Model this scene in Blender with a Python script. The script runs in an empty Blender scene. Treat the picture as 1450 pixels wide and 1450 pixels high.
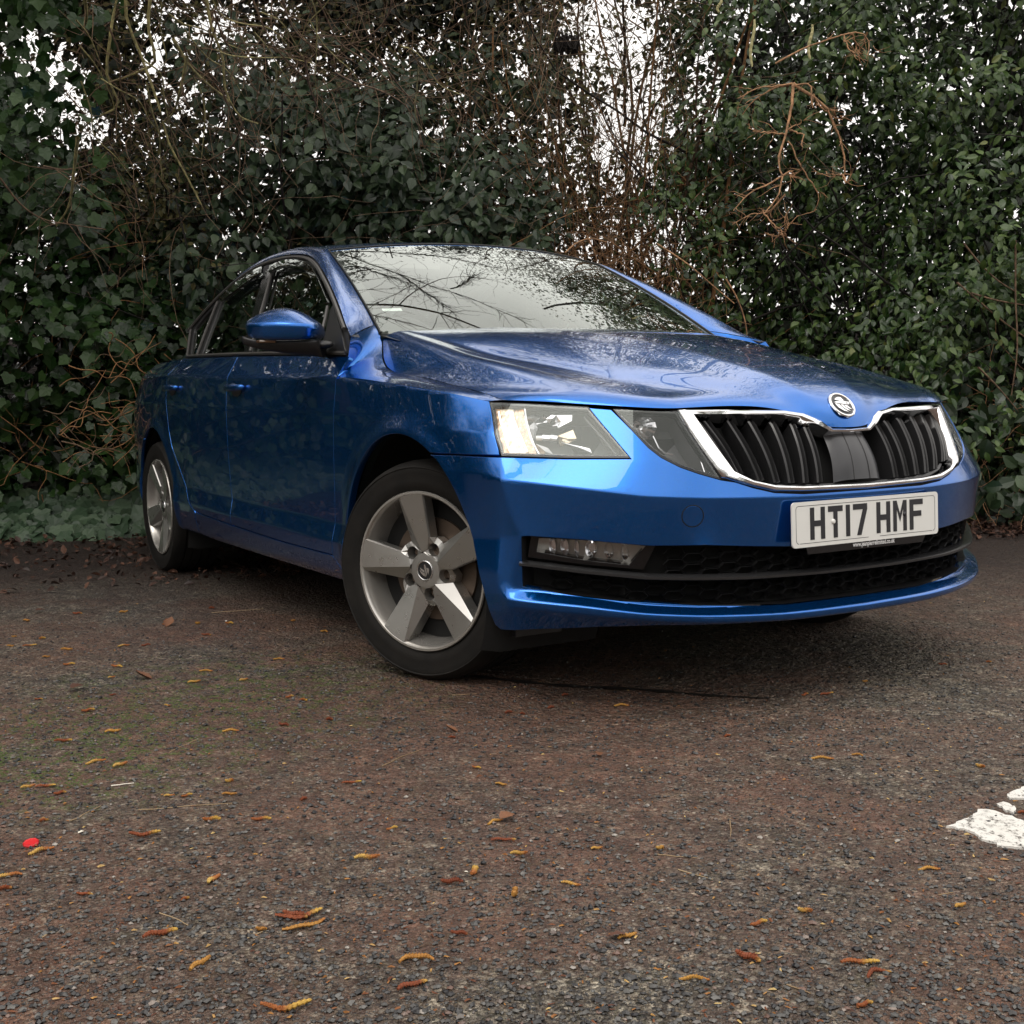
import bpy, bmesh, math, random
import numpy as np
from mathutils import Vector, Matrix
from mathutils.geometry import delaunay_2d_cdt

SC = bpy.context.scene
COL = SC.collection
R = math.radians
# ---------------------------------------------------------------- camera
cam_d = bpy.data.cameras.new("camera")
cam = bpy.data.objects.new("camera", cam_d)
COL.objects.link(cam)
CAM_P = np.array([2.9985, -2.3039, .7763])
_yaw, _pit, _rol = -3.677, -.0928, -.0183
CF = np.array([math.cos(_pit)*math.cos(_yaw), math.cos(_pit)*math.sin(_yaw), math.sin(_pit)])
_r0 = np.array([math.sin(_yaw), -math.cos(_yaw), 0.]); _u0 = np.cross(_r0, CF)
CR = _r0*math.cos(_rol)+_u0*math.sin(_rol); CU = _u0*math.cos(_rol)-_r0*math.sin(_rol)
cam.matrix_world = Matrix(((CR[0], CU[0], -CF[0], CAM_P[0]), (CR[1], CU[1], -CF[1], CAM_P[1]), (CR[2], CU[2], -CF[2], CAM_P[2]), (0, 0, 0, 1)))
cam_d.sensor_width = 36; cam_d.lens = 1684.3/1450*36
cam_d.clip_start = .05; cam_d.clip_end = 500
SC.camera = cam
# ---------------------------------------------------------------- overcast sky
SUN_EL, SUN_AZ = R(56), R(-62)
world = bpy.data.worlds.new("World"); SC.world = world; world.use_nodes = True
wn = world.node_tree.nodes; wl = world.node_tree.links; wn.clear()
sky = wn.new("ShaderNodeTexSky"); sky.sky_type = 'NISHITA'; sky.sun_disc = False
sky.sun_elevation = SUN_EL; sky.sun_rotation = R(90)-SUN_AZ; sky.dust_density = 3.; sky.air_density = 1.
tc = wn.new("ShaderNodeTexCoord"); sep = wn.new("ShaderNodeSeparateXYZ")
wl.new(tc.outputs['Generated'], sep.inputs[0])
ramp = wn.new("ShaderNodeMapRange"); ramp.inputs[1].default_value = 0.; ramp.inputs[2].default_value = 1.; ramp.inputs[3].default_value = 11.; ramp.inputs[4].default_value = 21.
wl.new(sep.outputs[2], ramp.inputs[0])
nz = wn.new("ShaderNodeTexNoise"); nz.inputs['Scale'].default_value = 2.2; nz.inputs['Detail'].default_value = 5.
wl.new(tc.outputs['Generated'], nz.inputs['Vector'])
nr = wn.new("ShaderNodeMapRange"); nr.inputs[1].default_value = .3; nr.inputs[2].default_value = .7; nr.inputs[3].default_value = .82; nr.inputs[4].default_value = 1.18
wl.new(nz.outputs['Fac'], nr.inputs[0])
mul = wn.new("ShaderNodeMath"); mul.operation = 'MULTIPLY'; wl.new(ramp.outputs[0], mul.inputs[0]); wl.new(nr.outputs[0], mul.inputs[1])
cc = wn.new("ShaderNodeVectorMath"); cc.operation = 'SCALE'; cc.inputs[0].default_value = (1., .955, .905); wl.new(mul.outputs[0], cc.inputs['Scale'])
mx = wn.new("ShaderNodeMixRGB"); mx.inputs[0].default_value = .90
wl.new(sky.outputs[0], mx.inputs[1]); wl.new(cc.outputs[0], mx.inputs[2])
bg = wn.new("ShaderNodeBackground"); bg.inputs['Strength'].default_value = .10
wl.new(mx.outputs[0], bg.inputs['Color'])
wo = wn.new("ShaderNodeOutputWorld"); wl.new(bg.outputs[0], wo.inputs['Surface'])
sun_d = bpy.data.lights.new("sun", 'SUN'); sun_d.energy = .6; sun_d.angle = R(25); sun_d.color = (1., .96, .9)
sun = bpy.data.objects.new("sun", sun_d); COL.objects.link(sun)
sun.rotation_euler = Vector((math.cos(SUN_EL)*math.cos(SUN_AZ), math.cos(SUN_EL)*math.sin(SUN_AZ), math.sin(SUN_EL))).to_track_quat('Z', 'Y').to_euler()
SC.view_settings.view_transform = 'Standard'; SC.view_settings.look = 'None'
SC.view_settings.gamma = 1.; SC.view_settings.exposure = .2; SC.view_settings.use_curve_mapping = False
SC.cycles.max_bounces = 8; SC.cycles.transparent_max_bounces = 12
SC.cycles.use_denoising = True
# ---------------------------------------------------------------- car body surfaces (x forward from the front axle, y left, z up; metres)
def spl(xs,ys,x):
    xs=np.asarray(xs,float); ys=np.asarray(ys,float); x=np.asarray(x,float)
    h=np.diff(xs); dl=np.diff(ys)/h; m=np.empty_like(ys); m[0]=dl[0]; m[-1]=dl[-1]
    m[1:-1]=(dl[:-1]*h[1:]+dl[1:]*h[:-1])/(h[:-1]+h[1:])
    i=np.clip(np.searchsorted(xs,x)-1,0,len(xs)-2); t=np.clip((x-xs[i])/h[i],-.5,1.5)
    return (2*t**3-3*t**2+1)*ys[i]+(t**3-2*t**2+t)*h[i]*m[i]+(-2*t**3+3*t**2)*ys[i+1]+(t**3-t**2)*h[i]*m[i+1]
PL=np.array([(.879,0),(.872,.2),(.843,.4),(.782,.55),(.69,.67),(.60,.755),(.50,.82),(.38,.862),(.2,.885),(0,.895),(-.5,.902),(-1.3,.907),(-2.2,.902),(-2.75,.885),(-3.2,.845),(-3.5,.77),(-3.67,.64),(-3.75,.4),(-3.78,0)])
_q=np.r_[0,np.cumsum(np.hypot(*np.diff(PL,axis=0).T))]
_u=np.linspace(0,_q[-1],4000); _px=spl(_q,PL[:,0],_u); _py=spl(_q,PL[:,1],_u)
_s=np.r_[0,np.cumsum(np.hypot(np.diff(_px),np.diff(_py)))]
_tx=np.gradient(_px,_s); _ty=np.gradient(_py,_s); _l=np.hypot(_tx,_ty); _tx/=_l; _ty/=_l; _tx[0]=0; _ty[0]=1
SL=_s[-1]
def s_of_x(x): return np.interp(-np.asarray(x,float),-_px,_s)
# knot table: station s ; 8 knots (z,d)
S1=s_of_x(.36); S2=s_of_x(.25); S3=s_of_x(0); S4=s_of_x(-.45); S5=s_of_x(-1.5); S6=s_of_x(-2.4); S7=s_of_x(-3.0); S8=s_of_x(-3.5); S9=SL
KS=np.array([0,.25,.48,.63,.78,.90,.957,.987,S1,S2,S3,S4,S5,S6,S7,S8,S9])
KZ=np.array([
[.205,.206,.21,.215,.22,.225,.225,.21,.21,.21,.21,.21,.21,.21,.22,.24,.25],
[.228,.230,.24,.25,.262,.27,.275,.255,.25,.25,.25,.25,.25,.25,.27,.30,.32],
[.245,.247,.257,.266,.281,.288,.292,.30,.30,.30,.30,.30,.305,.32,.34,.36,.38],
[.263,.265,.27,.279,.298,.31,.315,.35,.35,.35,.35,.35,.36,.37,.40,.42,.45],
[.405,.41,.425,.43,.442,.446,.447,.44,.43,.42,.41,.405,.42,.44,.47,.50,.52],
[.533,.533,.54,.548,.566,.580,.587,.60,.60,.60,.60,.60,.61,.62,.64,.66,.68],
[.60,.60,.61,.625,.635,.642,.648,.70,.70,.71,.74,.75,.77,.79,.80,.80,.80],
[.70,.715,.747,.757,.765,.77,.773,.775,.78,.804,.829,.860,.887,.919,.935,.94,.94],
[.84,.84,.84,.84,.84,.84,.84,.84,.85,.87,.90,.928,.972,.998,.995,.985,.98]])
KD=np.array([
[-.05,-.05,-.05,-.05,-.045,-.04,-.035,-.03,-.03,-.03,-.04,-.05,-.05,-.05,-.05,-.05,-.05],
[-.004,-.004,-.004,-.004,-.004,-.004,-.004,-.012,-.014,-.016,-.018,-.02,-.02,-.02,-.02,-.02,-.02],
[0,0,0,0,0,0,0,-.004,-.004,-.004,-.004,-.004,-.004,-.004,-.004,-.004,-.004],
[-.04,-.04,-.04,-.04,-.038,-.032,-.022,-.002,0,0,0,0,0,0,0,0,0],
[-.015,-.015,-.015,-.015,-.014,-.013,-.012,-.004,-.004,-.008,-.011,-.013,-.013,-.011,-.006,-.004,-.004],
[0,0,0,0,0,0,0,0,0,-.003,-.006,-.007,-.006,-.003,0,0,0],
[-.028,-.028,-.034,-.040,-.043,-.043,-.040,-.024,-.014,-.007,-.006,-.006,-.005,-.004,-.006,-.01,-.02],
[-.07,-.080,-.110,-.115,-.115,-.112,-.100,-.075,-.058,-.022,-.013,-.013,-.013,-.014,-.03,-.06,-.09],
[-.20,-.20,-.20,-.20,-.20,-.20,-.18,-.15,-.12,-.10,-.06,-.044,-.055,-.082,-.10,-.12,-.15]])
KS67=KS.copy(); KS67[6]=.975; KS67[7]=1.04
ARCH=((.01,.31,.385),(-2.68,.31,.375))
def Wd0(s,z):
    Z=np.array([np.interp(s,KS if n<5 else KS67,k) for n,k in enumerate(KZ)]); D=np.array([np.interp(s,KS if n<5 else KS67,k) for n,k in enumerate(KD)])
    i=np.clip((z[None]>=Z).sum(0)-1,0,len(KZ)-2)
    a=np.take_along_axis(Z,i[None],0)[0]; b=np.take_along_axis(Z,i[None]+1,0)[0]
    p=np.take_along_axis(D,i[None],0)[0]; q=np.take_along_axis(D,i[None]+1,0)[0]
    return p+(q-p)*(z-a)/(b-a)
# tabulate on a smoothed grid once (crease radius ~5 mm), then bilinear
_gs=np.arange(0,SL+.0051,.005); _gz=np.arange(.15,1.0001,.0015)
_G=Wd0(*[a.ravel() for a in np.meshgrid(_gs,_gz,indexing='ij')]).reshape(len(_gs),len(_gz))
def _sm(A,k,ax):
    n=len(k)//2; P=np.pad(A,[(n,n) if i==ax else (0,0) for i in range(2)],mode='edge' if ax==0 else 'reflect',**({} if ax==0 else {'reflect_type':'odd'}))
    return sum(w*np.take(P,range(i,i+A.shape[ax]),axis=ax) for i,w in enumerate(k))
_kz=np.exp(-.5*(np.arange(-7,8)/1.5)**2); _kz/=_kz.sum(); _G=_sm(_G,_kz,1)
_kf=np.exp(-.5*(np.arange(-12,13)/2.4)**2); _kf/=_kf.sum(); _G=_sm(_G,_kf,0)
def sc(z): return np.interp(z,[.29,.315,.447,.50,.648,.78],[.966,.968,.932,.952,.992,1.0])
def ss(a,b,x): t=np.clip((x-a)/(b-a),0,1); return t*t*(3-2*t)
def W(s,z):
    """body side wrap, right half (y<0): s arc length from the front centre, z height"""
    sg=np.sign(s)+(s==0); s=np.abs(np.asarray(s,float)); z=np.asarray(z,float)
    fi=np.clip(s/.005,0,len(_gs)-1.001); fj=np.clip((z-.15)/.0015,-30,len(_gz)-1.001)
    i=fi.astype(int); j=np.clip(np.floor(fj).astype(int),0,len(_gz)-2); u=fi-i; v=fj-j
    d=(_G[i,j]*(1-v)+_G[i,j+1]*v)*(1-u)+(_G[i+1,j]*(1-v)+_G[i+1,j+1]*v)*u
    e=np.sqrt((s-sc(z))**2+.005**2)
    d=d+.024*np.exp(-e/.10)*ss(.80,.62,z)
    x,y,tx,ty=(np.interp(s,_s,k) for k in (_px,_py,_tx,_ty))
    for cx,cz,R in ARCH:
        r=np.hypot(x-cx,z-cz); d=d+.010*np.exp(-(np.maximum(r-R,0)/.035)**2)*ss(.15,.3,z)*ss(1.0,1.35,s)
    return np.stack([x+ty*d,-sg*(y-tx*d),z+0*s],-1)   # s>0 = right side (y<0)

gz=np.array([.86,.90,.95,1.0,1.1,1.2,1.3,1.36,1.40]); gy=np.array([.893,.880,.860,.836,.784,.729,.672,.636,.61])
gx=np.array([.0,-.4,-.9,-1.4,-1.9,-2.3,-2.6,-3.0]); go=np.array([-.03,-.012,0,0,-.006,-.018,-.035,-.07])
def G(x,z): return np.stack([x,-(np.interp(z,gz,gy)+np.interp(-x,-gx,go)),z],-1)

PK=dict(
 lamp1=[(1.09,0.777),(0.945,0.77),(0.785,0.76),(0.722,0.701),(0.663,0.638),(0.831,0.64),(0.995,0.645),(1.038,0.711)],
 lamp2=[(0.714,0.754),(0.527,0.747),(0.477,0.663),(0.435,0.583),(0.488,0.598),(0.536,0.615),(0.585,0.639),(0.617,0.662),(0.662,0.705)],
 drl_in=[(0.984,0.764),(0.968,0.734),(0.947,0.703),(0.918,0.665),(0.898,0.643)],
 seam=[(1.288,0.644),(1.143,0.645),(0.999,0.645)],
 tow=[(0.511,0.497)],
 optop=[(0.915,0.449),(0.779,0.441),(0.627,0.427),(0.477,0.425),(0.247,0.409)],
 opbot=[(0.938,0.322),(0.836,0.306),(0.687,0.29),(0.486,0.276),(0.244,0.264),(-0.025,0.263)],
 lipb=[(1.011,0.206),(0.737,0.226),(0.591,0.24),(0.369,0.235),(0.228,0.224),(0.001,0.223)],
 bar=[(0.926,0.381),(0.783,0.364),(0.623,0.35),(0.356,0.34),(0.124,0.335)],
 fog=[(0.892,0.44),(0.757,0.435),(0.626,0.423),(0.669,0.375),(0.781,0.386),(0.9,0.405)],
 hexs=[(0.57,0.422),(0.623,0.36)],
 chout=[(0.525,0.745),(0.439,0.742),(0.304,0.739),(0.192,0.736),(0.129,0.728),(0.099,0.715),(0.06,0.692),(-0.008,0.689)],
 chbot=[(0.083,0.541),(0.209,0.542),(0.296,0.549),(0.354,0.563),(0.399,0.578),(0.423,0.581)],
 chin=[(0.472,0.732),(0.2,0.727),(0.144,0.72),(0.118,0.707),(0.071,0.683),(0.0,0.679)],
 chinb=[(0.079,0.552),(0.206,0.553),(0.29,0.56),(0.351,0.574),(0.383,0.589),(0.396,0.594)],
 slattop=[(0.437,0.725),(0.367,0.725),(0.301,0.723),(0.235,0.721),(0.173,0.715),(0.13,0.703),(0.092,0.684)],
 slatbot=[(0.373,0.597),(0.317,0.579),(0.271,0.572),(0.227,0.569),(0.183,0.567),(0.137,0.566),(0.094,0.567)],
 arch=[(1.795,0.542),(1.742,0.597),(1.662,0.646),(1.578,0.68),(1.505,0.695),(1.445,0.697),(1.367,0.687),(1.283,0.655),(1.219,0.597),(1.168,0.525),(1.102,0.406),(1.053,0.303),(1.035,0.219)],
 fcrease=[(1.873,0.858),(1.729,0.851),(1.473,0.829),(1.229,0.804),(1.118,0.782)],
 dgF=[(1.865,0.918),(1.899,0.853),(1.914,0.704),(1.922,0.586),(1.931,0.487)],
 dgB=[(2.945,0.969),(2.97,0.851),(2.965,0.446),(2.956,0.387)],
 dgR=[(3.885,0.894),(3.847,0.66),(3.723,0.53),(3.556,0.383),(3.454,0.339)],
 sill=[(3.454,0.339),(3.43,0.329),(1.927,0.3)],
 sillb=[(3.267,0.236),(2.048,0.227)],
 h1=[(2.845,0.846)],
 h2=[(3.749,0.863)],
 fuel=[(1.704,0.704)],
)
GK=dict(
 dlo=[(-0.39,0.925),(-0.393,0.938),(-0.511,1.021),(-0.7,1.121),(-0.893,1.212),(-1.082,1.287),(-1.173,1.314),(-1.265,1.333),(-1.395,1.35),(-1.643,1.365),(-1.877,1.358),(-2.094,1.322),(-2.287,1.262),(-2.447,1.195),(-2.555,1.14),(-2.449,1.07),(-2.328,0.996),(-1.488,0.97),(-0.875,0.947)],
 gf=[(-0.611,0.941),(-0.708,1.072),(-0.72,1.106),(-0.929,1.206),(-1.062,1.259),(-1.166,1.29),(-1.299,1.316),(-1.468,1.331),(-1.613,1.326),(-1.49,1.17),(-1.365,0.977),(-0.983,0.957)],
 gr=[(-1.448,0.975),(-1.542,1.091),(-1.68,1.256),(-1.736,1.334),(-1.811,1.33),(-2.018,1.297),(-2.197,1.245),(-2.139,1.124),(-2.086,1.0)],
 gq=[(-2.177,1.001),(-2.232,1.13),(-2.277,1.233),(-2.39,1.188),(-2.471,1.129),(-2.377,1.066),(-2.275,1.003)],
 sail=[(-0.393,0.931),(-0.525,1.004),(-0.696,1.103),(-0.703,1.084),(-0.656,1.011),(-0.646,0.983),(-0.611,0.941)],
 defl=[(-0.72,1.106),(-0.929,1.206),(-1.062,1.259),(-1.166,1.29),(-1.299,1.316),(-1.468,1.331),(-1.613,1.326),(-1.584,1.295),(-1.461,1.302),(-1.305,1.29),(-1.17,1.267),(-1.061,1.234),(-0.945,1.188),(-0.756,1.104)],
 defr=[(-1.736,1.334),(-1.811,1.33),(-2.018,1.297),(-2.197,1.245),(-2.108,1.222),(-1.928,1.258),(-1.756,1.292),(-1.714,1.299)],
)

# ---------------------------------------------------------------- helpers
def link(o, parent=None):
    COL.objects.link(o)
    if parent is not None: o.parent = parent
    return o
def tag(o, label=None, cat=None, group=None, kind=None):
    if label: o['label'] = label
    if cat: o['category'] = cat
    if group: o['group'] = group
    if kind: o['kind'] = kind
    return o
def empty(name, loc=(0, 0, 0), parent=None):
    o = bpy.data.objects.new(name, None); o.location = loc; o.empty_display_size = .1
    return link(o, parent)
def raw_mesh(name, V, F, mats=None, N=None, smooth=True, sharp=None, mi=None):
    me = bpy.data.meshes.new(name)
    V = np.asarray(V, float).reshape(-1, 3)
    if isinstance(F, np.ndarray):
        n, k = F.shape
        me.vertices.add(len(V)); me.vertices.foreach_set('co', V.ravel())
        me.loops.add(n*k); me.loops.foreach_set('vertex_index', F.ravel().astype(np.int32))
        me.polygons.add(n); me.polygons.foreach_set('loop_start', np.arange(0, n*k, k, dtype=np.int32))
    else:
        me.from_pydata([tuple(v) for v in V], [], [tuple(int(i) for i in f) for f in F])
    me.polygons.foreach_set('use_smooth', np.full(len(me.polygons), bool(smooth)))
    for m in (mats or []): me.materials.append(m)
    if mi is not None: me.polygons.foreach_set('material_index', np.asarray(mi, np.int32))
    me.update(calc_edges=True)
    if N is not None: me.normals_split_custom_set_from_vertices([tuple(n) for n in N])
    elif smooth and sharp is not None: me.set_sharp_from_angle(angle=R(sharp))
    return me
def mobj(name, V, F, m, parent=None, **k):
    return link(bpy.data.objects.new(name, raw_mesh(name, V, F, m if isinstance(m, (list, tuple)) else [m], **k)), parent)
class Geo:
    """collects pieces for one mesh"""
    def __init__(s): s.V = []; s.F = []; s.N = []; s.n = 0; s.hasN = True; s.M = []
    def add(s, V, F, N=None, m=0):
        V = np.asarray(V, float).reshape(-1, 3); s.V.append(V)
        s.F += [tuple(int(i)+s.n for i in f) for f in F]; s.M += [m]*len(F)
        if N is None: s.hasN = False
        else: s.N.append(np.asarray(N, float))
        s.n += len(V); return s
    def get(s):
        return np.concatenate(s.V), s.F, (np.concatenate(s.N) if s.hasN else None)
    def box(s, c, d, rot=None, m=0):
        q = np.array([(x, y, z) for x in (-.5, .5) for y in (-.5, .5) for z in (-.5, .5)])*np.array(d)
        if rot is not None: q = q@np.asarray(rot).T
        return s.add(q+np.array(c), [(0, 1, 3, 2), (4, 6, 7, 5), (0, 4, 5, 1), (2, 3, 7, 6), (0, 2, 6, 4), (1, 5, 7, 3)], m=m)
    def tube(s, P, r, k=8, cap=True, m=0):
        P = np.asarray(P, float); n = len(P); r = np.broadcast_to(np.asarray(r, float), (n,))
        T = np.gradient(P, axis=0); T /= np.linalg.norm(T, axis=1)[:, None]+1e-12
        a = np.array([0, 0, 1.]) if abs(T[0][2]) < .9 else np.array([1., 0, 0]); V = []
        for i in range(n):
            u = np.cross(T[i], a); u /= np.linalg.norm(u)+1e-12; a = np.cross(u, T[i])
            t = np.linspace(0, 2*np.pi, k, endpoint=False)
            V.append(P[i]+r[i]*(np.cos(t)[:, None]*u+np.sin(t)[:, None]*a))
        F = [(i*k+j, i*k+(j+1) % k, (i+1)*k+(j+1) % k, (i+1)*k+j) for i in range(n-1) for j in range(k)]
        if cap: F += [tuple(range(k))[::-1], tuple((n-1)*k+j for j in range(k))]
        return s.add(np.concatenate(V), F, m=m)
    def lathe(s, prof, k=48, m=0, a0=0., a1=2*np.pi, axis='y', c=(0, 0, 0)):
        """profile (radius, height along the axis)"""
        full = abs(a1-a0-2*np.pi) < 1e-6; t = np.linspace(a0, a1, k, endpoint=not full); V = []
        for r, h in prof:
            x, z = r*np.cos(t), r*np.sin(t); y = np.full(k, h)
            V.append(np.stack([x, y, z] if axis == 'y' else ([x, z, y] if axis == 'z' else [y, x, z]), -1))
        n = len(prof); F = [(i*k+j, i*k+(j+1) % k, (i+1)*k+(j+1) % k, (i+1)*k+j) for i in range(n-1) for j in range(k if full else k-1)]
        return s.add(np.concatenate(V)+np.array(c), F, m=m)
    def obj(s, name, m, parent=None, smooth=True, sharp=35):
        V, F, N = s.get()
        mats = list(m) if isinstance(m, (list, tuple)) else [m]
        return mobj(name, V, F, mats, parent, smooth=smooth, sharp=None if N is not None else sharp, N=N, mi=s.M if len(mats) > 1 else None)
def mirror(o, parent=None, name=None):
    """the same part on the other side of the car (mesh mirrored in y)"""
    me = o.data; n = len(me.vertices); V = np.empty(n*3); me.vertices.foreach_get('co', V); V = V.reshape(-1, 3)*np.array([1, -1, 1])
    F = [tuple(reversed(p.vertices)) for p in me.polygons]
    N = None
    if me.has_custom_normals:
        N = np.zeros((n, 3)); cn = np.empty(len(me.loops)*3); me.corner_normals.foreach_get('vector', cn); cn = cn.reshape(-1, 3)
        vi = np.empty(len(me.loops), int); me.loops.foreach_get('vertex_index', vi); N[vi] = cn*np.array([1, -1, 1])
    r = mobj(name or o.name.split('.')[0], V, F, list(me.materials), parent if parent is not None else o.parent, N=N, sharp=None if N is not None else 35, mi=[p.material_index for p in me.polygons])
    for c in o.children:
        if c.type == 'MESH' and c.get('nomirror') is None: mirror(c, r)
    return r
def resample(L, h, closed=True):
    L = np.asarray(L, float); Q = np.vstack([L, L[:1]]) if closed else L; out = []
    for a, b in zip(Q[:-1], Q[1:]):
        n = max(1, int(math.ceil(np.linalg.norm(b-a)/h)))
        out += [a+(b-a)*i/n for i in range(n)]
    if not closed: out.append(Q[-1])
    return np.array(out)
def smooth_line(L, n=8):
    L = np.asarray(L, float); t = np.r_[0, np.cumsum(np.linalg.norm(np.diff(L, axis=0), axis=1))]
    u = np.unique(np.r_[t, np.linspace(0, t[-1], n*(len(L)-1)+1)])
    return np.stack([spl(t, L[:, k], u) for k in range(L.shape[1])], -1)
def inpoly(P, L):
    x, y = P[:, 0], P[:, 1]; c = np.zeros(len(P), bool); A = L; B = np.roll(L, -1, 0)
    for (x0, y0), (x1, y1) in zip(A, B):
        if y0 == y1: continue
        c ^= ((y0 > y) != (y1 > y)) & (x < (x1-x0)*(y-y0)/(y1-y0)+x0)
    return c
def segdist(P, L):
    d = np.full(len(P), 1e9); B = np.roll(L, -1, 0)
    for a, b in zip(L, B):
        ab = b-a; t = np.clip(((P-a)@ab)/(ab@ab+1e-15), 0, 1); d = np.minimum(d, np.hypot(*(P-a-t[:, None]*ab).T))
    return d
def area2(L): return .5*np.sum(L[:, 0]*np.roll(L[:, 1], -1)-np.roll(L[:, 0], -1)*L[:, 1])
def offset(L, d):
    """shrink a closed loop by d"""
    L = np.asarray(L, float); s = np.sign(area2(L)); e = np.roll(L, -1, 0)-L; e /= np.linalg.norm(e, axis=1)[:, None]+1e-12
    n = np.stack([-e[:, 1], e[:, 0]], -1)*s; m = n+np.roll(n, 1, 0); q = (m*m).sum(1); m = m*2/np.maximum(q, .8)[:, None]
    return L+m*d
def fnorm(fn, A, hint, e=.0018):
    du = fn(A[:, 0]+e, A[:, 1])-fn(A[:, 0]-e, A[:, 1]); dv = fn(A[:, 0], A[:, 1]+e)-fn(A[:, 0], A[:, 1]-e)
    N = np.cross(du, dv); N /= np.linalg.norm(N, axis=1)[:, None]+1e-15
    P = fn(A[:, 0], A[:, 1]); O = P-np.stack([np.clip(P[:, 0], -2.8, .1), 0*P[:, 0], 0*P[:, 0]+.5], -1)
    return N*np.where((N*O).sum(1) < 0, -1., 1.)[:, None]        # always away from the car
def panel(fn, loop, holes=(), h=(.03, .014), hint=1, flange=.014, bev=.0018, inset=.0018, lift=0., lines=(), plain=None):
    """skin trimmed out of the surface fn(a,b): rounded edge and a return flange, analytic normals"""
    H = max(h); loop = resample(loop, min(h)*1.3); loop = offset(loop, inset) if inset else loop
    hs = [resample(q, min(h)*1.3) for q in holes]; hs = [offset(q, -inset) if inset else q for q in hs]
    lo, hi = loop.min(0), loop.max(0)
    ga, gb = np.meshgrid(np.arange(lo[0]+h[0]*.5, hi[0], h[0]), np.arange(lo[1]+h[1]*.5, hi[1], h[1]), indexing='ij')
    g = np.stack([ga.ravel(), gb.ravel()], -1); ok = inpoly(g, loop)
    for q in hs: ok &= ~inpoly(g, q)
    g = g[ok]
    g0 = g; kept = []
    for q in lines:
        q = np.asarray(q, float); k = inpoly(q, loop)
        for z_ in hs: k &= ~inpoly(q, z_)
        q = q[k]
        if len(q) and len(g0):
            g0 = g0[np.min(np.abs(g0[:, None, 0]-q[None, :, 0])/h[0]+np.abs(g0[:, None, 1]-q[None, :, 1])/h[1], 1) > .45]
        kept.append(q)
    if kept: g = np.vstack([g0]+kept)
    if len(g):
        sc2 = np.array([1., h[0]/h[1]]); ok = segdist(g*sc2, loop*sc2) > .2*h[0]
        for q in hs: ok &= segdist(g*sc2, q*sc2) > .2*h[0]
        g = g[ok]
    P = [loop]+hs; E = []; o = 0
    for q in P: E += [(o+i, o+(i+1) % len(q)) for i in range(len(q))]; o += len(q)
    A = np.vstack(P+[g]) if len(g) else np.vstack(P)
    if len(g):
        key = {(round(float(a), 7), round(float(b), 7)): o+i for i, (a, b) in enumerate(g)}
        for q in lines:
            ids = [key.get((round(float(a), 7), round(float(b), 7))) for a, b in q]; E += [(a, b) for a, b in zip(ids[:-1], ids[1:]) if a is not None and b is not None and a != b]
    r = delaunay_2d_cdt([Vector(p) for p in A], E, [], 0, 1e-6)
    A = np.array([tuple(v) for v in r[0]]); T = np.array([f for f in r[2] if len(f) == 3])
    cen = A[T].mean(1); ok = inpoly(cen, loop)
    for q in hs: ok &= ~inpoly(cen, q)
    T = T[ok]
    X = fn(A[:, 0], A[:, 1]); N = fnorm(fn, A, hint)
    X = X+N*lift
    fn_ = np.cross(X[T[:, 1]]-X[T[:, 0]], X[T[:, 2]]-X[T[:, 0]]); bad = (fn_*N[T[:, 0]]).sum(1) < 0; T[bad] = T[bad][:, ::-1]
    V = [X]; NN = [N]; F = [tuple(t) for t in T]
    ed = {}
    for t in T:
        for i in range(3): ed[(t[i], t[(i+1) % 3])] = 1
    B = [e for e in ed if (e[1], e[0]) not in ed]
    if plain is not None: pm = plain(A); B = [e for e in B if not (pm[e[0]] and pm[e[1]])]
    if flange and B:
        bo = np.zeros_like(X); used = sorted({i for e in B for i in e})
        for a, b in B:
            d = np.cross(X[b]-X[a], N[a]+N[b]); d /= np.linalg.norm(d)+1e-15; bo[a] += d; bo[b] += d
        ix = {v: k for k, v in enumerate(used)}; U = np.array(used); D = bo[U]; D /= np.linalg.norm(D, axis=1)[:, None]+1e-15
        p1 = X[U]+D*bev-N[U]*bev; p2 = p1-N[U]*flange; n = len(X); m = len(U)
        V += [p1, p2]; NN += [D*.92+N[U]*.4, D]
        for a, b in B:
            i, j = ix[a], ix[b]
            F += [(b, a, n+i, n+j), (n+j, n+i, n+m+i, n+m+j)]
    V = np.vstack(V); NN = np.vstack(NN); NN /= np.linalg.norm(NN, axis=1)[:, None]+1e-15
    return V, F, NN
def pobj(name, m, parent, *a, **k):
    V, F, N = panel(*a, **k); return mobj(name, V, F, m, parent, N=N)
def off(fn, d, hint=1):
    return lambda a, b: fn(a, b)+fnorm(fn, np.stack([np.asarray(a, float), np.asarray(b, float)], -1), hint)*d
def grid_faces(n, m, flip=False):
    i, j = np.meshgrid(np.arange(n-1), np.arange(m-1), indexing='ij'); a = (i*m+j).ravel()
    F = np.stack([a, a+m, a+m+1, a+1], -1); return F[:, ::-1] if flip else F
def curve3(L, n):
    L = np.asarray(L, float); t = np.r_[0, np.cumsum(np.linalg.norm(np.diff(L, axis=0), axis=1))]; u = np.linspace(0, t[-1], n)
    return np.stack([spl(t, L[:, k], u) for k in range(3)], -1)
def pair_curves(A, B, n):
    """two polylines with matching points, resampled with one parameter"""
    A = np.asarray(A, float); B = np.asarray(B, float); t = np.r_[0, np.cumsum(np.linalg.norm(np.diff((A+B)/2, axis=0), axis=1))]; u = np.linspace(0, t[-1], n)
    return [np.stack([spl(t, L[:, k], u) for k in range(3)], -1) for L in (A, B)]
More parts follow.
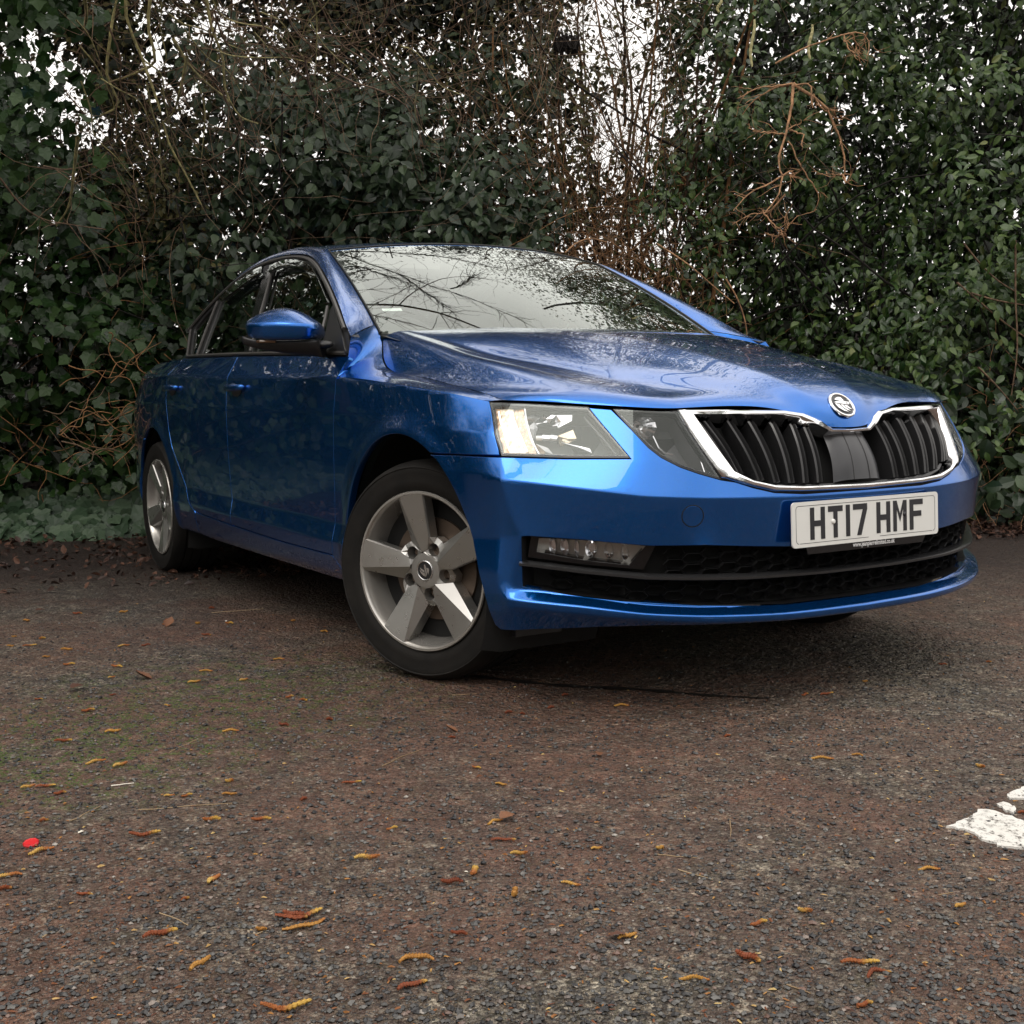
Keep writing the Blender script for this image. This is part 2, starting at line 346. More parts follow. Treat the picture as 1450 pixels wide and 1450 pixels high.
def pair_linear(A, B, n, sm=2):
    A = np.asarray(A, float); B = np.asarray(B, float); t = np.r_[0, np.cumsum(np.linalg.norm(np.diff((A+B)/2, axis=0), axis=1))]; u = np.linspace(0, t[-1], n); o = []
    for L in (A, B):
        q = np.stack([np.interp(u, t, L[:, k]) for k in range(3)], -1)
        for _ in range(sm): q[1:-1] = (q[:-2]+2*q[1:-1]+q[2:])/4
        o.append(q)
    return o
def loft(A, B, m, bulge=0., hint=(0, -1, 1), p=1.):
    v = np.linspace(0, 1, m); P = A[:, None]*(1-v[None, :, None])+B[:, None]*v[None, :, None]
    d = np.cross(np.gradient(A+B, axis=0), B-A); d /= np.linalg.norm(d, axis=1)[:, None]+1e-12
    s = np.sign(d@np.array(hint, float)); d *= s[:, None]
    bl = np.broadcast_to(np.asarray(bulge, float), (len(A),))
    P = P+d[:, None]*(4*v*(1-v))[None, :, None]**p*bl[:, None, None]
    F = grid_faces(len(A), m); X = P.reshape(-1, 3); f = F[len(F)//2]
    n = np.cross(X[f[1]]-X[f[0]], X[f[2]]-X[f[0]])
    if n@np.array(hint, float) < 0: F = F[:, ::-1]
    return X, F
def subdiv(o, n=2):
    md = o.modifiers.new("sub", 'SUBSURF'); md.levels = n; md.render_levels = n; return o
def cage(name, V, F, m, parent, creases=(), n=2):
    me = bpy.data.meshes.new(name); me.from_pydata(V, [], F); me.materials.append(m)
    me.polygons.foreach_set('use_smooth', [True]*len(me.polygons))
    if creases:
        at = me.attributes.new('crease_edge', 'FLOAT', 'EDGE'); cs = {tuple(sorted(c[:2])): c[2] for c in creases}
        for e in me.edges: at.data[e.index].value = cs.get(tuple(sorted(e.vertices)), 0.)
    me.update(); return subdiv(link(bpy.data.objects.new(name, me), parent), n)
# ---------------------------------------------------------------- materials
def mat(name, col=(.5, .5, .5), rough=.5, metal=0., **k):
    m = bpy.data.materials.new(name); m.use_nodes = True; b = m.node_tree.nodes['Principled BSDF']
    b.inputs['Base Color'].default_value = (*col, 1); b.inputs['Roughness'].default_value = rough; b.inputs['Metallic'].default_value = metal
    for n, v in k.items():
        n = n.replace('_', ' '); b.inputs[n].default_value = v if not isinstance(v, tuple) or len(v) == 4 else (*v, 1)
    return m
class NT:
    """short-hand for building node trees"""
    def __init__(s, m): s.m = m; s.t = m.node_tree; s.b = s.t.nodes.get('Principled BSDF'); s.o = s.t.nodes.get('Material Output')
    def n(s, kind, ins=None, **at):
        x = s.t.nodes.new('ShaderNode'+kind)
        for k, v in at.items(): setattr(x, k, v)
        for k, v in (ins or {}).items():
            if isinstance(v, bpy.types.NodeSocket): s.t.links.new(v, x.inputs[k])
            else: x.inputs[k].default_value = v
        return x
    def l(s, a, b): s.t.links.new(a, b)
    def pos(s, obj=True):
        t = s.n('TexCoord'); return t.outputs['Object' if obj else 'Generated']
    def noise(s, v, scale, detail=4., rough=.55, dist=0.):
        return s.n('TexNoise', {'Vector': v, 'Scale': scale, 'Detail': detail, 'Roughness': rough, 'Distortion': dist}).outputs['Fac']
    def ramp(s, f, stops):
        x = s.n('ValToRGB', {'Fac': f}); e = x.color_ramp.elements
        while len(e) < len(stops): e.new(.5)
        for q, (p, c) in zip(e, stops): q.position = p; q.color = (*c, 1) if len(c) == 3 else c
        return x.outputs['Color']
    def rng(s, f, a, b, c, d): return s.n('MapRange', {0: f, 1: a, 2: b, 3: c, 4: d}).outputs[0]
    def mix(s, f, a, b, mode='MIX'):
        x = s.n('MixRGB', {0: f, 1: a if not isinstance(a, tuple) else (*a, 1), 2: b if not isinstance(b, tuple) else (*b, 1)}); x.blend_type = mode; return x.outputs[0]
    def math(s, op, a, b=0.): return s.n('Math', {0: a, 1: b}, operation=op).outputs[0]
    def bump(s, h, st=.3, dist=.01):
        x = s.n('Bump', {'Height': h, 'Strength': st, 'Distance': dist}); s.l(x.outputs[0], s.b.inputs['Normal']); return x
def glass(name, tint=(1, 1, 1), refl=1., rough=0.):
    m = bpy.data.materials.new(name); m.use_nodes = True; t = NT(m); t.t.nodes.remove(t.b)
    tr = t.n('BsdfTransparent', {'Color': (*tint, 1)}); gl = t.n('BsdfGlossy', {'Color': (.94, 1, .96, 1), 'Roughness': rough})
    lw = t.n('LayerWeight', {'Blend': .5}); f0 = t.math('POWER', lw.outputs['Facing'], 5.); f3 = t.math('MINIMUM', t.math('ADD', t.math('MULTIPLY', f0, 1.9*refl), .112*refl), 1.)   # both faces of the pane
    mxs = t.n('MixShader', {0: f3, 1: tr.outputs[0], 2: gl.outputs[0]}); t.l(mxs.outputs[0], t.o.inputs['Surface']); return m
M = {}
M['paint'] = mat('blue metallic paint', (.0010, .085, .40), .22, .90, Coat_Weight=1., Coat_Roughness=.025, Coat_IOR=1.5)
_t = NT(M['paint']); _fl = _t.n('TexVoronoi', {'Vector': _t.pos(), 'Scale': 1800.}); _t.l(_t.mix(.16, (.0010, .108, .42), _fl.outputs['Color'], 'OVERLAY'), _t.b.inputs['Base Color'])
_dr = _t.noise(_t.pos(), 9., 6.); _t.l(_t.rng(_dr, .4, .85, .004, .03), _t.b.inputs['Coat Roughness'])
M['black'] = mat('black moulded plastic', (.012, .012, .013), .42)
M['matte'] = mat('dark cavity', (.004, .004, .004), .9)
M['gloss'] = mat('gloss black trim', (.006, .006, .007), .12)
M['rubber'] = mat('black seal rubber', (.010, .010, .010), .6)
M['chrome'] = mat('chrome', (.82, .82, .83), .07, 1.)
M['greytrim'] = mat('grey window trim', (.055, .052, .05), .35)
M['grille'] = mat('grille plastic', (.018, .018, .019), .24)
M['fogback'] = mat('fog lamp reflector', (.42, .40, .37), .22, .55)
M['cover'] = mat('grey radar cover', (.035, .036, .04), .28)
M['alloy'] = mat('silver alloy paint', (.42, .41, .39), .30, .85, Coat_Weight=.35, Coat_Roughness=.15)
_t = NT(M['alloy']); _d = _t.noise(_t.pos(), 30., 6.); _t.l(_t.rng(_d, .3, .75, .24, .42), _t.b.inputs['Roughness'])
M['barrel'] = mat('silver barrel paint', (.46, .44, .41), .25, .7)
M['disc'] = mat('brake disc', (.12, .09, .07), .5, .8)
M['tyre'] = mat('tyre rubber', (.008, .0075, .007), .72, Specular_IOR_Level=.25)
_t = NT(M['tyre']); _d = _t.noise(_t.pos(), 14., 6., .65); _t.l(_t.ramp(_d, [(.35, (.0065, .0060, .0055)), (.62, (.012, .0105, .009)), (.82, (.026, .021, .017))]), _t.b.inputs['Base Color']); _t.bump(_t.noise(_t.pos(), 320., 3.), .2, .002)
M['glass'] = glass('clear windscreen glass', (.86, .92, .88))
M['sideglass'] = glass('tinted side glass', (.26, .32, .29), .62)
M['dark_glass'] = glass('dark rear glass', (.16, .2, .18))
M['lens'] = glass('clear lamp lens', (.93, .94, .95), .38)
M['smoke'] = glass('smoked deflector', (.10, .10, .10), .8, .03)
M['frit'] = mat('black glass border', (.02, .02, .02), .5)
M['plate'] = mat('white number plate', (.72, .72, .69), .35)
M['ink'] = mat('plate lettering', (.012, .012, .016), .4)
M['white'] = mat('white print', (.6, .6, .6), .5)
M['housing'] = mat('lamp housing grey', (.11, .11, .112), .3)
M['reflector'] = mat('lamp reflector', (.75, .75, .76), .12, 1.)
M['facet'] = mat('dim lamp facet', (.34, .34, .34), .25, .8)
M['warm'] = mat('warm lamp reflector', (.80, .68, .50), .15, 1.)
M['bulb'] = mat('bulb glass white', (.75, .75, .72), .15)
M['amber'] = mat('amber lens', (.10, .055, .03), .2)
M['red'] = mat('red tail lens', (.25, .01, .01), .1)
M['interior'] = mat('dark cabin trim', (.022, .022, .024), .7)
M['cloth'] = mat('grey seat cloth', (.07, .07, .075), .85)
M['headlining'] = mat('pale headlining', (.42, .41, .38), .9)
M['sticker'] = mat('white sticker', (.7, .75, .72), .5)
M['blue_sticker'] = mat('blue sticker', (.02, .22, .45), .5)
for nm_, stops_, smin, smax in (('led', [(.0, (1., .95, .86)), (.5, (1., .84, .60)), (1., (1., .66, .34))], .30, 1.5), ('led_edge', [(.0, (1., .86, .62)), (.32, (1., .62, .28)), (.60, (.62, .26, .09)), (1., (.16, .06, .03))], .05, 1.15)):
    M[nm_] = bpy.data.materials.new('lit running lamp'); M[nm_].use_nodes = True
    _t = NT(M[nm_]); _v = _t.n('TexVoronoi', {'Vector': _t.pos(), 'Scale': 110.}); _w = _t.noise(_t.pos(), 75., 3.)
    _t.b.inputs['Base Color'].default_value = (.20, .17, .14, 1); _t.b.inputs['Metallic'].default_value = .4; _t.b.inputs['Roughness'].default_value = .2
    _t.l(_t.ramp(_v.outputs['Distance'], stops_), _t.b.inputs['Emission Color']); _t.l(_t.rng(_w, .35, .65, smin, smax), _t.b.inputs['Emission Strength'])
M['tube'] = mat('lit light guide', (.9, .8, .7), .3, 0., Emission_Color=(1., .86, .66), Emission_Strength=1.15)
# ---------------------------------------------------------------- the car
car = tag(empty("parked_car"), "metallic blue four door hatchback car with silver alloy wheels parked on the wet gravel", "car")
sx = lambda x: float(s_of_x(x))
def mirL(L): return [(-a, b) for a, b in L]
def full(L):
    """half outline from the centre line outwards -> closed symmetric loop is built by the caller"""
    return [(-a, b) for a, b in reversed(L)]+list(L)
def arch_pts(k, a0, a1, n=26, dR=0.):
    cx, cz, r = ARCH[k]; t = np.linspace(R(a0), R(a1), n)
    return [(sx(cx+(r+dR)*math.cos(q)), cz+(r+dR)*math.sin(q)) for q in t]
def relax(V, n, m, k):
    Q = V.reshape(n, m, 3).copy()
    for _ in range(k): Q[1:-1, 1:-1] = .25*(Q[:-2, 1:-1]+Q[2:, 1:-1]+Q[1:-1, :-2]+Q[1:-1, 2:])*.6+Q[1:-1, 1:-1]*.4
    return Q.reshape(-1, 3)
def on(L, d=0.): L = np.asarray(L, float); return off(W, d)(L[:, 0], L[:, 1]) if d else W(L[:, 0], L[:, 1])
K = PK
# --- front bumper skin, one piece across the car
top = [(0., .538)]+[(a, b-.004) for a, b in K['chbot'][1:-1]]+[(.436, .580)]+[(a, b-.003) for a, b in K['lamp2'][4:]]+[(.719, .752), (.782, .757), (.724, .700), (.662, .634), (.83, .635), (.998, .640), (1.144, .641), (1.273, .640)]
arc_f = arch_pts(0, 60.5, 14, 12)[1:]+[(1.052, .304), (1.036, .215)]
bot = [(1.019, .204), (.86, .214), (.739, .224), (.592, .232), (.372, .230), (.235, .225), (0., .224)]
half = top+arc_f+bot
loop = half+[(-a, b) for a, b in half[::-1][1:-1]]
hole_h = [(0., .404)]+[(a, b) for a, b in K['optop'][::-1]]+[(.930, .447)]+[(a, b) for a, b in K['opbot'][:-1]]+[(0., .263)]
hole = hole_h+[(-a, b) for a, b in hole_h[::-1][1:-1]]
def crease_lines(s0, s1, ks=(1, 2, 3, 5), n=160):
    s = np.linspace(s0, s1, n); o = []
    for k in ks:
        zk = np.interp(np.abs(s), KS, KZ[k])
        for dz in (-.0035, 0., .0035): o.append(np.stack([s, zk+dz], -1))
    return o
def corner_lines():
    z = np.arange(.215, .645, .007); o = []
    for sg in (-1, 1):
        for ds in (-.016, -.008, 0., .008, .016): o.append(np.stack([sg*(sc(z)+ds), z], -1))
    return o
bumper = pobj("front_bumper", M['paint'], car, W, loop, [hole], h=(.022, .010), hint=1, flange=.02, lines=corner_lines()+crease_lines(-1.2, 1.2))
cap = pobj("towing_eye_cover", M['paint'], bumper, W, [(.513+.0245*math.cos(t), .497+.024*math.sin(t)) for t in np.linspace(0, 2*np.pi, 28)[:-1]], h=(.01, .01), lift=.0012, inset=.0, flange=.004, bev=.001)
g = Geo(); P_ = [(.513+.0265*math.cos(t), .497+.026*math.sin(t)) for t in np.linspace(0, 2*np.pi, 37)]; g.tube(on(P_, .0002), .0013, 5, False); g.obj("cover_gap", M['matte'], bumper)
# --- lower air intake
def WH(d):
    """the wrap pushed straight back along its plan normal"""
    def f(s, z):
        s = np.asarray(s, float); sg = np.sign(s)+(s == 0); a = np.abs(s); tx = np.interp(a, _s, _tx); ty = np.interp(a, _s, _ty); zz = np.asarray(z, float); p = W(s, np.maximum(zz, .285)); p = p+np.stack([ty*d, sg*tx*d, 0*a], -1); p[:, 2] = zz; return p
    return f
def onH(L, d): L = np.asarray(L, float); return WH(d)(L[:, 0], L[:, 1])
pobj("intake_back", M['matte'], bumper, WH(-.075), offset(np.array(hole), -.010), h=(.04, .02), flange=0)
g = Geo()
L_ = np.array(hole); A_ = on(L_); B_ = onH(L_, -.075); n = len(L_)
g.add(np.vstack([A_, B_]), [(i, (i+1) % n, n+(i+1) % n, n+i) for i in range(n)]); g.obj("intake_surround", M['black'], bumper, smooth=False)
zb = lambda s: np.interp(np.abs(s), [.129, .359, .624, .784, .929], [.337, .341, .350, .364, .380])
S_ = np.linspace(-.94, .94, 97); g = Geo(); P_ = W(S_, zb(S_)); N_ = fnorm(W, np.stack([S_, zb(S_)], -1), 1)
pr = [(-.022, .003), (.004, .006), (.009, .003), (.009, -.003), (.004, -.006), (-.022, -.003)]
V_ = np.concatenate([P_+N_*a+np.array([0, 0, b]) for a, b in pr]); n = len(S_)
g.add(V_, [(i*n+j, i*n+j+1, (i+1)*n+j+1, (i+1)*n+j) for i in range(5) for j in range(n-1)]); g.obj("splitter_bar", M['grille'], bumper)
# honeycomb grid of the intake: stretched hexagon cells, one moulded web
hole_a = np.array(hole)
def honeycomb(inside, p=.050, H=.0265, depth=-.026):
    g = Geo()
    for k in range(-17, 18):
        for r in range(0, 8):
            c = np.array([k*p, .258+r*H+(H/2 if k % 2 else 0.)])
            if not inside(c): continue
            hx = c+np.array([(-p*.64, 0), (-p*.36, H*.5), (p*.36, H*.5), (p*.64, 0), (p*.36, -H*.5), (-p*.36, -H*.5)])
            hi = c+(hx-c)*np.array([.89, .82]); o = onH(hx, depth-.004); i1 = onH(hi, depth+.002); i2 = onH(hi, depth-.024); F = []
            for a in range(6):
                b = (a+1) % 6; F += [(a, b, 6+b, 6+a), (6+a, 6+b, 12+b, 12+a)]
            g.add(np.vstack([o, i1, i2]), F)
    return g
def in_hex(p):
    a = abs(p[0]); zz = float(zb(a))
    if a > .965 or not (.25 < p[1] < .46): return False
    if not inpoly(p[None], offset(hole_a, .010))[0]: return False
    if p[1] > zz-.004 and a > .545+(.422-p[1])*.84: return False
    return True
g = honeycomb(in_hex); gm = g.obj("honeycomb_grille", M['grille'], bumper, smooth=False)
pobj("grille_web", M['matte'], bumper, WH(-.056), offset(hole_a, -.004), h=(.05, .02), flange=0)
# --- fog lamps
def fog(sg):
    f = [(sg*a, b) for a, b in K['fog']]
    pan = [(sg*a, b) for a, b in [(.912, .446), (.76, .440), (.60, .425), (.632, .362), (.785, .374), (.925, .390)]]
    o = pobj("fog_lamp_bezel", M['gloss'], bumper, off(W, -.016), pan, [f], h=(.03, .02), hint=1, flange=.03)
    pobj("fog_lamp_back", M['fogback'], o, off(W, -.045), offset(np.array(f), -.01), h=(.03, .02), flange=0)
    g = Geo(); L = np.array(f); a, b = on(L, -.016), on(L, -.045); n = len(L); g.add(np.vstack([a, b]), [(i, (i+1) % n, n+(i+1) % n, n+i) for i in range(n)]); g.obj("fog_lamp_wall", M['reflector'], o, smooth=False)
    g = Geo()
    for s0, w, d in ((.862, .018, -.024), (.832, .022, -.028), (.80, .012, -.024), (.765, .030, -.03), (.72, .024, -.034), (.68, .02, -.034)):
        z0 = float(np.interp(s0, [.66, .9], [.402, .42])); q = np.array([(sg*(s0+w*.5*math.cos(t)), z0+.022*math.sin(t)) for t in np.linspace(0, 2*np.pi, 17)[:-1]])
        q2 = (q-np.array([sg*s0, z0]))*.55+np.array([sg*s0, z0]); g.add(np.vstack([on(q, d), on(q2, d-.012)]), [(i, (i+1) % 16, 16+(i+1) % 16, 16+i) for i in range(16)]+[tuple(range(16, 32))])
    g.obj("fog_lamp_reflector", M['reflector'], o)
    pobj("fog_lamp_lens", M['lens'], o, off(W, -.017), f, h=(.03, .02), flange=0)
fog(1); fog(-1)
# --- headlamps: outer and inner lens on each side
def tube_on(L, d, r, k=6): g = Geo(); g.tube(on(smooth_line(L, 6), d), r, k); return g
def tray(name, L, d, m, parent):
    L = resample(np.asarray(L, float), .02); a, b = on(L, -.004), on(L, -d); n = len(L); g = Geo()
    g.add(np.vstack([a, b]), [(i, (i+1) % n, n+(i+1) % n, n+i) for i in range(n)]); o = g.obj(name, m, parent, sharp=50)
    pobj(name+"_floor", m, o, off(W, -d), offset(L, -.002), h=(.03, .02), flange=0); return o
def bowl(c, ax, r, depth, k=20, ny=.8):
    """faceted reflector bowl opening along ax"""
    ax = np.array(ax, float); ax /= np.linalg.norm(ax); u = np.cross([0, 0, 1.], ax); u /= np.linalg.norm(u); w = np.cross(ax, u); V = []; F = []
    pr = [(1., 0.), (.85, -.30), (.62, -.62), (.38, -.86), (.14, -1.)]
    for q, hgt in pr:
        for j in range(k):
            t = 2*math.pi*j/k; V.append(np.array(c)+u*(r*q*math.cos(t))+w*(r*ny*q*math.sin(t))+ax*(hgt*depth))
    for i in range(len(pr)-1):
        for j in range(k): F.append((i*k+j, i*k+(j+1) % k, (i+1)*k+(j+1) % k, (i+1)*k+j))
    return np.array(V), F
def headlamp(sg):
    s_ = lambda L: [(sg*a, b) for a, b in L]
    ro = tag(empty("headlight", tuple(on([(sg*.8, .69)], -.03)[0]), car), "headlight with its curved running lamp lit" )
    off0 = np.array(ro.location)
    def put(o): o.location = tuple(-off0); return o
    L1 = s_(K['lamp1'][:5]+K['lamp1'][5:]); L2 = s_(K['lamp2'])
    i1 = offset(np.array(L1), .006)
    put(tray("lamp_housing", i1, .125, M['housing'], ro))
    din = K['drl_in']; oe = [(1.082, .768), (1.058, .738), (1.035, .709), (1.017, .680), (1.0, .651)]
    fr_ = lambda f: [(a[0]*(1-f)+b[0]*f, a[1]*(1-f)+b[1]*f) for a, b in zip(oe, din)]
    for f0, f1, mm in ((0., .24, 'led_edge'), (.25, .66, 'led'), (.67, 1., 'led_edge')):
        put(pobj("running_lamp", M[mm], ro, off(W, -.018), s_(fr_(f0)+fr_(f1)[::-1]), h=(.008, .008), flange=.02, inset=.0012))
    g = Geo()
    for f in (.245, .665):
        a = np.array([(1.075, .757), (1.035, .709), (1.006, .660)]); b = np.array([(din[0][0], .753), din[2], (din[4][0]+.005, .655)]); q = [(sg*x, y) for x, y in a*(1-f)+b*f]
        g.tube(on(smooth_line(q, 8), -.009), .0026, 6)
    put(g.obj("light_guide", M['tube'], ro))
    g = Geo(); g.tube(on(smooth_line(s_(din), 6), -.012), .0035, 6); put(g.obj("running_lamp_trim", M['reflector'], ro))
    def shard(P, d0, d1, m, nm, th=.006):
        n = len(P); c_ = np.mean(P, 0); d = np.interp(np.arange(n), [0, n-1], [d0, d1]); X = np.array([off(W, q)(np.array([sg*a]), np.array([b]))[0] for (a, b), q in zip(P, d)]); Y = np.array([off(W, q-th)(np.array([sg*a]), np.array([b]))[0] for (a, b), q in zip(P, d)]); C0_ = X.mean(0)+np.array([.004, 0, 0])
        g = Geo(); g.add(np.vstack([X, Y, C0_[None]]), [(i, (i+1) % n, 2*n) for i in range(n)]+[(i, (i+1) % n, n+(i+1) % n, n+i) for i in range(n)]); put(g.obj(nm, m, ro, smooth=False))
    for P, d0, d1, mm in (([(.885, .75), (.837, .751), (.836, .738), (.875, .722), (.88, .729), (.895, .729), (.891, .74)], -.020, -.034, 'reflector'), ([(.911, .74), (.899, .75), (.886, .751), (.888, .746), (.897, .743), (.902, .733)], -.018, -.026, 'reflector'), ([(.942, .731), (.91, .739), (.907, .734), (.936, .729)], -.022, -.022, 'reflector'),
                          ([(.868, .699), (.828, .716), (.815, .697), (.838, .688), (.863, .683)], -.020, -.040, 'warm'), ([(.856, .684), (.81, .677), (.773, .671), (.767, .662), (.803, .671)], -.020, -.034, 'reflector'), ([(.932, .749), (.927, .758), (.913, .746)], -.03, -.03, 'reflector'),
                          ([(.968, .724), (.954, .741), (.939, .729), (.944, .703)], -.03, -.045, 'facet'), ([(.964, .707), (.945, .701), (.932, .678), (.947, .684)], -.03, -.042, 'facet'), ([(.929, .686), (.894, .678), (.877, .664), (.91, .655)], -.030, -.048, 'facet'), ([(.98, .747), (.961, .761), (.937, .755), (.955, .744)], -.03, -.044, 'facet'), ([(.85, .652), (.813, .655), (.769, .648), (.849, .648)], -.03, -.036, 'warm')):
        shard(P, d0, d1, M[mm], "reflector_facet")
    def at_(a, b, d): return off(W, d)(np.array([sg*a]), np.array([b]))[0]
    g = Geo(); g.tube([at_(.931, .699, -.030), at_(.912, .699, -.030)], [.0065, .0065], 12); put(g.obj("bulb", M['bulb'], ro)); g = Geo(); g.tube([at_(.911, .699, -.030), at_(.890, .697, -.030)], [.010, .010], 12); g.tube([at_(.889, .697, -.030), at_(.870, .696, -.032)], [.0125, .0115], 12); put(g.obj("bulb_collar", M['reflector'], ro, sharp=30))
    g = Geo(); g.tube(on(smooth_line(s_([(.80, .748), (.745, .70), (.70, .655)]), 6), -.03), .0028, 6); g.tube(on(smooth_line(s_([(.772, .752), (.72, .70), (.678, .65)]), 6), -.010), .002, 6); put(g.obj("lens_rib", M['housing'], ro))
    put(pobj("lamp_rim", M['gloss'], ro, off(W, -.003), L1, [i1], h=(.03, .02), flange=.02, inset=0.))
    put(pobj("lens", M['lens'], ro, W, offset(np.array(L1), .002), h=(.03, .02), flange=.006))
    ri = tag(empty("main_beam_lamp", tuple(on([(sg*.58, .69)], -.03)[0]), car)); off1 = np.array(ri.location)
    def put2(o): o.location = tuple(-off1); return o
    i2 = offset(np.array(L2), .006)
    put2(tray("lamp_housing", i2, .10, M['housing'], ri))
    g = Geo(); g.add(*bowl(on([(sg*.63, .722)], -.035)[0], (.85, -sg*.2, -.1), .036, .035, 12)); put2(g.obj("reflector_bowl", M['reflector'], ri, smooth=False))
    g = Geo()
    for k in range(4):
        q = s_([(.545-k*.022, .640-k*.012), (.528-k*.022, .640-k*.012), (.530-k*.022, .617-k*.007), (.547-k*.022, .617-k*.006)]); g.add(on(q, -.04), [(0, 1, 2, 3)])
    put2(g.obj("indicator_reflector", M['reflector'], ri, smooth=False))
    g = Geo(); g.tube(on(smooth_line(s_([(.50, .735), (.462, .665), (.452, .605)]), 6), -.02), .003, 6); g.tube(on(smooth_line(s_([(.515, .735), (.475, .665), (.462, .605)]), 6), -.03), .002, 6); put2(g.obj("lens_rib", M['chrome'], ri))
    g = Geo(); g.tube(on(s_([(.60, .70), (.585, .672), (.57, .66), (.545, .655)]), -.03), .0025, 6); put2(g.obj("reflector_edge", M['reflector'], ri))
    put2(pobj("lamp_rim", M['gloss'], ri, off(W, -.003), L2, [i2], h=(.03, .02), flange=.02, inset=0.))
    put2(pobj("lens", M['lens'], ri, W, offset(np.array(L2), .002), h=(.03, .02), flange=.006))
    # painted blade between the two lamps is bumper skin; dark joint under it
headlamp(1); headlamp(-1)
# --- main grille: chrome frame, slats, centre cover
chout = K['chout'][:7]+[(0., .688)]; chb = [(0., .540)]+K['chbot'][1:]
OUT_H = [(0., .688), (.062, .690)]+K['chout'][:6][::-1]+[(.480, .663), (.434, .586), (.425, .580)]+K['chbot'][1:-1][::-1]+[(0., .540)]
INN_H = [(0., .679), (.070, .681)]+K['chin'][:4][::-1]+[(.437, .663), (.399, .596)]+K['chinb'][1:-1][::-1]+[(0., .551)]
def symloop(H): return np.array(H+[(-a, b) for a, b in H[::-1][1:-1]])
grille = tag(empty("front_grille", (.84, 0, .64), car)); GO = np.array([.84, 0, .64])
def gput(o): o.location = tuple(-GO); return o
OUT = symloop(OUT_H); INN = symloop(INN_H)
def dense(L, n):
    Q = np.vstack([L, L[:1]]); t = np.r_[0, np.cumsum(np.hypot(*np.diff(Q, axis=0).T))]; u = np.linspace(0, t[-1], n, endpoint=False)
    return np.stack([np.interp(u, t, Q[:, 0]), np.interp(u, t, Q[:, 1])], -1)
def ring(A_, B_, prof, fn=W):
    """frame between two matched outlines; prof = (fraction, lift) across it"""
    n = len(A_); V = np.concatenate([off(fn, d)(*(A_*(1-f)+B_*f).T) for f, d in prof]); k = len(prof)
    return V, [(i*n+j, i*n+(j+1) % n, (i+1)*n+(j+1) % n, (i+1)*n+j) for i in range(k-1) for j in range(n)]
# match the outlines point by point
def match(Hh, seg=9):
    o = []
    for a, b in zip(Hh[:-1], Hh[1:]): o += [np.array(a)+(np.array(b)-np.array(a))*t/seg for t in range(seg)]
    o.append(np.array(Hh[-1])); return o
oh = [(0., .688), (.062, .690), (.105, .716), (.135, .728), (.198, .736), (.527, .745), (.434, .586), (.357, .562), (.299, .548), (.214, .543), (0., .540)]
ih = [(0., .679), (.072, .681), (.121, .706), (.150, .719), (.205, .727), (.475, .732), (.397, .597), (.354, .574), (.293, .560), (.210, .554), (0., .551)]
A_ = np.array(match(oh)); B_ = np.array(match(ih)); A_ = np.vstack([A_, A_[::-1][1:-1]*[-1, 1]]); B_ = np.vstack([B_, B_[::-1][1:-1]*[-1, 1]])
V_, F_ = ring(A_, B_, [(0., -.012), (0., .004), (.12, .009), (.5, .012), (.88, .009), (1., .003), (1., -.035)])
gput(mobj("chrome_frame", V_, [f[::-1] for f in F_], M['chrome'], grille, sharp=40))
V_, F_ = ring(offset(A_, -.006), A_, [(0., -.02), (.0, -.0035), (1., -.003)]); gput(mobj("frame_gasket", V_, [f[::-1] for f in F_], M['matte'], grille))
gput(pobj("grille_back", M['matte'], grille, off(W, -.055), offset(B_, -.006), h=(.04, .02), flange=0))
ST = [.452]+[q[0] for q in K['slattop']]; SB = [.392]+[q[0] for q in K['slatbot']]; ZT = [.722]+[q[1] for q in K['slattop']]; ZB = [.600]+[q[1] for q in K['slatbot']]
def slat(s0, z0, s1, z1, sg):
    t = np.linspace(0, 1, 15); s = sg*(s0+(s1-s0)*t); z = z0+(z1-z0)*t
    d = -.010+.010*np.sin(np.pi*t)
    V = []; ws = ((-.0105, -.05), (-.010, -.003), (-.006, .0), (-.001, -.010), (.001, -.010), (.006, 0.), (.0105, -.003), (.011, -.05))
    for w, e in ws: V.append(off(W, 0)(s+w, z)+fnorm(W, np.stack([s+w, z], -1), 1)*(d+e)[:, None])
    n = len(t); V = np.concatenate(V); return V, [(i*n+j, i*n+j+1, (i+1)*n+j+1, (i+1)*n+j) for i in range(len(ws)-1) for j in range(n-1)]
for sg in (1, -1):
    for k in range(len(ST)-(1 if True else 0)):
        V_, F_ = slat(ST[k], ZT[k], SB[k], ZB[k], sg); gput(mobj("slat", V_, [f[::-1] for f in F_], M['grille'], grille, sharp=50))
t = np.linspace(-1, 1, 17); tt, zz = np.meshgrid(t, np.linspace(0, 1, 13), indexing='ij')
s = (tt*(.072+.012*(zz))).ravel(); z = (.683-.117*zz).ravel(); d = (-.004+.010*np.sin(np.pi*zz)-.018*np.abs(tt)**4).ravel()
V_ = W(s, z)+fnorm(W, np.stack([s, z], -1), 1)*d[:, None]; gput(mobj("radar_cover", V_, grid_faces(17, 13), M['cover'], grille))
g = Geo()
for q in (-.35, .33): zz = np.linspace(0, 1, 13); s = q*(.072+.012*zz); z = .683-.117*zz; g.tube(W(s, z)+fnorm(W, np.stack([s, z], -1), 1)*(-.004+.010*np.sin(np.pi*zz))[:, None], .0014, 5)
gput(g.obj("cover_rib", M['black'], grille))
g = Geo(); S_ = np.linspace(-.38, .38, 61); zl = np.interp(np.abs(S_), [0, .21, .293, .354, .397], [.556, .559, .566, .58, .60])+.004
for d0, r in ((-.03, .008),): g.tube(off(W, d0)(S_, zl), r, 6)
gput(g.obj("grille_sill", M['grille'], grille))
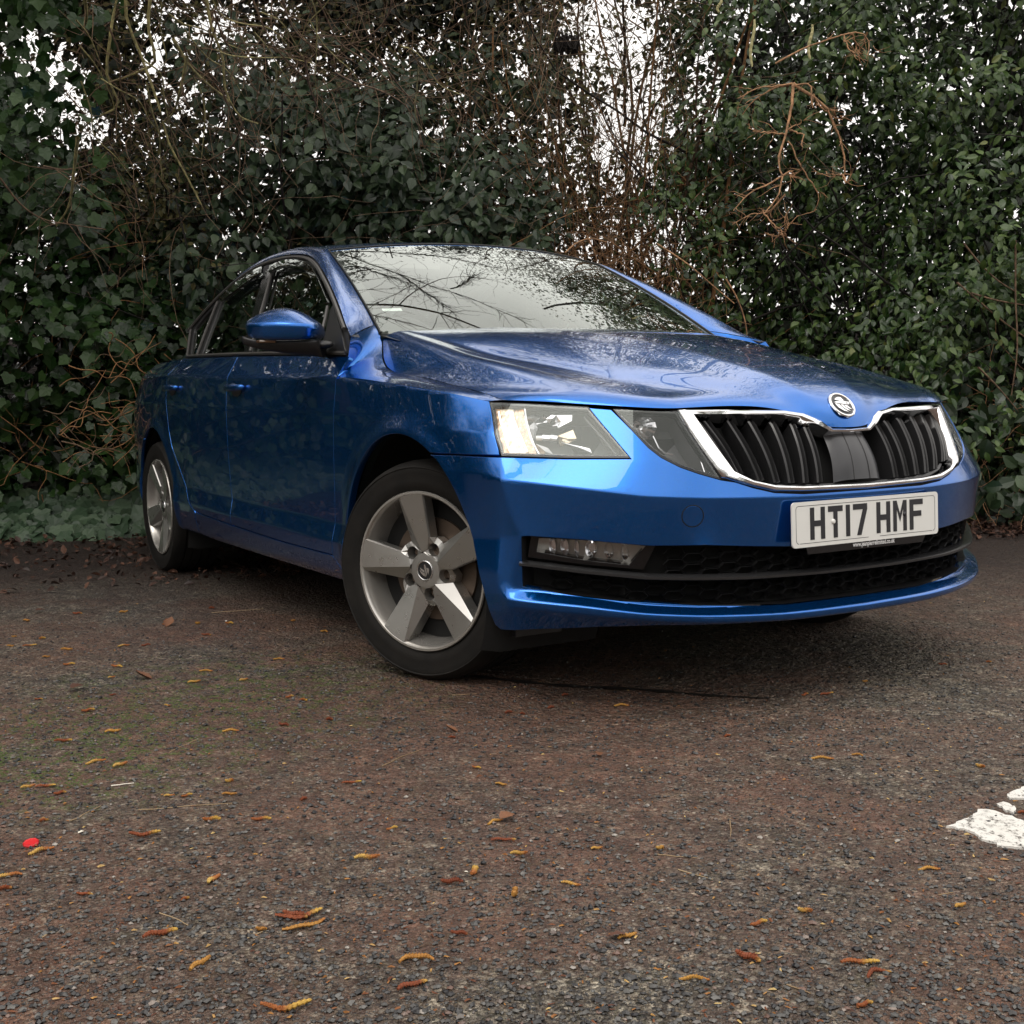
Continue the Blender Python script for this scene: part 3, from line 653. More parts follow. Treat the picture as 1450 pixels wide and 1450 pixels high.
# --- bonnet
E_ = [(.383, -.772, .780), (.312, -.781, .7975), (.170, -.785, .819), (-.046, -.785, .850), (-.247, -.779, .869), (-.311, -.773, .886), (-.365, -.757, .911), (-.43, -.727, .946), (-.497, -.697, .981)]
C0 = [(.815, 0, .695), (.808, 0, .722), (.787, 0, .755), (.75, 0, .786), (.70, 0, .813), (.6, 0, .850), (.5, 0, .879), (.3, 0, .930), (0, 0, .986), (-.2, 0, 1.006), (-.44, 0, 1.022)]
A1 = [(.808, -.064, .698), (.801, -.072, .724), (.783, -.085, .752), (.75, -.097, .782), (.7, -.109, .808), (.6, -.124, .845), (.5, -.138, .873), (.3, -.172, .922), (0, -.232, .977), (-.2, -.265, 1.000), (-.44, -.305, 1.019)]
A2 = [(.773, -.190, .742), (.767, -.191, .751), (.752, -.194, .764), (.725, -.200, .781), (.685, -.212, .800), (.59, -.232, .832), (.49, -.248, .860), (.29, -.285, .911), (0, -.338, .966), (-.2, -.37, .993), (-.44, -.40, 1.016)]
B1 = [(.700, -.469, .7525), (.694, -.468, .760), (.680, -.466, .770), (.655, -.464, .780), (.623, -.46, .7865), (.54, -.475, .809), (.43, -.489, .8335), (.24, -.515, .866), (-.03, -.553, .910), (-.2, -.58, .950), (-.46, -.63, 1.006)]
U1 = [(x+.004, y+.030+.008*min(1, max(0, (.6-x)/.4)), z+.0008+.014*float(ss(.56, .34, x))*float(ss(-.40, -.05, x))) for x, y, z in B1]
D1 = [(.566, -.632, .7655), (.559, -.632, .774), (.547, -.632, .783), (.525, -.633, .793), (.485, -.636, .804), (.42, -.644, .819), (.33, -.654, .840), (.17, -.670, .874), (-.07, -.686, .917), (-.22, -.690, .948), (-.475, -.672, 1.000)]
D2 = [(.464, -.716, .7755), (.459, -.717, .782), (.450, -.718, .788), (.433, -.719, .794), (.400, -.722, .800), (.34, -.727, .810), (.26, -.732, .825), (.11, -.740, .851), (-.13, -.747, .887), (-.27, -.739, .918), (-.488, -.686, .991)]
NT_ = 70; rows = [C0, A1, A2, U1, B1, D1, D2]; NT_u = np.linspace(0, 1, NT_)**1.6
def by_frac(L):
    L = np.asarray(L, float); n = len(L); t = np.linspace(0, 1, n)**1.6 if False else np.r_[0, np.cumsum(np.linalg.norm(np.diff(L, axis=0), axis=1))]; t = t/t[-1]
    return np.stack([spl(t, L[:, k], NT_u) for k in range(3)], -1)
LN = [by_frac(q) for q in rows]+[by_frac(E_)]
mirr = np.array([1, -1, 1.])
ALL = [q*mirr for q in LN[:0:-1]]+LN                      # left edge ... centre ... right edge
wv = np.arange(-7, 8).astype(float); wu = np.linspace(-7, 7, 169)
A3 = np.array(ALL); HB = np.zeros((NT_, len(wu), 3))
for i in range(NT_):
    y = A3[:, i, 1]; yy = np.interp(wu, wv, y)
    c = np.r_[0, np.cumsum(np.hypot(np.diff(A3[:, i, 1]), np.diff(A3[:, i, 2])))]; cu = np.interp(wu, wv, c)
    HB[i] = np.stack([spl(c, A3[:, i, k], cu) for k in range(3)], -1)
    for kk, amp, wd in ((1, .0035, .030),):
        for sgn in (-1, 1):
            yc = np.interp(sgn*kk, wv, y); fade = ss(0., .12, NT_u[i]) if kk == 1 else ss(.04, .2, NT_u[i])
            HB[i, :, 2] += amp*fade*(np.exp(-np.sqrt((HB[i, :, 1]-yc)**2+.004**2)/wd))
for _ in range(10):
    Q = HB.copy(); Q[1:-1] = (HB[:-2]+2*HB[1:-1]+HB[2:])/4; HB = Q
    if _ < 2: Q = HB.copy(); Q[:, 1:-1] = (HB[:, :-2]+2*HB[:, 1:-1]+HB[:, 2:])/4; HB = Q
V_ = HB.reshape(-1, 3); F_ = grid_faces(NT_, len(wu))
nV = len(V_)
def rim(Vg, n, m, drop):
    idx = [i*m for i in range(n)]+[(n-1)*m+j for j in range(1, m)]+[i*m+m-1 for i in range(n-2, -1, -1)]+[j for j in range(m-2, 0, -1)]
    return idx
ix = rim(V_, NT_, len(wu), .02); cen = V_.mean(0)
Nrm = np.cross(np.gradient(HB, axis=0), np.gradient(HB, axis=1)).reshape(-1, 3); Nrm /= np.linalg.norm(Nrm, axis=1)[:, None]; Nrm *= np.sign(Nrm[:, 2:3])
d = V_[ix]-cen; d[:, 2] = 0; d /= np.linalg.norm(d, axis=1)[:, None]
e1 = V_[ix]+d*.002-Nrm[ix]*.002; e2 = e1-Nrm[ix]*.018+np.array([0, 0, -.004])
k = len(ix); Fr = [(ix[a], ix[(a+1) % k], nV+(a+1) % k, nV+a) for a in range(k)]+[(nV+a, nV+(a+1) % k, nV+k+(a+1) % k, nV+k+a) for a in range(k)]
Ft = [tuple(f) for f in F_]
fm = Ft[len(Ft)//2]
if np.cross(V_[fm[1]]-V_[fm[0]], V_[fm[2]]-V_[fm[0]])[2] < 0: Ft = [f[::-1] for f in Ft]
bonnet = mobj("bonnet", np.vstack([V_, e1, e2]), Ft+Fr, M['paint'], car, N=np.vstack([Nrm, d*.9+Nrm[ix]*.3, d]))
# badge on the bonnet nose
bc = np.array([.786, 0, .757]); bi = np.abs(HB[:, 84, 0]-bc[0]).argmin(); bc = HB[bi, 84]; bn = Nrm.reshape(NT_, -1, 3)[bi, 84]; bu = np.cross(bn, [0, -1., 0]); bu /= np.linalg.norm(bu); br = np.array([0, 1., 0])
badge = empty("bonnet_badge", tuple(bc), car); BL = lambda P, h: np.array([br*x+bu*y+bn*h for x, y in P])
def emblem(parent, rad, put, ringm, facem, markm):
    n = 40; ci = [(math.cos(2*math.pi*i/n), math.sin(2*math.pi*i/n)) for i in range(n)]
    g = Geo(); pr = [(1.0, 0.), (1.0, .06), (.95, .12), (.86, .12), (.82, .06)]
    V = np.concatenate([put([(rad*q*x, rad*q*y) for x, y in ci], rad*h) for q, h in pr]); F = [(i*n+j, i*n+(j+1) % n, (i+1)*n+(j+1) % n, (i+1)*n+j) for i in range(4) for j in range(n)]
    g.add(V, F); g.obj("badge_ring", ringm, parent)
    g = Geo(); g.add(put([(rad*.84*x, rad*.84*y) for x, y in ci], rad*.05), [tuple(range(n))]); g.obj("badge_face", facem, parent)
    # winged arrow: three swept feathers, a head with an eye and an arrow point
    polys = [[(-.62, -.10), (-.50, .25), (-.20, .52), (.15, .62), (-.08, .40), (-.22, .18), (-.28, -.02)],
             [(-.20, .02), (-.10, .24), (.10, .44), (.38, .56), (.20, .34), (.08, .16), (.04, .02)],
             [(.10, .05), (.18, .20), (.36, .36), (.56, .42), (.42, .24), (.34, .08)],
             [(-.62, -.18), (-.40, -.12), (.30, .0), (.52, .02), (.66, -.08), (.62, -.18), (.30, -.24), (.05, -.26), (-.22, -.26), (-.48, -.24)],
             [(-.10, -.30), (.30, -.28), (.18, -.58), (-.04, -.60), (-.30, -.52), (-.46, -.40)]]
    g = Geo()
    for P in polys:
        m = len(P); P = [(rad*x*1.02, rad*y*1.02) for x, y in P]; g.add(np.vstack([put(P, rad*.05), put(P, rad*.12)]), [tuple(range(m, 2*m))]+[(i, (i+1) % m, m+(i+1) % m, m+i) for i in range(m)])
    g.obj("winged_arrow_emblem", markm, parent, smooth=False)
    g = Geo(); g.add(put([(rad*(.44+.06*x), rad*(-.09+.06*y)) for x, y in ci[::5]], rad*.125), [tuple(range(8))]); g.obj("emblem_eye", facem, parent)
emblem(badge, .040, BL, M['chrome'], M['cover'], M['chrome'])
# --- wings (front fenders): lower skin from the wrap, upper strip lofted to the bonnet gap
Kz = [(1.091, .777), (1.119, .782), (1.23, .804), (1.474, .829), (1.731, .851), (1.80, .8555)]
DF = [(1.898, .853), (1.915, .704), (1.923, .586), (1.932, .487), (1.94, .40), (1.945, .30)]
wl_ = [(1.002, .647), (1.04, .711)]+Kz+[(1.86, .858)]+DF+[(1.90, .262), (1.835, .252)]+arch_pts(0, 188, 61.2, 34)+[(1.144, .647)]
zK = lambda s: np.interp(s, [q[0] for q in Kz]+[1.86], [q[1] for q in Kz]+[.858])
wing = pobj("front_wing", M['paint'], car, W, wl_, h=(.02, .011), hint=1, flange=.02, inset=.0, plain=lambda A: (A[:, 0] > 1.088) & (A[:, 0] < 1.872) & (A[:, 1] > zK(A[:, 0])-.003), lines=crease_lines(1.0, 1.95, (2, 3)))
def scr_edge(b_):
    c = np.array([-.515, -.700, 1.0]); e = np.array([-1.165, -.602, 1.341]); return tuple(c+(e-c)*b_+np.array([.5, 0, .86])*(.028*4*b_*(1-b_)*.5)+np.array([0, -.003, .002]))
Wp = lambda s, z: tuple(W(np.array([s]), np.array([z]))[0])
Gp = lambda x, z: tuple(G(np.array([x]), np.array([z]))[0])
gI = [(.383, -.776, .780), (.312, -.785, .7975), (.170, -.789, .819), (-.046, -.789, .850), (-.247, -.783, .869), (-.311, -.777, .886), (-.367, -.761, .911), (-.432, -.731, .946), (-.500, -.700, .982), scr_edge(.0), scr_edge(.07)]
gO = [Wp(1.091, .777), Wp(1.13, .7845), Wp(1.28, .810), Wp(1.50, .832), Wp(1.70, .849), Wp(1.78, .8545), Wp(1.83, .857), Wp(1.893, .858), Wp(1.866, .917), (-.384, -.862, .943), (-.408, -.845, .983)]
a, b = pair_linear(gI, gO, 110, 3); V_, F_ = loft(a, b, 12, bulge=np.interp(np.linspace(0, 1, 110), [0, .12, .6, .75, .9, 1], [.001, .006, .009, .006, .003, .004]), hint=(0, -.5, 1)); V_ = relax(V_, 110, 12, 70); mobj("wing_top", V_, F_, M['paint'], wing)
g = Geo(); g.tube(smooth_line([Wp(1.80, .93), Wp(1.795, .90), Wp(1.80, .865)], 4)*np.array([1, 1.0, 1])+np.array([0, .022, .002]), .0, 4)
mirror(wing, car)
g = Geo(); n = 30
V_ = np.vstack([a, a-np.array([0, -.004, .03])]); 
for nm, ofs in (("bonnet_gap_shadow", .0),): pass
# --- doors
BELT = lambda x: float(np.interp(x, [-2.7, -2.32, -1.486, -.875, -.39], [1.0, .996, .970, .947, .925]))
bl = lambda x: (sx(x), BELT(x)-.003)
fd = [(1.864, .921)]+[(a+.0035, b) for a, b in DF]+[(1.955, .307), (2.4, .309), (2.958, .322), (2.958, .387), (2.967, .446), (2.971, .60), (2.971, .851), (2.946, .966)]+[bl(x) for x in (-1.2, -.875, -.6)]
fdoor = pobj("front_door", M['paint'], car, W, fd, h=(.03, .011), hint=1)
rd = [(2.950, .966), (2.975, .851), (2.975, .60), (2.971, .446), (2.962, .387), (2.962, .322), (3.20, .330), (3.445, .338), (3.554, .383), (3.72, .53), (3.80, .60), (3.845, .68), (3.878, .80), (3.884, .894), (3.85, .955), (3.80, .992)]+[bl(x) for x in (-2.1, -1.9, -1.7)]
rdoor = pobj("rear_door", M['paint'], car, W, rd, h=(.03, .011), hint=1)
def handle(sc_, zc_, par):
    x0 = W(np.array([sc_]), np.array([zc_]))[0]
    prof = [(-.098, .0, .008), (-.088, .014, .0125), (-.045, .022, .015), (.0, .025, .0155), (.05, .023, .015), (.082, .015, .012), (.096, .0, .008)]
    V = []; k = 10
    for u, d, r in prof:
        for j in range(k):
            t = 2*math.pi*j/k; V.append((x0[0]-u, x0[1]-d-.004-.009*math.cos(t), x0[2]+r*math.sin(t)))
    F = [(i*k+j, i*k+(j+1) % k, (i+1)*k+(j+1) % k, (i+1)*k+j) for i in range(len(prof)-1) for j in range(k)]+[tuple(range(k))[::-1], tuple(range((len(prof)-1)*k, len(prof)*k))]
    o = mobj("handle", V, F, M['paint'], par); subdiv(o, 1)
    q = [(sc_+.055*math.cos(t), zc_-.012+.022*math.sin(t)) for t in np.linspace(0, 2*np.pi, 25)[:-1]]
    pobj("handle_recess", M['matte'], par, W, q, h=(.02, .01), lift=.001, flange=0, inset=0)
handle(2.846, .846, fdoor); handle(3.765, .862, rdoor)
sill = pobj("sill", M['paint'], car, W, [(1.90, .258), (1.945, .297), (1.955, .303), (2.4, .305), (2.958, .318), (3.20, .326), (3.455, .334), (3.468, .234), (3.27, .230), (2.05, .222), (1.86, .222)], h=(.04, .012), hint=1)
# --- rear quarter, rear bumper, tail lamp, tailgate
sr = lambda k: [(s, z) for s, z in arch_pts(1, 178, 2, 34)]
arc2 = arch_pts(1, 6, 128, 30)
q_ = [(3.806, .992), (3.856, .955), (3.889, .894), (3.883, .80), (3.850, .68), (3.805, .596), (3.726, .527), (3.560, .380), (3.50, .350), (3.462, .338), (3.475, .236), (3.76, .236)]+arch_pts(1, -9, 122, 32)+[(sx(-3.2), .62), (5.02, .62), (5.02, .97), (sx(-3.05), .992)]
quarter = pobj("rear_quarter_panel", M['paint'], car, W, q_, h=(.03, .014), hint=1)
rb = arch_pts(1, 122, 176, 14)+[(sx(-3.06), .26), (5.1, .27), (SL-.005, .27), (SL-.005, .615), (5.03, .615), (sx(-3.2), .615)]
rbump = pobj("rear_bumper", M['paint'], car, W, rb, h=(.03, .014), hint=1)
tl = pobj("tail_lamp", M['red'], car, off(W, .004), [(5.03, .64), (5.03, .86), (5.34, .88), (5.34, .70)], h=(.03, .02))
tg = pobj("tailgate", M['paint'], car, W, [(5.03, .865), (5.35, .885), (5.35, .69), (5.03, .635), (5.03, .622), (SL-.003, .622), (SL-.003, .965), (5.03, .965)], h=(.03, .014), hint=1)
# --- body side frame: A pillar, roof rail, C pillar
fI = [scr_edge(b_) for b_ in (.075, .20, .34, .46, .58, .72, .86)]+[(-1.168, -.604, 1.345), (-1.26, -.600, 1.365), (-1.40, -.594, 1.382), (-1.62, -.586, 1.390), (-1.87, -.582, 1.386), (-2.08, -.580, 1.368), (-2.27, -.580, 1.328), (-2.42, -.582, 1.285), (-2.62, -.592, 1.215), (-2.80, -.605, 1.135), (-2.94, -.62, 1.065), (-3.05, -.63, 1.0), (-3.1, -.64, .99)]
fO = [(-.409, -.845, .984), Gp(-.514, 1.024), Gp(-.62, 1.083), Gp(-.70, 1.124), Gp(-.80, 1.172), Gp(-.893, 1.215), Gp(-1.0, 1.258), Gp(-1.10, 1.295), Gp(-1.2, 1.324), Gp(-1.395, 1.353), Gp(-1.643, 1.368), Gp(-1.877, 1.361), Gp(-2.094, 1.325), Gp(-2.287, 1.265), Gp(-2.447, 1.198), Gp(-2.557, 1.142), Gp(-2.451, 1.069), Gp(-2.33, .997), Wp(sx(-2.7), .997), Wp(sx(-3.05), .992)]
a, b = pair_curves(fI, fO, 150); V_, F_ = loft(a, b, 14, bulge=np.interp(np.linspace(0, 1, 150), [0, .08, .3, .45, .7, 1], [.004, .006, .009, .012, .012, .01]), hint=(0, -1, 1))
fr = mobj("roof_pillar_frame", V_, F_, M['paint'], car)
# flange round the window opening and along the glass so no edge is paper thin
V_, F_ = loft(b, b+np.array([0, .03, -.004]), 2, 0., hint=(0, -1, -1)); mobj("frame_return", V_, F_, M['black'], fr)
# --- roof, windscreen, rear screen
def bowed(c, e, n, p=2.): 
    v = np.linspace(-1, 1, n); c = np.array(c, float); e = np.array(e, float)
    return np.stack([c[0]+(e[0]-c[0])*np.abs(v)**p, e[1]*-v*np.sign(-1.)*-1 if False else e[1]*v*-1*-1, c[2]+(e[2]-c[2])*np.abs(v)**p], -1)
NB = 41
wb = bowed((-.34, 0, .985), (-.515, .700, 1.0), NB); wt = bowed((-1.07, 0, 1.378), (-1.165, .602, 1.341), NB)
u = np.linspace(0, 1, 31)
WS = wb[None]*(1-u)[:, None, None]+wt[None]*u[:, None, None]
wnrm = np.array([.5, 0, .86]); WS = WS+wnrm*(.028*4*u*(1-u))[:, None, None]*.5
iv = np.linspace(-1, 1, NB)
def wsf(a, b):
    """point of the windscreen: a across -1..1, b up 0..1"""
    a = np.asarray(a, float); b = np.asarray(b, float); cb = np.stack([np.interp(a, iv, wb[:, k]) for k in range(3)], -1); ct = np.stack([np.interp(a, iv, wt[:, k]) for k in range(3)], -1)
    return cb*(1-b)[:, None]+ct*b[:, None]+wnrm*(.028*4*b*(1-b)*.5)[:, None]
mobj("windscreen", WS.reshape(-1, 3), grid_faces(31, NB), M['glass'], car)
fo = [(-.995, .004), (.995, .004), (.995, .996), (-.995, .996)]; r_ = .10
fi = []
for cx_, cy_, q0 in ((.945-r_*1.4, .075+r_, -90), (.945-r_, .95-r_*.8, 0), (-.945+r_, .95-r_*.8, 90), (-.945+r_*1.4, .075+r_, 180)):
    fi += [(cx_+r_*1.2*math.cos(R(q0+t)), cy_+r_*math.sin(R(q0+t))) for t in (0, 22, 45, 68, 90)]
pobj("screen_border", M['frit'], car, lambda a, b: wsf(a, b)-np.array([.002, 0, .004]), fo, [fi], h=(.06, .04), hint=1, flange=0, inset=0)
g = Geo(); q = wsf(np.full(31, .995), u); g.tube(q+np.array([0, 0, .002]), .004, 5); q = wsf(np.full(31, -.995), u); g.tube(q+np.array([0, 0, .002]), .004, 5); q = wsf(iv*.995, np.full(NB, .998)); g.tube(q+np.array([0, 0, .001]), .0035, 5); g.obj("screen_seal", M['rubber'], car)
# roof skin
xr = np.linspace(0, 1, 40); RF = []
for f in xr:
    xe = -1.166+(-2.40+1.166)*f; e = np.array([np.interp(-xe, [1.166, 1.26, 1.40, 1.62, 1.87, 2.08, 2.27, 2.42], k) for k in ((.604, .600, .594, .586, .582, .580, .580, .582), (1.344, 1.365, 1.382, 1.390, 1.386, 1.368, 1.328, 1.285))])
    zc = np.interp(f, [0, .08, .2, .4, .6, .8, 1.], [1.3805, 1.397, 1.414, 1.428, 1.422, 1.395, 1.345]); xc = xe+(.097*(1-f)-.04*f)
    v = iv; RF.append(np.stack([xc+(xe-xc)*np.abs(v)**2, e[0]*v, zc+(e[1]-zc)*np.abs(v)**2.2], -1))
RF = np.array(RF); roof = mobj("roof", RF.reshape(-1, 3), grid_faces(40, NB), M['paint'], car)
V_, F_ = loft(RF[0], RF[0]+np.array([.004, 0, -.02]), 2, 0., hint=(1, 0, 0)); mobj("roof_front_edge", V_, F_, M['paint'], roof)
rs0 = RF[-1]; rs1 = np.stack([-3.10-.05*(1-np.abs(iv)**2), .635*iv, 1.0+0*iv], -1)
V_, F_ = loft(rs0, rs1, 14, .03, hint=(-1, 0, 1)); mobj("rear_screen", V_, F_, M['dark_glass'], car)
re = np.stack([W(np.array([SL-.0]), np.array([.965]))[0]*0+np.array([-3.78+.02, 0, .965])+np.array([.25, 0, 0])*(np.abs(v)**2.5)+np.array([0, .70*v, .0]) for v in iv])
V_, F_ = loft(rs1, re, 8, .006, hint=(0, 0, 1)); mobj("tailgate_top", V_, F_, M['paint'], car)
# shoulder between the rear screen and the quarter
qs = np.array([(-3.1, .64, .99), (-3.3, .66, .985), (-3.53, .70, .967)])*mirr; qo = np.array([Wp(sx(-3.05), .992), Wp(sx(-3.3), .985), Wp(5.02, .97)])
a, b = pair_curves(qs, qo, 12); V_, F_ = loft(a, b, 5, .01, hint=(0, -1, 1)); sh = mobj("rear_shoulder", V_, F_, M['paint'], quarter)
# --- side windows
GK['dlo'][0] = (-.412, .926); GK['dlo'][1] = (-.414, .938); GK['sail'][0] = (-.418, .932)
frame = pobj("window_frame", M['black'], car, off(G, -.006, -1), GK['dlo'], [offset(np.array(GK['gf']), .0), GK['gr'], GK['gq']], h=(.04, .03), hint=-1, flange=.005, inset=0.)
pobj("side_window", M['sideglass'], frame, off(G, -.012, -1), offset(np.array(GK['gf']), -.006), h=(.06, .05), hint=-1, flange=0)
pobj("side_window", M['sideglass'], frame, off(G, -.012, -1), offset(np.array(GK['gr']), -.006), h=(.06, .05), hint=-1, flange=0)
pobj("quarter_window", M['sideglass'], frame, off(G, -.012, -1), offset(np.array(GK['gq']), -.006), h=(.06, .05), hint=-1, flange=0)
pobj("door_pillar_trim", M['gloss'], frame, off(G, -.001, -1), [(-1.372, .977), (-1.441, .975), (-1.722, 1.327), (-1.622, 1.325)], h=(.04, .04), hint=-1, flange=.01)
def gstrip(L, d, r, name, m, par): g = Geo(); q = smooth_line(L, 6); g.tube(off(G, d, -1)(q[:, 0], q[:, 1]), r, 6); return g.obj(name, m, par)
gstrip([(-1.355, .980), (-1.48, 1.17), (-1.600, 1.318)], .001, .006, "window_divider", M['greytrim'], frame)
gstrip([(-2.130, 1.0), (-2.185, 1.127), (-2.235, 1.238)], .001, .006, "window_divider", M['greytrim'], frame)
gstrip([(-2.305, 1.0), (-2.41, 1.067), (-2.510, 1.130)], .001, .006, "window_divider", M['greytrim'], frame)
gstrip([(x, BELT(x)+.006) for x in np.linspace(-2.31, -.425, 24)], .002, .007, "waist_seal", M['greytrim'], frame)
dl_ = [(a, b) for a, b in GK['dlo'][2:15]]; gstrip([(a, b-.010) for a, b in dl_], .002, .007, "window_seal", M['greytrim'], frame)
sail = pobj("mirror_sail", M['black'], frame, off(G, .004, -1), GK['sail'], h=(.03, .03), hint=-1, flange=.012)
gstrip([(-.712, 1.092), (-.678, 1.04), (-.652, .985)], .012, .006, "sail_edge", M['greytrim'], frame)
for nm in ('defl', 'defr'):
    pobj("wind_deflector", M['smoke'], frame, off(G, .016, -1), GK[nm], h=(.05, .03), hint=-1, flange=.012)
pobj("blue_tag", M['blue_sticker'], frame, off(G, -.016, -1), [(-2.27, 1.02), (-2.27, 1.04), (-2.215, 1.04), (-2.215, 1.02)], h=(.03, .03), hint=-1, flange=0)
# --- door mirror
mir = empty("door_mirror", (-.56, -.93, 1.0), car); MO = np.array([-.56, -.93, 1.0])
def mput(o): o.location = tuple(-MO); return o
def mrow(t): return np.array([-.525, -.888, 0])*(1-t)+np.array([-.665, -1.090, 0])*t
fw_ = np.array([.84, -.54, 0.])                            # the way the shell faces
ts = [0., .22, .45, .70, .90, 1.0]
ztop = [1.030, 1.064, 1.088, 1.078, 1.056, 1.040]; zmid = [1.019, 1.021, 1.023, 1.026, 1.029, 1.030]; zlow = [.978, .977, .977, .980, .986, .996]
dtop = [.015, .02, .02, .02, .015, .005]; dmid = [.085, .105, .110, .095, .060, .02]; dlow = [.07, .090, .094, .080, .048, .012]
V_ = []
for t, zt, zm, zl, dt, dm, dl2 in zip(ts, ztop, zmid, zlow, dtop, dmid, dlow):
    b = mrow(t); V_ += [tuple(b-fw_*.045+[0, 0, zt-.004]), tuple(b+fw_*dt+[0, 0, zt]), tuple(b+fw_*dm*.72+[0, 0, zm+.62*(zt-zm)*.75]), tuple(b+fw_*dm+[0, 0, zm]), tuple(b+fw_*dl2+[0, 0, zl]), tuple(b-fw_*.045+[0, 0, zl])]
F_ = [(i*6+j, (i+1)*6+j, (i+1)*6+j+1, i*6+j+1) for i in range(5) for j in range(5)]+[(0, 1, 2, 3, 4, 5), (35, 34, 33, 32, 31, 30)]
cr = [(i*6+3, (i+1)*6+3, .85) for i in range(5)]+[(i*6+4, (i+1)*6+4, .9) for i in range(5)]
mput(cage("mirror_shell", V_, F_, M['paint'], mir, cr, 2))
V_ = []
for t, zl in zip(ts, zlow):
    b = mrow(t); w = .9-.25*t; V_ += [tuple(b-fw_*.05+[0, 0, zl-.003]), tuple(b+fw_*.075*w+[0, 0, zl-.003]), tuple(b+fw_*.065*w+[0, 0, zl-.030]), tuple(b+fw_*.02+[0, 0, zl-.056+.030*t]), tuple(b-fw_*.05+[0, 0, zl-.052+.03*t])]
F_ = [(i*5+j, (i+1)*5+j, (i+1)*5+(j+1) % 5, i*5+(j+1) % 5) for i in range(5) for j in range(5)]+[(4, 3, 2, 1, 0), (25, 26, 27, 28, 29)]
mput(cage("mirror_base", V_, [f[::-1] for f in F_], M['black'], mir, [(i*5+1, (i+1)*5+1, .8) for i in range(5)], 2))
V_ = [(-.43, -.862, .945), (-.60, -.858, .943), (-.60, -.845, .982), (-.47, -.848, .982), (-.47, -.945, .948), (-.59, -.945, .944), (-.59, -.945, .976), (-.475, -.945, .978)]
mput(cage("mirror_arm", V_, [(0, 1, 2, 3), (7, 6, 5, 4), (0, 4, 5, 1), (1, 5, 6, 2), (2, 6, 7, 3), (3, 7, 4, 0)], M['black'], mir, n=2))
g = Geo(); q = [mrow(t)+fw_*(.100 if t < .8 else .05)*(1.02-.2*t)*np.array(1.)+[0, 0, z] for t, z in ((.55, .973), (.75, .974), (.9, .978), (.98, .985))]; g.tube(np.array(q)-fw_*.022, .0045, 6); mput(g.obj("indicator_strip", M['amber'], mir))
V_ = [tuple(mrow(t)-fw_*.047+[0, 0, z]) for t, z in ((.04, .985), (.04, 1.022), (.45, 1.072), (.9, 1.042), (.98, 1.02), (.9, .99))]; mput(mobj("mirror_glass", V_, [tuple(range(6))], M['reflector'], mir))
# --- the other side: copies of every handed part
for o in (fdoor, rdoor, sill, quarter, rbump, tl, tg, fr, frame): mirror(o, car)
m2 = empty("door_mirror", (-.72, .905, .985), car); m2.rotation_euler = (0, 0, R(58))          # folded against the glass
for c in list(mir.children):
    me = c.data.copy(); V = np.empty(len(me.vertices)*3); me.vertices.foreach_get('co', V); V = V.reshape(-1, 3)*mirr; me.vertices.foreach_set('co', V.ravel()); me.flip_normals()
    k = link(bpy.data.objects.new(c.name.split('.')[0], me), m2); k.location = (.56, -.93, -1.0)
    if c.modifiers: subdiv(k, 2)
# --- number plate
npl = empty("number_plate", (.8865, -.005, .464), car)
NPW, NPH = .52, .111
def rrect(w, h, r, n=6):
    o = []
    for cx_, cy_, q0 in ((w/2-r, h/2-r, 0), (-w/2+r, h/2-r, 90), (-w/2+r, -h/2+r, 180), (w/2-r, -h/2+r, 270)): o += [(cx_+r*math.cos(R(q0+90*i/n)), cy_+r*math.sin(R(q0+90*i/n))) for i in range(n+1)]
    return o
def slab(P, d0, d1):
    """polygon in the plate plane (across to the viewer's right = +y, up = z), between depths"""
    n = len(P); V = [(d0, x, y) for x, y in P]+[(d1, x, y) for x, y in P]
    return V, [tuple(range(n, 2*n))]+[(i, (i+1) % n, n+(i+1) % n, n+i) for i in range(n)]
g = Geo(); g.add(*slab(rrect(NPW, NPH, .010), -.004, 0.)); g.obj("plate_board", M['plate'], npl, smooth=False)
g = Geo()
a_, b_ = rrect(NPW-.024, NPH-.018, .009), rrect(NPW-.0266, NPH-.0206, .008); n = len(a_)
keep = [i for i in range(n) if not (i == 2*7+6)]
g.add([(.0004, x, y) for x, y in a_]+[(.0004, x, y) for x, y in b_], [(i, (i+1) % n, n+(i+1) % n, n+i) for i in keep])
for x0, x1 in ((-.236, .0), (.040, .236)): g.add([(.0004, x0, -.0465), (.0004, x1, -.0465), (.0004, x1, -.0452), (.0004, x0, -.0452)], [(0, 1, 2, 3)])
g.obj("plate_border", M['ink'], npl, smooth=False)
st = .0142; HT = .079; WD = .050
def glyph(c):
    w, h, s = WD, HT, st
    rect = lambda x0, y0, x1, y1: [(x0, y0), (x1, y0), (x1, y1), (x0, y1)]
    return {'H': [rect(0, 0, s, h), rect(w-s, 0, w, h), rect(s, h/2-s/2, w-s, h/2+s/2)],
            'T': [rect(0, h-s, w, h), rect(w/2-s/2, 0, w/2+s/2, h-s)],
            '1': [rect(0, 0, s, h)],
            '7': [rect(0, h-s, w, h), [(w*.26, 0), (w*.26+s*1.08, 0), (w, h-s), (w-s*1.10, h-s)]],
            'M': [rect(0, 0, s*.92, h), rect(w-s*.92, 0, w, h), [(s*.92, h), (s*.92, h-s*1.5), (w/2, h*.30), (w/2, h*.56)], [(w/2, h*.56), (w/2, h*.30), (w-s*.92, h-s*1.5), (w-s*.92, h)]],
            'F': [rect(0, 0, s, h), rect(s, h-s, w, h), rect(s, h/2-s*.35, w*.88, h/2+s*.65)]}[c]
x = -.201
for c in "HT17 HMF":
    if c == ' ': x += .033-.011; continue
    g = Geo(); 
    for P in glyph(c): g.add(*slab([(x+a, b-.0385) for a, b in P], .0003, .0009))
    g.obj("plate_character", M['ink'], npl, smooth=False); x += (st if c == '1' else WD)+.011
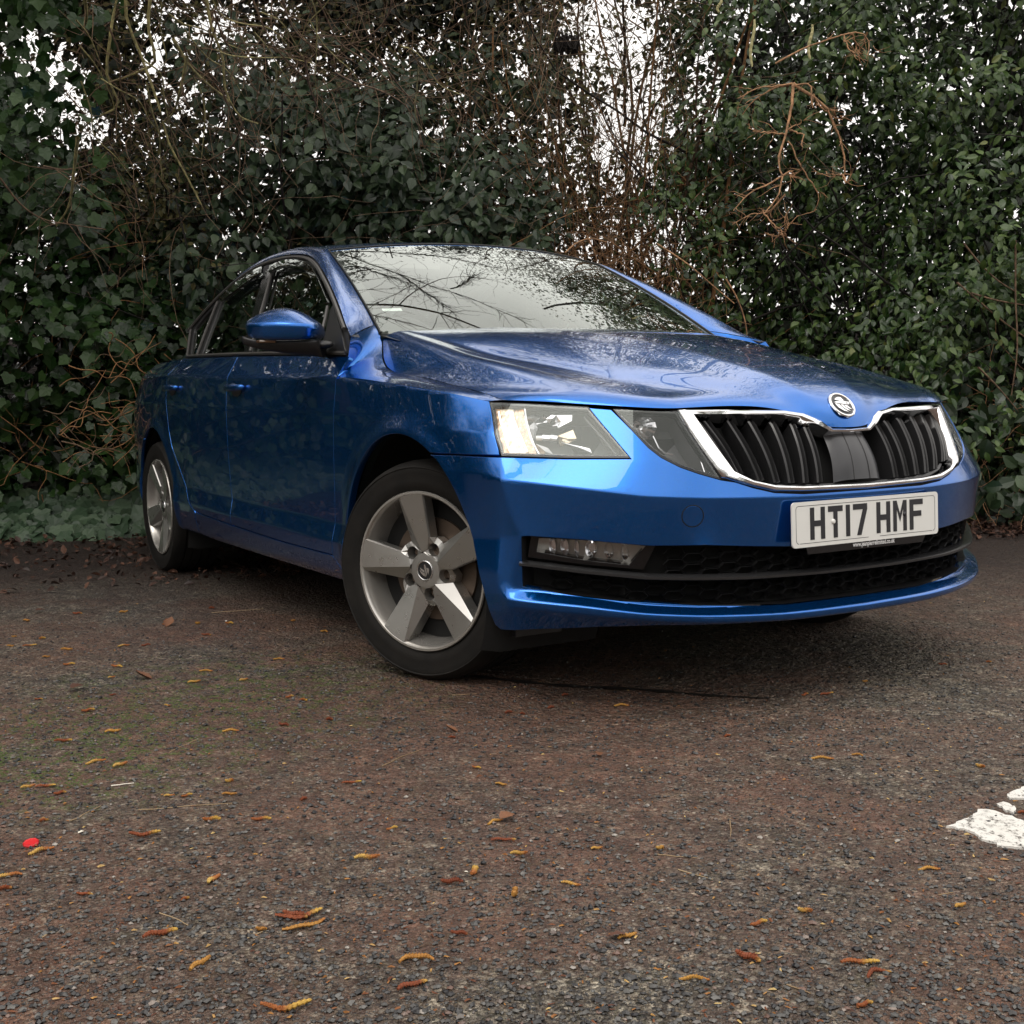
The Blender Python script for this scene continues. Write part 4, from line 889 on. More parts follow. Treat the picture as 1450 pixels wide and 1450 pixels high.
for yy, zz_, m_ in ((-.123, .002, 'plate'), (.132, .004, 'ink')):
    g = Geo(); g.lathe([(0., .005), (.004, .0045), (.0062, .002), (.0066, 0.)], 14, axis='x', c=(0, yy, zz_)); g.obj("plate_screw", M[m_], npl)
g = Geo(); g.add(*slab([(-.215, -.053), (-.208, -.0735), (.20, -.0735), (.215, -.053)], -.006, -.0015)); g.obj("plate_holder", M['gloss'], npl, smooth=False)
def text(s, size, loc, m, par, name, cond=1.):
    cu = bpy.data.curves.new(name, 'FONT'); cu.body = s; cu.size = size; cu.align_x = 'CENTER'; cu.offset = .0004
    t = bpy.data.objects.new(name, cu); COL.objects.link(t); dg = bpy.context.evaluated_depsgraph_get(); me = bpy.data.meshes.new_from_object(t.evaluated_get(dg)); bpy.data.objects.remove(t)
    V = np.empty(len(me.vertices)*3); me.vertices.foreach_get('co', V); V = V.reshape(-1, 3); V = np.stack([0*V[:, 0], V[:, 0]*cond, V[:, 1]], -1)+np.array(loc); me.vertices.foreach_set('co', V.ravel()); me.materials.clear(); me.materials.append(m)
    return link(bpy.data.objects.new(name, me), par)
text("www.jeanpierrelimited.co.uk", .0160, (-.0008, .020, -.0665), M['white'], npl, "web_address", .80)
npl.rotation_euler = (0, R(-2.), 0)
# --- wheels
def wheel(loc, steer, spin, side):
    """built with its outer face towards -y; side -1 is the far side of the car"""
    w = empty("wheel", loc, car); w.rotation_euler = (0, 0, steer+(0 if side > 0 else math.pi))
    RT = .312
    g = Geo(); prof = [(.212, .070), (.219, -.088), (.230, -.1015), (.240, -.1040), (.252, -.1085), (.258, -.1070), (.275, -.1120), (.288, -.1105), (.2905, -.1125), (.293, -.1105), (.300, -.1020), (.3055, -.0905), (.3085, -.0800)]
    for c0 in (-.058, -.022, .022, .058): prof += [(RT-.0025 if abs(c0) > .04 else RT-.0008, c0-.012 if c0 < 0 else c0-.012), (RT-.0008, c0-.0045), (RT-.009, c0-.0035), (RT-.009, c0+.0035), (RT-.0008, c0+.0045)]
    prof += [(.3085, .0800), (.3055, .0905), (.293, .108), (.275, .112), (.24, .104), (.222, .09)]
    prof = [(min(r, RT), h) for r, h in prof]
    g.lathe(prof, 96); n = 84
    for i in range(n):                                     # shoulder blocks of the tread, both edges
        for sgn in (-1, 1):
            t = 2*math.pi*(i+(.5 if sgn > 0 else 0))/n; rot = np.array([[math.cos(t), 0, -math.sin(t)], [0, 1, 0], [math.sin(t), 0, math.cos(t)]])
            q = np.array([(RT-.016, -.1005, -.0078), (RT-.016, -.1005, .0078), (RT-.001, -.072, .0078), (RT-.001, -.072, -.0078), (RT-.0035, -.0955, -.0078), (RT-.0035, -.0955, .0078), (RT+.0005, -.080, .0074), (RT+.0005, -.080, -.0074)])*[1, -sgn*-1 if sgn < 0 else -1, 1]
            g.add(q@rot.T, [(4, 5, 6, 7), (0, 1, 5, 4), (1, 2, 6, 5), (2, 3, 7, 6), (3, 0, 4, 7)])
    V, F, _ = g.get(); V = V.copy(); zf = .004*np.clip(1-(V[:, 2]+RT)/.02, 0, 1)
    V[:, 2] = np.maximum(V[:, 2], -.3095)   # the tyre flattens where it stands
    mobj("tyre", V, F, M['tyre'], w, sharp=38)
    rim_ = empty("rim", (0, 0, 0), w); rim_.rotation_euler = (0, spin, 0)
    w['nomirror'] = 1
    rg = Geo()
    rg.lathe([(r*.985, h) for r, h in [(.2275, -.096), (.2285, -.1045), (.2265, -.1075), (.2205, -.1075), (.2165, -.103), (.2130, -.094), (.2080, -.078), (.2000, -.045), (.1985, .02), (.205, .07), (.2275, .085)]], 96, m=1)
    RS = .2172
    def P3(r, a, y): return (r*math.cos(a), y, r*math.sin(a))
    for k in range(5):
        th = 2*math.pi*k/5
        pol = lambda r, dg, y: P3(r, th+R(dg), y)
        yr, yh = -.1065, -.083
        # blade face: broad at the flange, narrow at the hub; ccw side carries a bright chamfer that widens to the hub
        f = [pol(RS, -12.5, yr), pol(RS, -4, yr-.0005), pol(RS, 9.5, yr), pol(.052, 0., yh-.004), pol(.064, -20, yh-.002), pol(.098, -20.5, yh-.006)]
        rg.add(f, [(0, 1, 5), (1, 3, 5), (1, 2, 3), (5, 3, 4)])
        c = [pol(RS, 9.5, yr), pol(.050, 0., yh-.004), pol(.094, 27., yh+.011), pol(RS-.004, 11.6, yr+.006)]
        rg.add(c, [(0, 3, 2), (0, 2, 1)])
        # side walls going back to the barrel
        dep = .040
        for A_, B_ in ((pol(RS-.003, 11.6, yr+.006), pol(.094, 27., yh+.011)), (pol(.098, -20.5, yh-.006), pol(RS, -12.5, yr))):
            a, b = np.array(A_), np.array(B_); sgn = 1
            a2 = a+np.array([0, dep, 0]); b2 = b+np.array([0, dep, 0]); rg.add([a, b, b2, a2], [(0, 1, 2, 3)])
        # bevelled bright edge along the clockwise side
        a, b = np.array(pol(.098, -20.5, yh-.006)), np.array(pol(RS, -12.5, yr)); a3, b3 = np.array(pol(.0985, -22.2, yh-.001)), np.array(pol(RS, -13.4, yr+.005)); rg.add([a, b, b3, a3], [(0, 1, 2, 3)])
        # web between neighbouring spokes round the bolt hole
        t2 = th+R(36)
        pw = lambda r, dg, y: P3(r, t2+R(dg), y)
        ring_i = [(.0665+.0190*math.cos(q), .0190*math.sin(q)) for q in np.linspace(0, 2*math.pi, 17)[:-1]]
        ux = np.array([math.cos(t2), 0, math.sin(t2)]); uy = np.array([-math.sin(t2), 0, math.cos(t2)])
        inner = [ux*p+uy*q+np.array([0, yh+.003, 0]) for p, q in ring_i]; deep = [ux*(.0665+(p-.0665)*.86)+uy*q*.86+np.array([0, yh+.034, 0]) for p, q in ring_i]
        outp = [pw(.098, 15.5, yh-.004), pw(.102, 4, yh+.008), pw(.099, -6, yh+.012), pw(.094, -10., yh+.013), pw(.072, -21, yh+.006), pw(.053, -32, yh-.001), pw(.045, -16, yh-.001), pw(.045, 8, yh-.001), pw(.053, 32, yh-.002), pw(.066, 18, yh-.002), pw(.08, 16, yh-.003)]
        # fan between the outline and the hole
        o2 = np.array(outp); oa = np.array([math.atan2((v-ux*.0665)@uy, (v-ux*.0665)@ux) for v in o2]); ia = np.linspace(0, 2*math.pi, 17)[:-1]
        V = list(o2)+inner+deep; no = len(o2); Fq = []
        ordo = np.argsort(oa % (2*math.pi)); seq = [(oa[j] % (2*math.pi), 0, int(j)) for j in ordo]+[(q, 1, no+i) for i, q in enumerate(ia)]; seq.sort()
        lo_, li_ = int(ordo[-1]), no+15
        for q, kd, j in seq:
            if kd == 0: Fq.append((lo_, j, li_)); lo_ = j
            else: Fq.append((lo_, j, li_)); li_ = j
        Fq += [(no+i, no+(i+1) % 16, no+16+(i+1) % 16, no+16+i) for i in range(16)]
        rg.add(V, Fq)
        ow = [np.array(outp[j]) for j in (3, 2, 1, 0)]
        for a, b in zip(ow[:-1], ow[1:]): rg.add([a, b, b+np.array([0, .03, 0]), a+np.array([0, .03, 0])], [(0, 1, 2, 3)])
        # bright lip under the opening: the well between spokes
    rg.lathe([(.050, -.0835), (.041, -.0842), (.030, -.0842), (.029, -.078)], 40)
    V, F, _ = rg.get(); me_o = mobj("rim_casting", V, F, [M['alloy'], M['barrel']], rim_, sharp=22, mi=rg.M)
    g = Geo(); g.lathe([(0., -.046), (.055, -.046), (.062, -.040), (.145, -.038), (.146, -.026)], 48); g.obj("brake_disc", M['disc'], w); 
    g = Geo(); g.lathe([(0, -.060), (.058, -.060), (.070, -.038)], 32); g.obj("hub_carrier", M['disc'], w)
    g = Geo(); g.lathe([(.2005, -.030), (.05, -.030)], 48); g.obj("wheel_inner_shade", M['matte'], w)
    for k in range(5):
        t = 2*math.pi*(k+.5)/5; g = Geo(); g.lathe([(0., -.060), (.009, -.060), (.0105, -.056), (.0105, -.03)], 6, c=(.0665*math.cos(t), 0, .0665*math.sin(t))); g.obj("wheel_bolt", M['disc'], rim_, smooth=False)
    capo = empty("centre_cap", (0, -.0835, 0), rim_)
    PUT = lambda P, h: np.array([(x, -h, y) for x, y in P])
    n = 32; ci = [(math.cos(2*math.pi*i/n), math.sin(2*math.pi*i/n)) for i in range(n)]
    g = Geo(); r0 = .029
    V = np.concatenate([PUT([(r0*q*x, r0*q*y) for x, y in ci], hh) for q, hh in ((1, -.006), (1, .002), (.93, .0035), (.86, .002))]); g.add(V, [(i*n+j, i*n+(j+1) % n, (i+1)*n+(j+1) % n, (i+1)*n+j) for i in range(3) for j in range(n)]); V, F, _ = g.get(); mobj("cap_ring", V, F, M['chrome'], capo)
    mobj("cap_face", PUT([(r0*.88*x, r0*.88*y) for x, y in ci], .0015), [tuple(range(n))], M['black'], capo)
    for c in list(capo.children): c.parent = rim_; c.location = capo.location
    g = Geo()
    for P in ([(-.62, -.10), (-.5, .25), (-.2, .52), (.15, .62), (-.08, .40), (-.28, -.02)], [(-.2, .02), (-.1, .24), (.1, .44), (.38, .56), (.2, .34), (.04, .02)], [(-.62, -.18), (-.4, -.12), (.3, 0), (.6, -.02), (.62, -.18), (.3, -.24), (-.22, -.26)], [(-.1, -.3), (.3, -.28), (.18, -.58), (-.04, -.6), (-.46, -.4)]):
        m = len(P); P = [(r0*.95*x, r0*.95*y) for x, y in P]; g.add(np.vstack([PUT(P, .0015), PUT(P, .003)]), [tuple(range(m, 2*m))]+[(i, (i+1) % m, m+(i+1) % m, m+i) for i in range(m)])
    o = g.obj("cap_emblem", M['chrome'], rim_, smooth=False); o.location = capo.location; bpy.data.objects.remove(capo)
    return w
ST_ = R(24)
wheel((.004, -.757, .3095), ST_, R(-99), 1); wheel((-2.686, -.770, .3095), 0., R(-55), 1)
wheel((.004, .70, .3095), ST_, R(-30), -1); wheel((-2.686, .770, .3095), 0., R(-10), -1)
# --- wheel housings, underbody, inner shell
for k in (0, 1):
    cx_, cz_, r_ = ARCH[k]
    for sg in (-1, 1):
        g = Geo(); g.lathe([(r_+.012, .845), (r_+.03, .80), (r_+.03, .50), (.05, .50)], 40, axis='y', a0=R(-25), a1=R(205), c=(cx_, 0, cz_))
        V, F, _ = g.get(); V = V*np.array([1, sg, 1]); mobj("wheel_housing", V, F, M['matte'], car)
g = Geo(); g.box((-1.34, 0, .27), (1.9, 1.66, .10)); g.box((-3.35, 0, .40), (.62, 1.3, .22)); g.box((.48, 0, .31), (.36, 1.2, .08)); g.box((-1.34, 0, .36), (4.0, 1.0, .2)); g.obj("underbody", M['matte'], car, smooth=False)
inner = [(1.93, .30), (3.42, .33)]+arch_pts(1, -2, 182, 24, .02)+[(5.0, .30), (5.3, .30), (5.3, .93), (3.8, .95), (1.95, .89), (1.85, .83), (1.30, .78), (1.22, .70)]+arch_pts(0, 50, 184, 24, .02)
o = pobj("inner_body", M['matte'], car, off(W, -.035), inner, h=(.08, .05), flange=0); mirror(o, car)
g = Geo(); g.box((.18, 0, .60), (.66, 1.24, .22)); g.box((.52, 0, .50), (.25, 1.0, .35)); g.obj("engine_bay", M['matte'], car, smooth=False)
g = Geo(); g.lathe([(.03, .0), (.03, .02)], 8)
# air guide under the front corners
for sg in (-1, 1): g = Geo(); g.box((.36, sg*.70, .20), (.12, .14, .05)); g.obj("tyre_deflector", M['black'], car, smooth=False)
# --- cabin
dash = Geo(); y_ = np.linspace(-.68, .68, 25)
pr = [(-.43, .965), (-.50, .985), (-.62, .990), (-.80, .985), (-.93, .965), (-.98, .90), (-.97, .70), (-.90, .45)]
V_ = np.array([(x_, y, z_+(.018*math.exp(-((y+.36)/.2)**2) if x_ < -.6 else 0)) for x_, z_ in pr for y in y_]); dash.add(V_, grid_faces(len(pr), 25)); dash.obj("dashboard", M['interior'], car)
g = Geo(); t = np.linspace(0, 2*np.pi, 33); cS = np.array([-1.14, -.36, .92]); ax = np.array([-.88, 0, .47]); uu = np.array([0, 1., 0]); ww = np.cross(ax, uu)
g.tube(cS+.185*(np.cos(t)[:, None]*uu+np.sin(t)[:, None]*ww), .015, 8, False); g.tube([cS-uu*.18, cS+uu*.18], .02, 8); g.tube([cS, cS-ww*.18], .02, 8); g.tube([cS, cS-ax*.25], .04, 8); g.obj("steering_wheel", M['interior'], car)
def seat(x0, y0, w=.50):
    o = empty("front_seat" if x0 > -2 else "rear_seat", (x0, y0, .3), car)
    V = [(dx, dy*w, dz) for dy in (-.5, .5) for dx, dz in ((.25, .18), (-.28, .10), (-.28, -.05), (.25, -.02))]
    cage("seat_cushion", V, [(0, 1, 2, 3), (7, 6, 5, 4), (0, 4, 5, 1), (1, 5, 6, 2), (2, 6, 7, 3), (3, 7, 4, 0)], M['cloth'], o, n=2)
    V = [(dx, dy*w*k, dz) for dy, in ((-.5,), (.5,)) for dx, dz, k in ((-.22, .05, 1.), (-.47, .70, .9), (-.58, .70, .9), (-.36, .05, 1.))]
    cage("seat_back", V, [(0, 1, 2, 3), (7, 6, 5, 4), (0, 4, 5, 1), (1, 5, 6, 2), (2, 6, 7, 3), (3, 7, 4, 0)], M['cloth'], o, n=2)
    V = [(dx, dy*.28, dz) for dy in (-.5, .5) for dx, dz in ((-.45, .72), (-.50, .92), (-.60, .92), (-.57, .72))]
    cage("head_restraint", V, [(0, 1, 2, 3), (7, 6, 5, 4), (0, 4, 5, 1), (1, 5, 6, 2), (2, 6, 7, 3), (3, 7, 4, 0)], M['cloth'], o, n=2)
seat(-1.25, -.36); seat(-1.25, .36); seat(-2.15, -.35, .62); seat(-2.15, .35, .62)
RH = RF[2:, 3:-3]*np.array([1, .98, 1])-np.array([0, 0, .035]); mobj("headlining", RH.reshape(-1, 3), grid_faces(RH.shape[0], RH.shape[1], True), M['headlining'], car)
for y0 in (-.34, .34): g = Geo(); g.box((-1.235, y0, 1.330), (.16, .40, .016), np.array(Matrix.Rotation(R(24), 3, 'Y'))); g.obj("sun_visor", M['headlining'], car)
g = Geo(); g.box((-1.16, 0, 1.295), (.03, .22, .065)); g.tube([(-1.16, 0, 1.31), (-1.13, 0, 1.36)], .012, 6); g.obj("rear_view_mirror", M['black'], car)
for y0 in (-1, 1):
    for p0, p1, r in (((-1.62, y0*.69, .98), (-1.72, y0*.61, 1.33), .045), ((-2.55, y0*.66, 1.0), (-2.5, y0*.58, 1.24), .06)): g = Geo(); g.tube([p0, p1], r, 8); g.obj("pillar_lining", M['interior'], car)
pobj("screen_sticker", M['sticker'], car, lambda a, b: wsf(a, b)-np.array([.004, 0, .007]), [(-.925, .235), (-.925, .262), (-.835, .266), (-.835, .239)], h=(.05, .05), flange=0, inset=0)
for y0, y1 in ((.10, .60), (-.55, -.06)):                    # wipers parked along the foot of the screen
    v = np.linspace(y0, y1, 9)/.682; g = Geo(); g.tube(wsf(v, np.linspace(-.02, .012, 9))+np.array([.014, 0, .008]), .006, 6); g.obj("wiper", M['black'], car)
V_ = np.vstack([wb+np.array([.14, 0, -.03]), wb+np.array([-.02, 0, -.002])]); mobj("scuttle", V_, grid_faces(2, NB), M['black'], car)
# ---------------------------------------------------------------- ground
def on_ground(px, py, z=0.):
    """photo position (1450 px square) of something lying on the ground -> world point"""
    d = CF+CR*(px-725)/1684.3-CU*(py-725)/1684.3; t = (z-CAM_P[2])/d[2]; return CAM_P+d*t
rng = np.random.default_rng(7)
m = M['ground'] = mat('wet gravelly asphalt', (.06, .055, .05), .6); t = NT(m); P = t.pos()
big = t.noise(P, .55, 6., .6, .4); mid = t.noise(P, 2.6, 7., .62, .6); fine = t.noise(P, 28., 6., .6)
v1 = t.n('TexVoronoi', {'Vector': t.mix(.012, P, t.n('TexNoise', {'Vector': P, 'Scale': 60.}).outputs['Color'], 'ADD'), 'Scale': 105.}); v2 = t.n('TexVoronoi', {'Vector': P, 'Scale': 260.})
stone = t.ramp(t.n('SeparateColor', {0: v1.outputs['Color']}).outputs[0], [(0., (.012, .012, .012)), (.30, (.034, .031, .027)), (.65, (.092, .085, .073)), (1., (.23, .215, .185))])
stone2 = t.ramp(t.n('SeparateColor', {0: v2.outputs['Color']}).outputs[1], [(0., (.018, .016, .014)), (.6, (.064, .055, .044)), (1., (.17, .152, .125))])
small = t.mix(t.rng(v1.outputs['Distance'], .35, .75, 0., 1.), stone, stone2)
mudc = t.mix(mid, (.070, .029, .019), (.135, .068, .046)); mudc = t.mix(t.rng(fine, .35, .7, 0., .55), mudc, (.030, .017, .013))
lump = t.math('ADD', t.math('MULTIPLY', big, .75), t.math('MULTIPLY', mid, .62))
mudf = t.rng(lump, .56, .76, .10, .86); mudf = t.math('MULTIPLY', mudf, t.rng(v1.outputs['Distance'], .12, .5, .55, 1.))
v3 = t.n('TexVoronoi', {'Vector': P, 'Scale': 44.}); small = t.mix(.8, small, t.ramp(t.n('SeparateColor', {0: v3.outputs['Color']}).outputs[2], [(0., (.30, .29, .28)), (.6, (.50, .5, .5)), (1., (.78, .77, .74))]), 'OVERLAY')
c = t.mix(mudf, small, mudc); c = t.mix(1., c, t.ramp(t.noise(P, 11., 6., .75), [(.3, (.48, .46, .44)), (.53, (1., 1., 1.)), (.70, (1.65, 1.6, 1.5))]), 'MULTIPLY'); c = t.mix(1., c, (1.50, 1.46, 1.38), 'MULTIPLY')
# moss in a broad patch on the left and in small tufts
sepP = t.n('SeparateXYZ', {0: P})
def blob(cx, cy, r0, r1): 
    dx = t.math('SUBTRACT', sepP.outputs[0], cx); dy = t.math('SUBTRACT', sepP.outputs[1], cy)
    d = t.math('SQRT', t.math('ADD', t.math('MULTIPLY', dx, dx), t.math('MULTIPLY', dy, dy))); return t.rng(d, r0, r1, 1., 0.)
a1 = on_ground(110, 1050); a2 = on_ground(330, 985)
ms = t.math('MAXIMUM', blob(a1[0], a1[1], .1, .62), t.math('MULTIPLY', blob(a2[0], a2[1], .1, .7), .8))
mn = t.noise(P, 19., 6., .7); mossf = t.math('MULTIPLY', t.math('ADD', t.math('MULTIPLY', ms, 1.7), .10), t.rng(mn, .47, .60, 0., 1.)); mossf = t.math('MINIMUM', t.math('MULTIPLY', mossf, t.rng(t.noise(P, 120., 3.), .44, .54, 0., 1.)), .9)
c = t.mix(mossf, c, (.058, .105, .006))
# leaf-mould staining plus painted hedge shade, darkening the ground along the hedge foot
hd = t.math('ADD', t.math('MULTIPLY', sepP.outputs[0], -.825), t.math('MULTIPLY', sepP.outputs[1], .565))
lit = t.rng(t.math('ADD', hd, t.math('MULTIPLY', mid, 1.6)), 1.0, 2.7, 0., .97)
c = t.mix(lit, c, t.mix(t.rng(t.noise(P, 40., 5.), .4, .6, 0., 1.), (.010, .0055, .004), (.034, .016, .010)))
t.l(c, t.b.inputs['Base Color'])
t.l(t.rng(t.math('ADD', t.math('MULTIPLY', mid, .5), t.math('MULTIPLY', fine, .5)), .35, .7, .38, .75), t.b.inputs['Roughness'])
h = t.math('SUBTRACT', t.math('MULTIPLY', t.math('SUBTRACT', 1., v1.outputs['Distance']), 1.), t.math('MULTIPLY', v2.outputs['Distance'], .35)); h = t.math('ADD', h, t.math('ADD', t.math('MULTIPLY', mid, 1.2), t.math('MULTIPLY', v3.outputs['Distance'], -1.3)))
t.bump(h, 1., .012)
xs = np.r_[-80, np.linspace(-7, 5, 121), 80]; ys = np.r_[-80, np.linspace(-6, 7, 131), 80]
gx_, gy_ = np.meshgrid(xs, ys, indexing='ij')
gz_ = .006*np.sin(gx_*1.9+1)*np.sin(gy_*2.3)*0
ground = mobj("ground", np.stack([gx_.ravel(), gy_.ravel(), gz_.ravel()], -1), grid_faces(len(xs), len(ys)), m); tag(ground, kind='structure')
# loose stones, thickest in front of the camera
def visible_ground(n, y0, y1, pw=1.):
    px = rng.uniform(-60, 1510, n); py = y0+(y1-y0)*rng.random(n)**pw; d = CF[None]+CR[None]*((px-725)/1684.3)[:, None]-CU[None]*((py-725)/1684.3)[:, None]
    return CAM_P+d*((-CAM_P[2])/d[:, 2])[:, None]
OCT = np.array([(1, 0, 0), (-1, 0, 0), (0, 1, 0), (0, -1, 0), (0, 0, 1), (0, 0, -1), (.65, .65, .4), (-.65, .6, .4), (.6, -.65, .4), (-.6, -.65, .4)], float)
def hull_faces(V):
    bm = bmesh.new(); [bm.verts.new(v) for v in V]; bmesh.ops.convex_hull(bm, input=bm.verts); bm.verts.ensure_lookup_table(); bm.verts.index_update()
    F = np.array([[v.index for v in f.verts] for f in bm.faces if len(f.verts) == 3]); bm.free(); return F
SF = hull_faces(OCT)
def stones(name, n, y0, y1, s0, s1, pw, m, label):
    P = visible_ground(n, y0, y1, pw); s = s0+(s1-s0)*rng.random(n)**3.8; a = rng.uniform(0, 2*np.pi, n)
    V = OCT[None]*(1+rng.normal(0, .16, (n, len(OCT), 1)))*(s[:, None]*rng.uniform(.7, 1.25, (n, 3)))[:, None]*np.array([1, 1, .72])
    c_, s_ = np.cos(a)[:, None], np.sin(a)[:, None]; X = np.stack([V[..., 0]*c_-V[..., 1]*s_, V[..., 0]*s_+V[..., 1]*c_, V[..., 2]], -1)
    X += P[:, None]+np.array([0, 0, 1.])*(s*.25)[:, None, None]
    F = (SF[None]+(np.arange(n)*len(OCT))[:, None, None]).reshape(-1, 3)
    return tag(mobj(name, X.reshape(-1, 3), F, m, smooth=False), label, None, None, 'stuff')
m = M['stone'] = mat('dark wet stone', (.05, .05, .05), .42); t = NT(m); rp = t.n('NewGeometry').outputs['Random Per Island']
t.l(t.ramp(rp, [(0., (.010, .010, .012)), (.40, (.032, .031, .031)), (.72, (.070, .068, .064)), (.90, (.12, .116, .108)), (.975, (.13, .066, .046)), (1., (.30, .28, .25))]), t.b.inputs['Base Color'])
stones("gravel", 34000, 880, 1470, .0010, .0058, .85, M['stone'], "loose dark stones scattered over the gravel in front of the car")
stones("fine_gravel", 12000, 790, 1060, 0.0013, .0050, .7, M['stone'], "smaller stones on the gravel beside the wheels")
# ---------------------------------------------------------------- litter
def mat_rand(name, stops, rough=.6, sc_=0., tip=None):
    m = mat(name, (.1, .1, .1), rough); t = NT(m); oi = t.n('ObjectInfo').outputs['Random']
    if sc_: oi = t.math('ADD', t.math('MULTIPLY', oi, .6), t.math('MULTIPLY', t.noise(t.pos(), sc_, 3.), .5))
    c = t.ramp(oi, stops)
    if tip: c = t.mix(t.rng(t.math('ADD', t.n('SeparateXYZ', {0: t.pos()}).outputs[0], t.math('MULTIPLY', t.n('ObjectInfo').outputs['Random'], .03)), .020, .034, 0., 1.), c, tip)
    t.l(c, t.b.inputs['Base Color']); return m
M['catkin_rust'] = mat_rand('rust catkin', [(0., (.10, .018, .006)), (.5, (.20, .045, .010)), (1., (.34, .12, .020))], .7, 160., (.46, .28, .05))
M['catkin_gold'] = mat_rand('golden catkin', [(0., (.26, .09, .014)), (.5, (.42, .22, .04)), (1., (.52, .36, .10))], .7, 160., (.30, .10, .02))
M['deadleaf'] = mat_rand('dead leaf', [(0., (.035, .015, .010)), (.5, (.09, .035, .018)), (1., (.20, .085, .035))], .6, 40.)
M['twig'] = mat_rand('pale dry twig', [(0., (.22, .14, .07)), (1., (.40, .30, .18))], .8)
def catkin_mesh(k, L, bend, rr, m):
    r = np.random.default_rng(100+k); n = 22; u = np.linspace(0, 1, n); P = np.stack([(u-.5)*L, bend*L*(4*u*(1-u)-.6)+.03*L*np.sin(u*7+k), rr*.8+.0012*np.sin(u*9+k)], -1)
    g = Geo(); rad = rr*(.35+.65*np.sin(np.pi*np.clip(u*.94+.05, 0, 1))**.5)*(1+.20*np.where(np.arange(n) % 2 == 0, 1, -1)); g.tube(P, rad, 7)
    for i in range(2, n-2):                                 # bract scales standing off the spike
        for q in range(3):
            a = r.uniform(0, 6.28); o = np.array([0, math.cos(a), math.sin(a)]); c = P[i]+o*rad[i]*.8; s = rr*.55
            g.add([c+[s, 0, 0], c-[s*.6, 0, 0]+o*s*.2, c+o*s*.9+[s*.5, 0, 0]+np.cross(o, [1, 0, 0])*s*.6, c+o*s*.5-np.cross(o, [1, 0, 0])*s*.6], [(0, 1, 2), (0, 3, 1), (1, 3, 2)])
    V, F, _ = g.get(); V = V.copy(); V[:, 2] -= V[:, 2].min(); return raw_mesh("catkin", V, F, [m], smooth=False)
CK = {c: [catkin_mesh(i+(10 if c == 'g' else 0), L, b, rr, M['catkin_rust' if c == 'r' else 'catkin_gold']) for i, (L, b, rr) in enumerate([(.052, .10, .0034), (.062, -.16, .0034), (.038, .05, .0036), (.048, .32, .0032), (.024, .0, .0040)])] for c in 'rg'}
def catkin(px, py, c, k, ang, L=1., label=None, group=None, z=0.):
    o = bpy.data.objects.new("catkin", CK[c][k]); p = on_ground(px, py, z); o.location = p; COL.objects.link(o)
    # angle as seen in the photo, 0 = level, counted on the ground
    e = CR*math.cos(ang)+np.array([CF[0], CF[1], 0])*math.sin(ang); o.rotation_euler = (rng.uniform(-.15, .15), 0, math.atan2(e[1], e[0])); o.scale = (L*rng.uniform(.85, 1.15), L*rng.uniform(.8, 1.3), L*rng.uniform(.75, 1.1))
    return tag(o, label, "catkin", group)
GR = "fallen catkins scattered over the gravel"
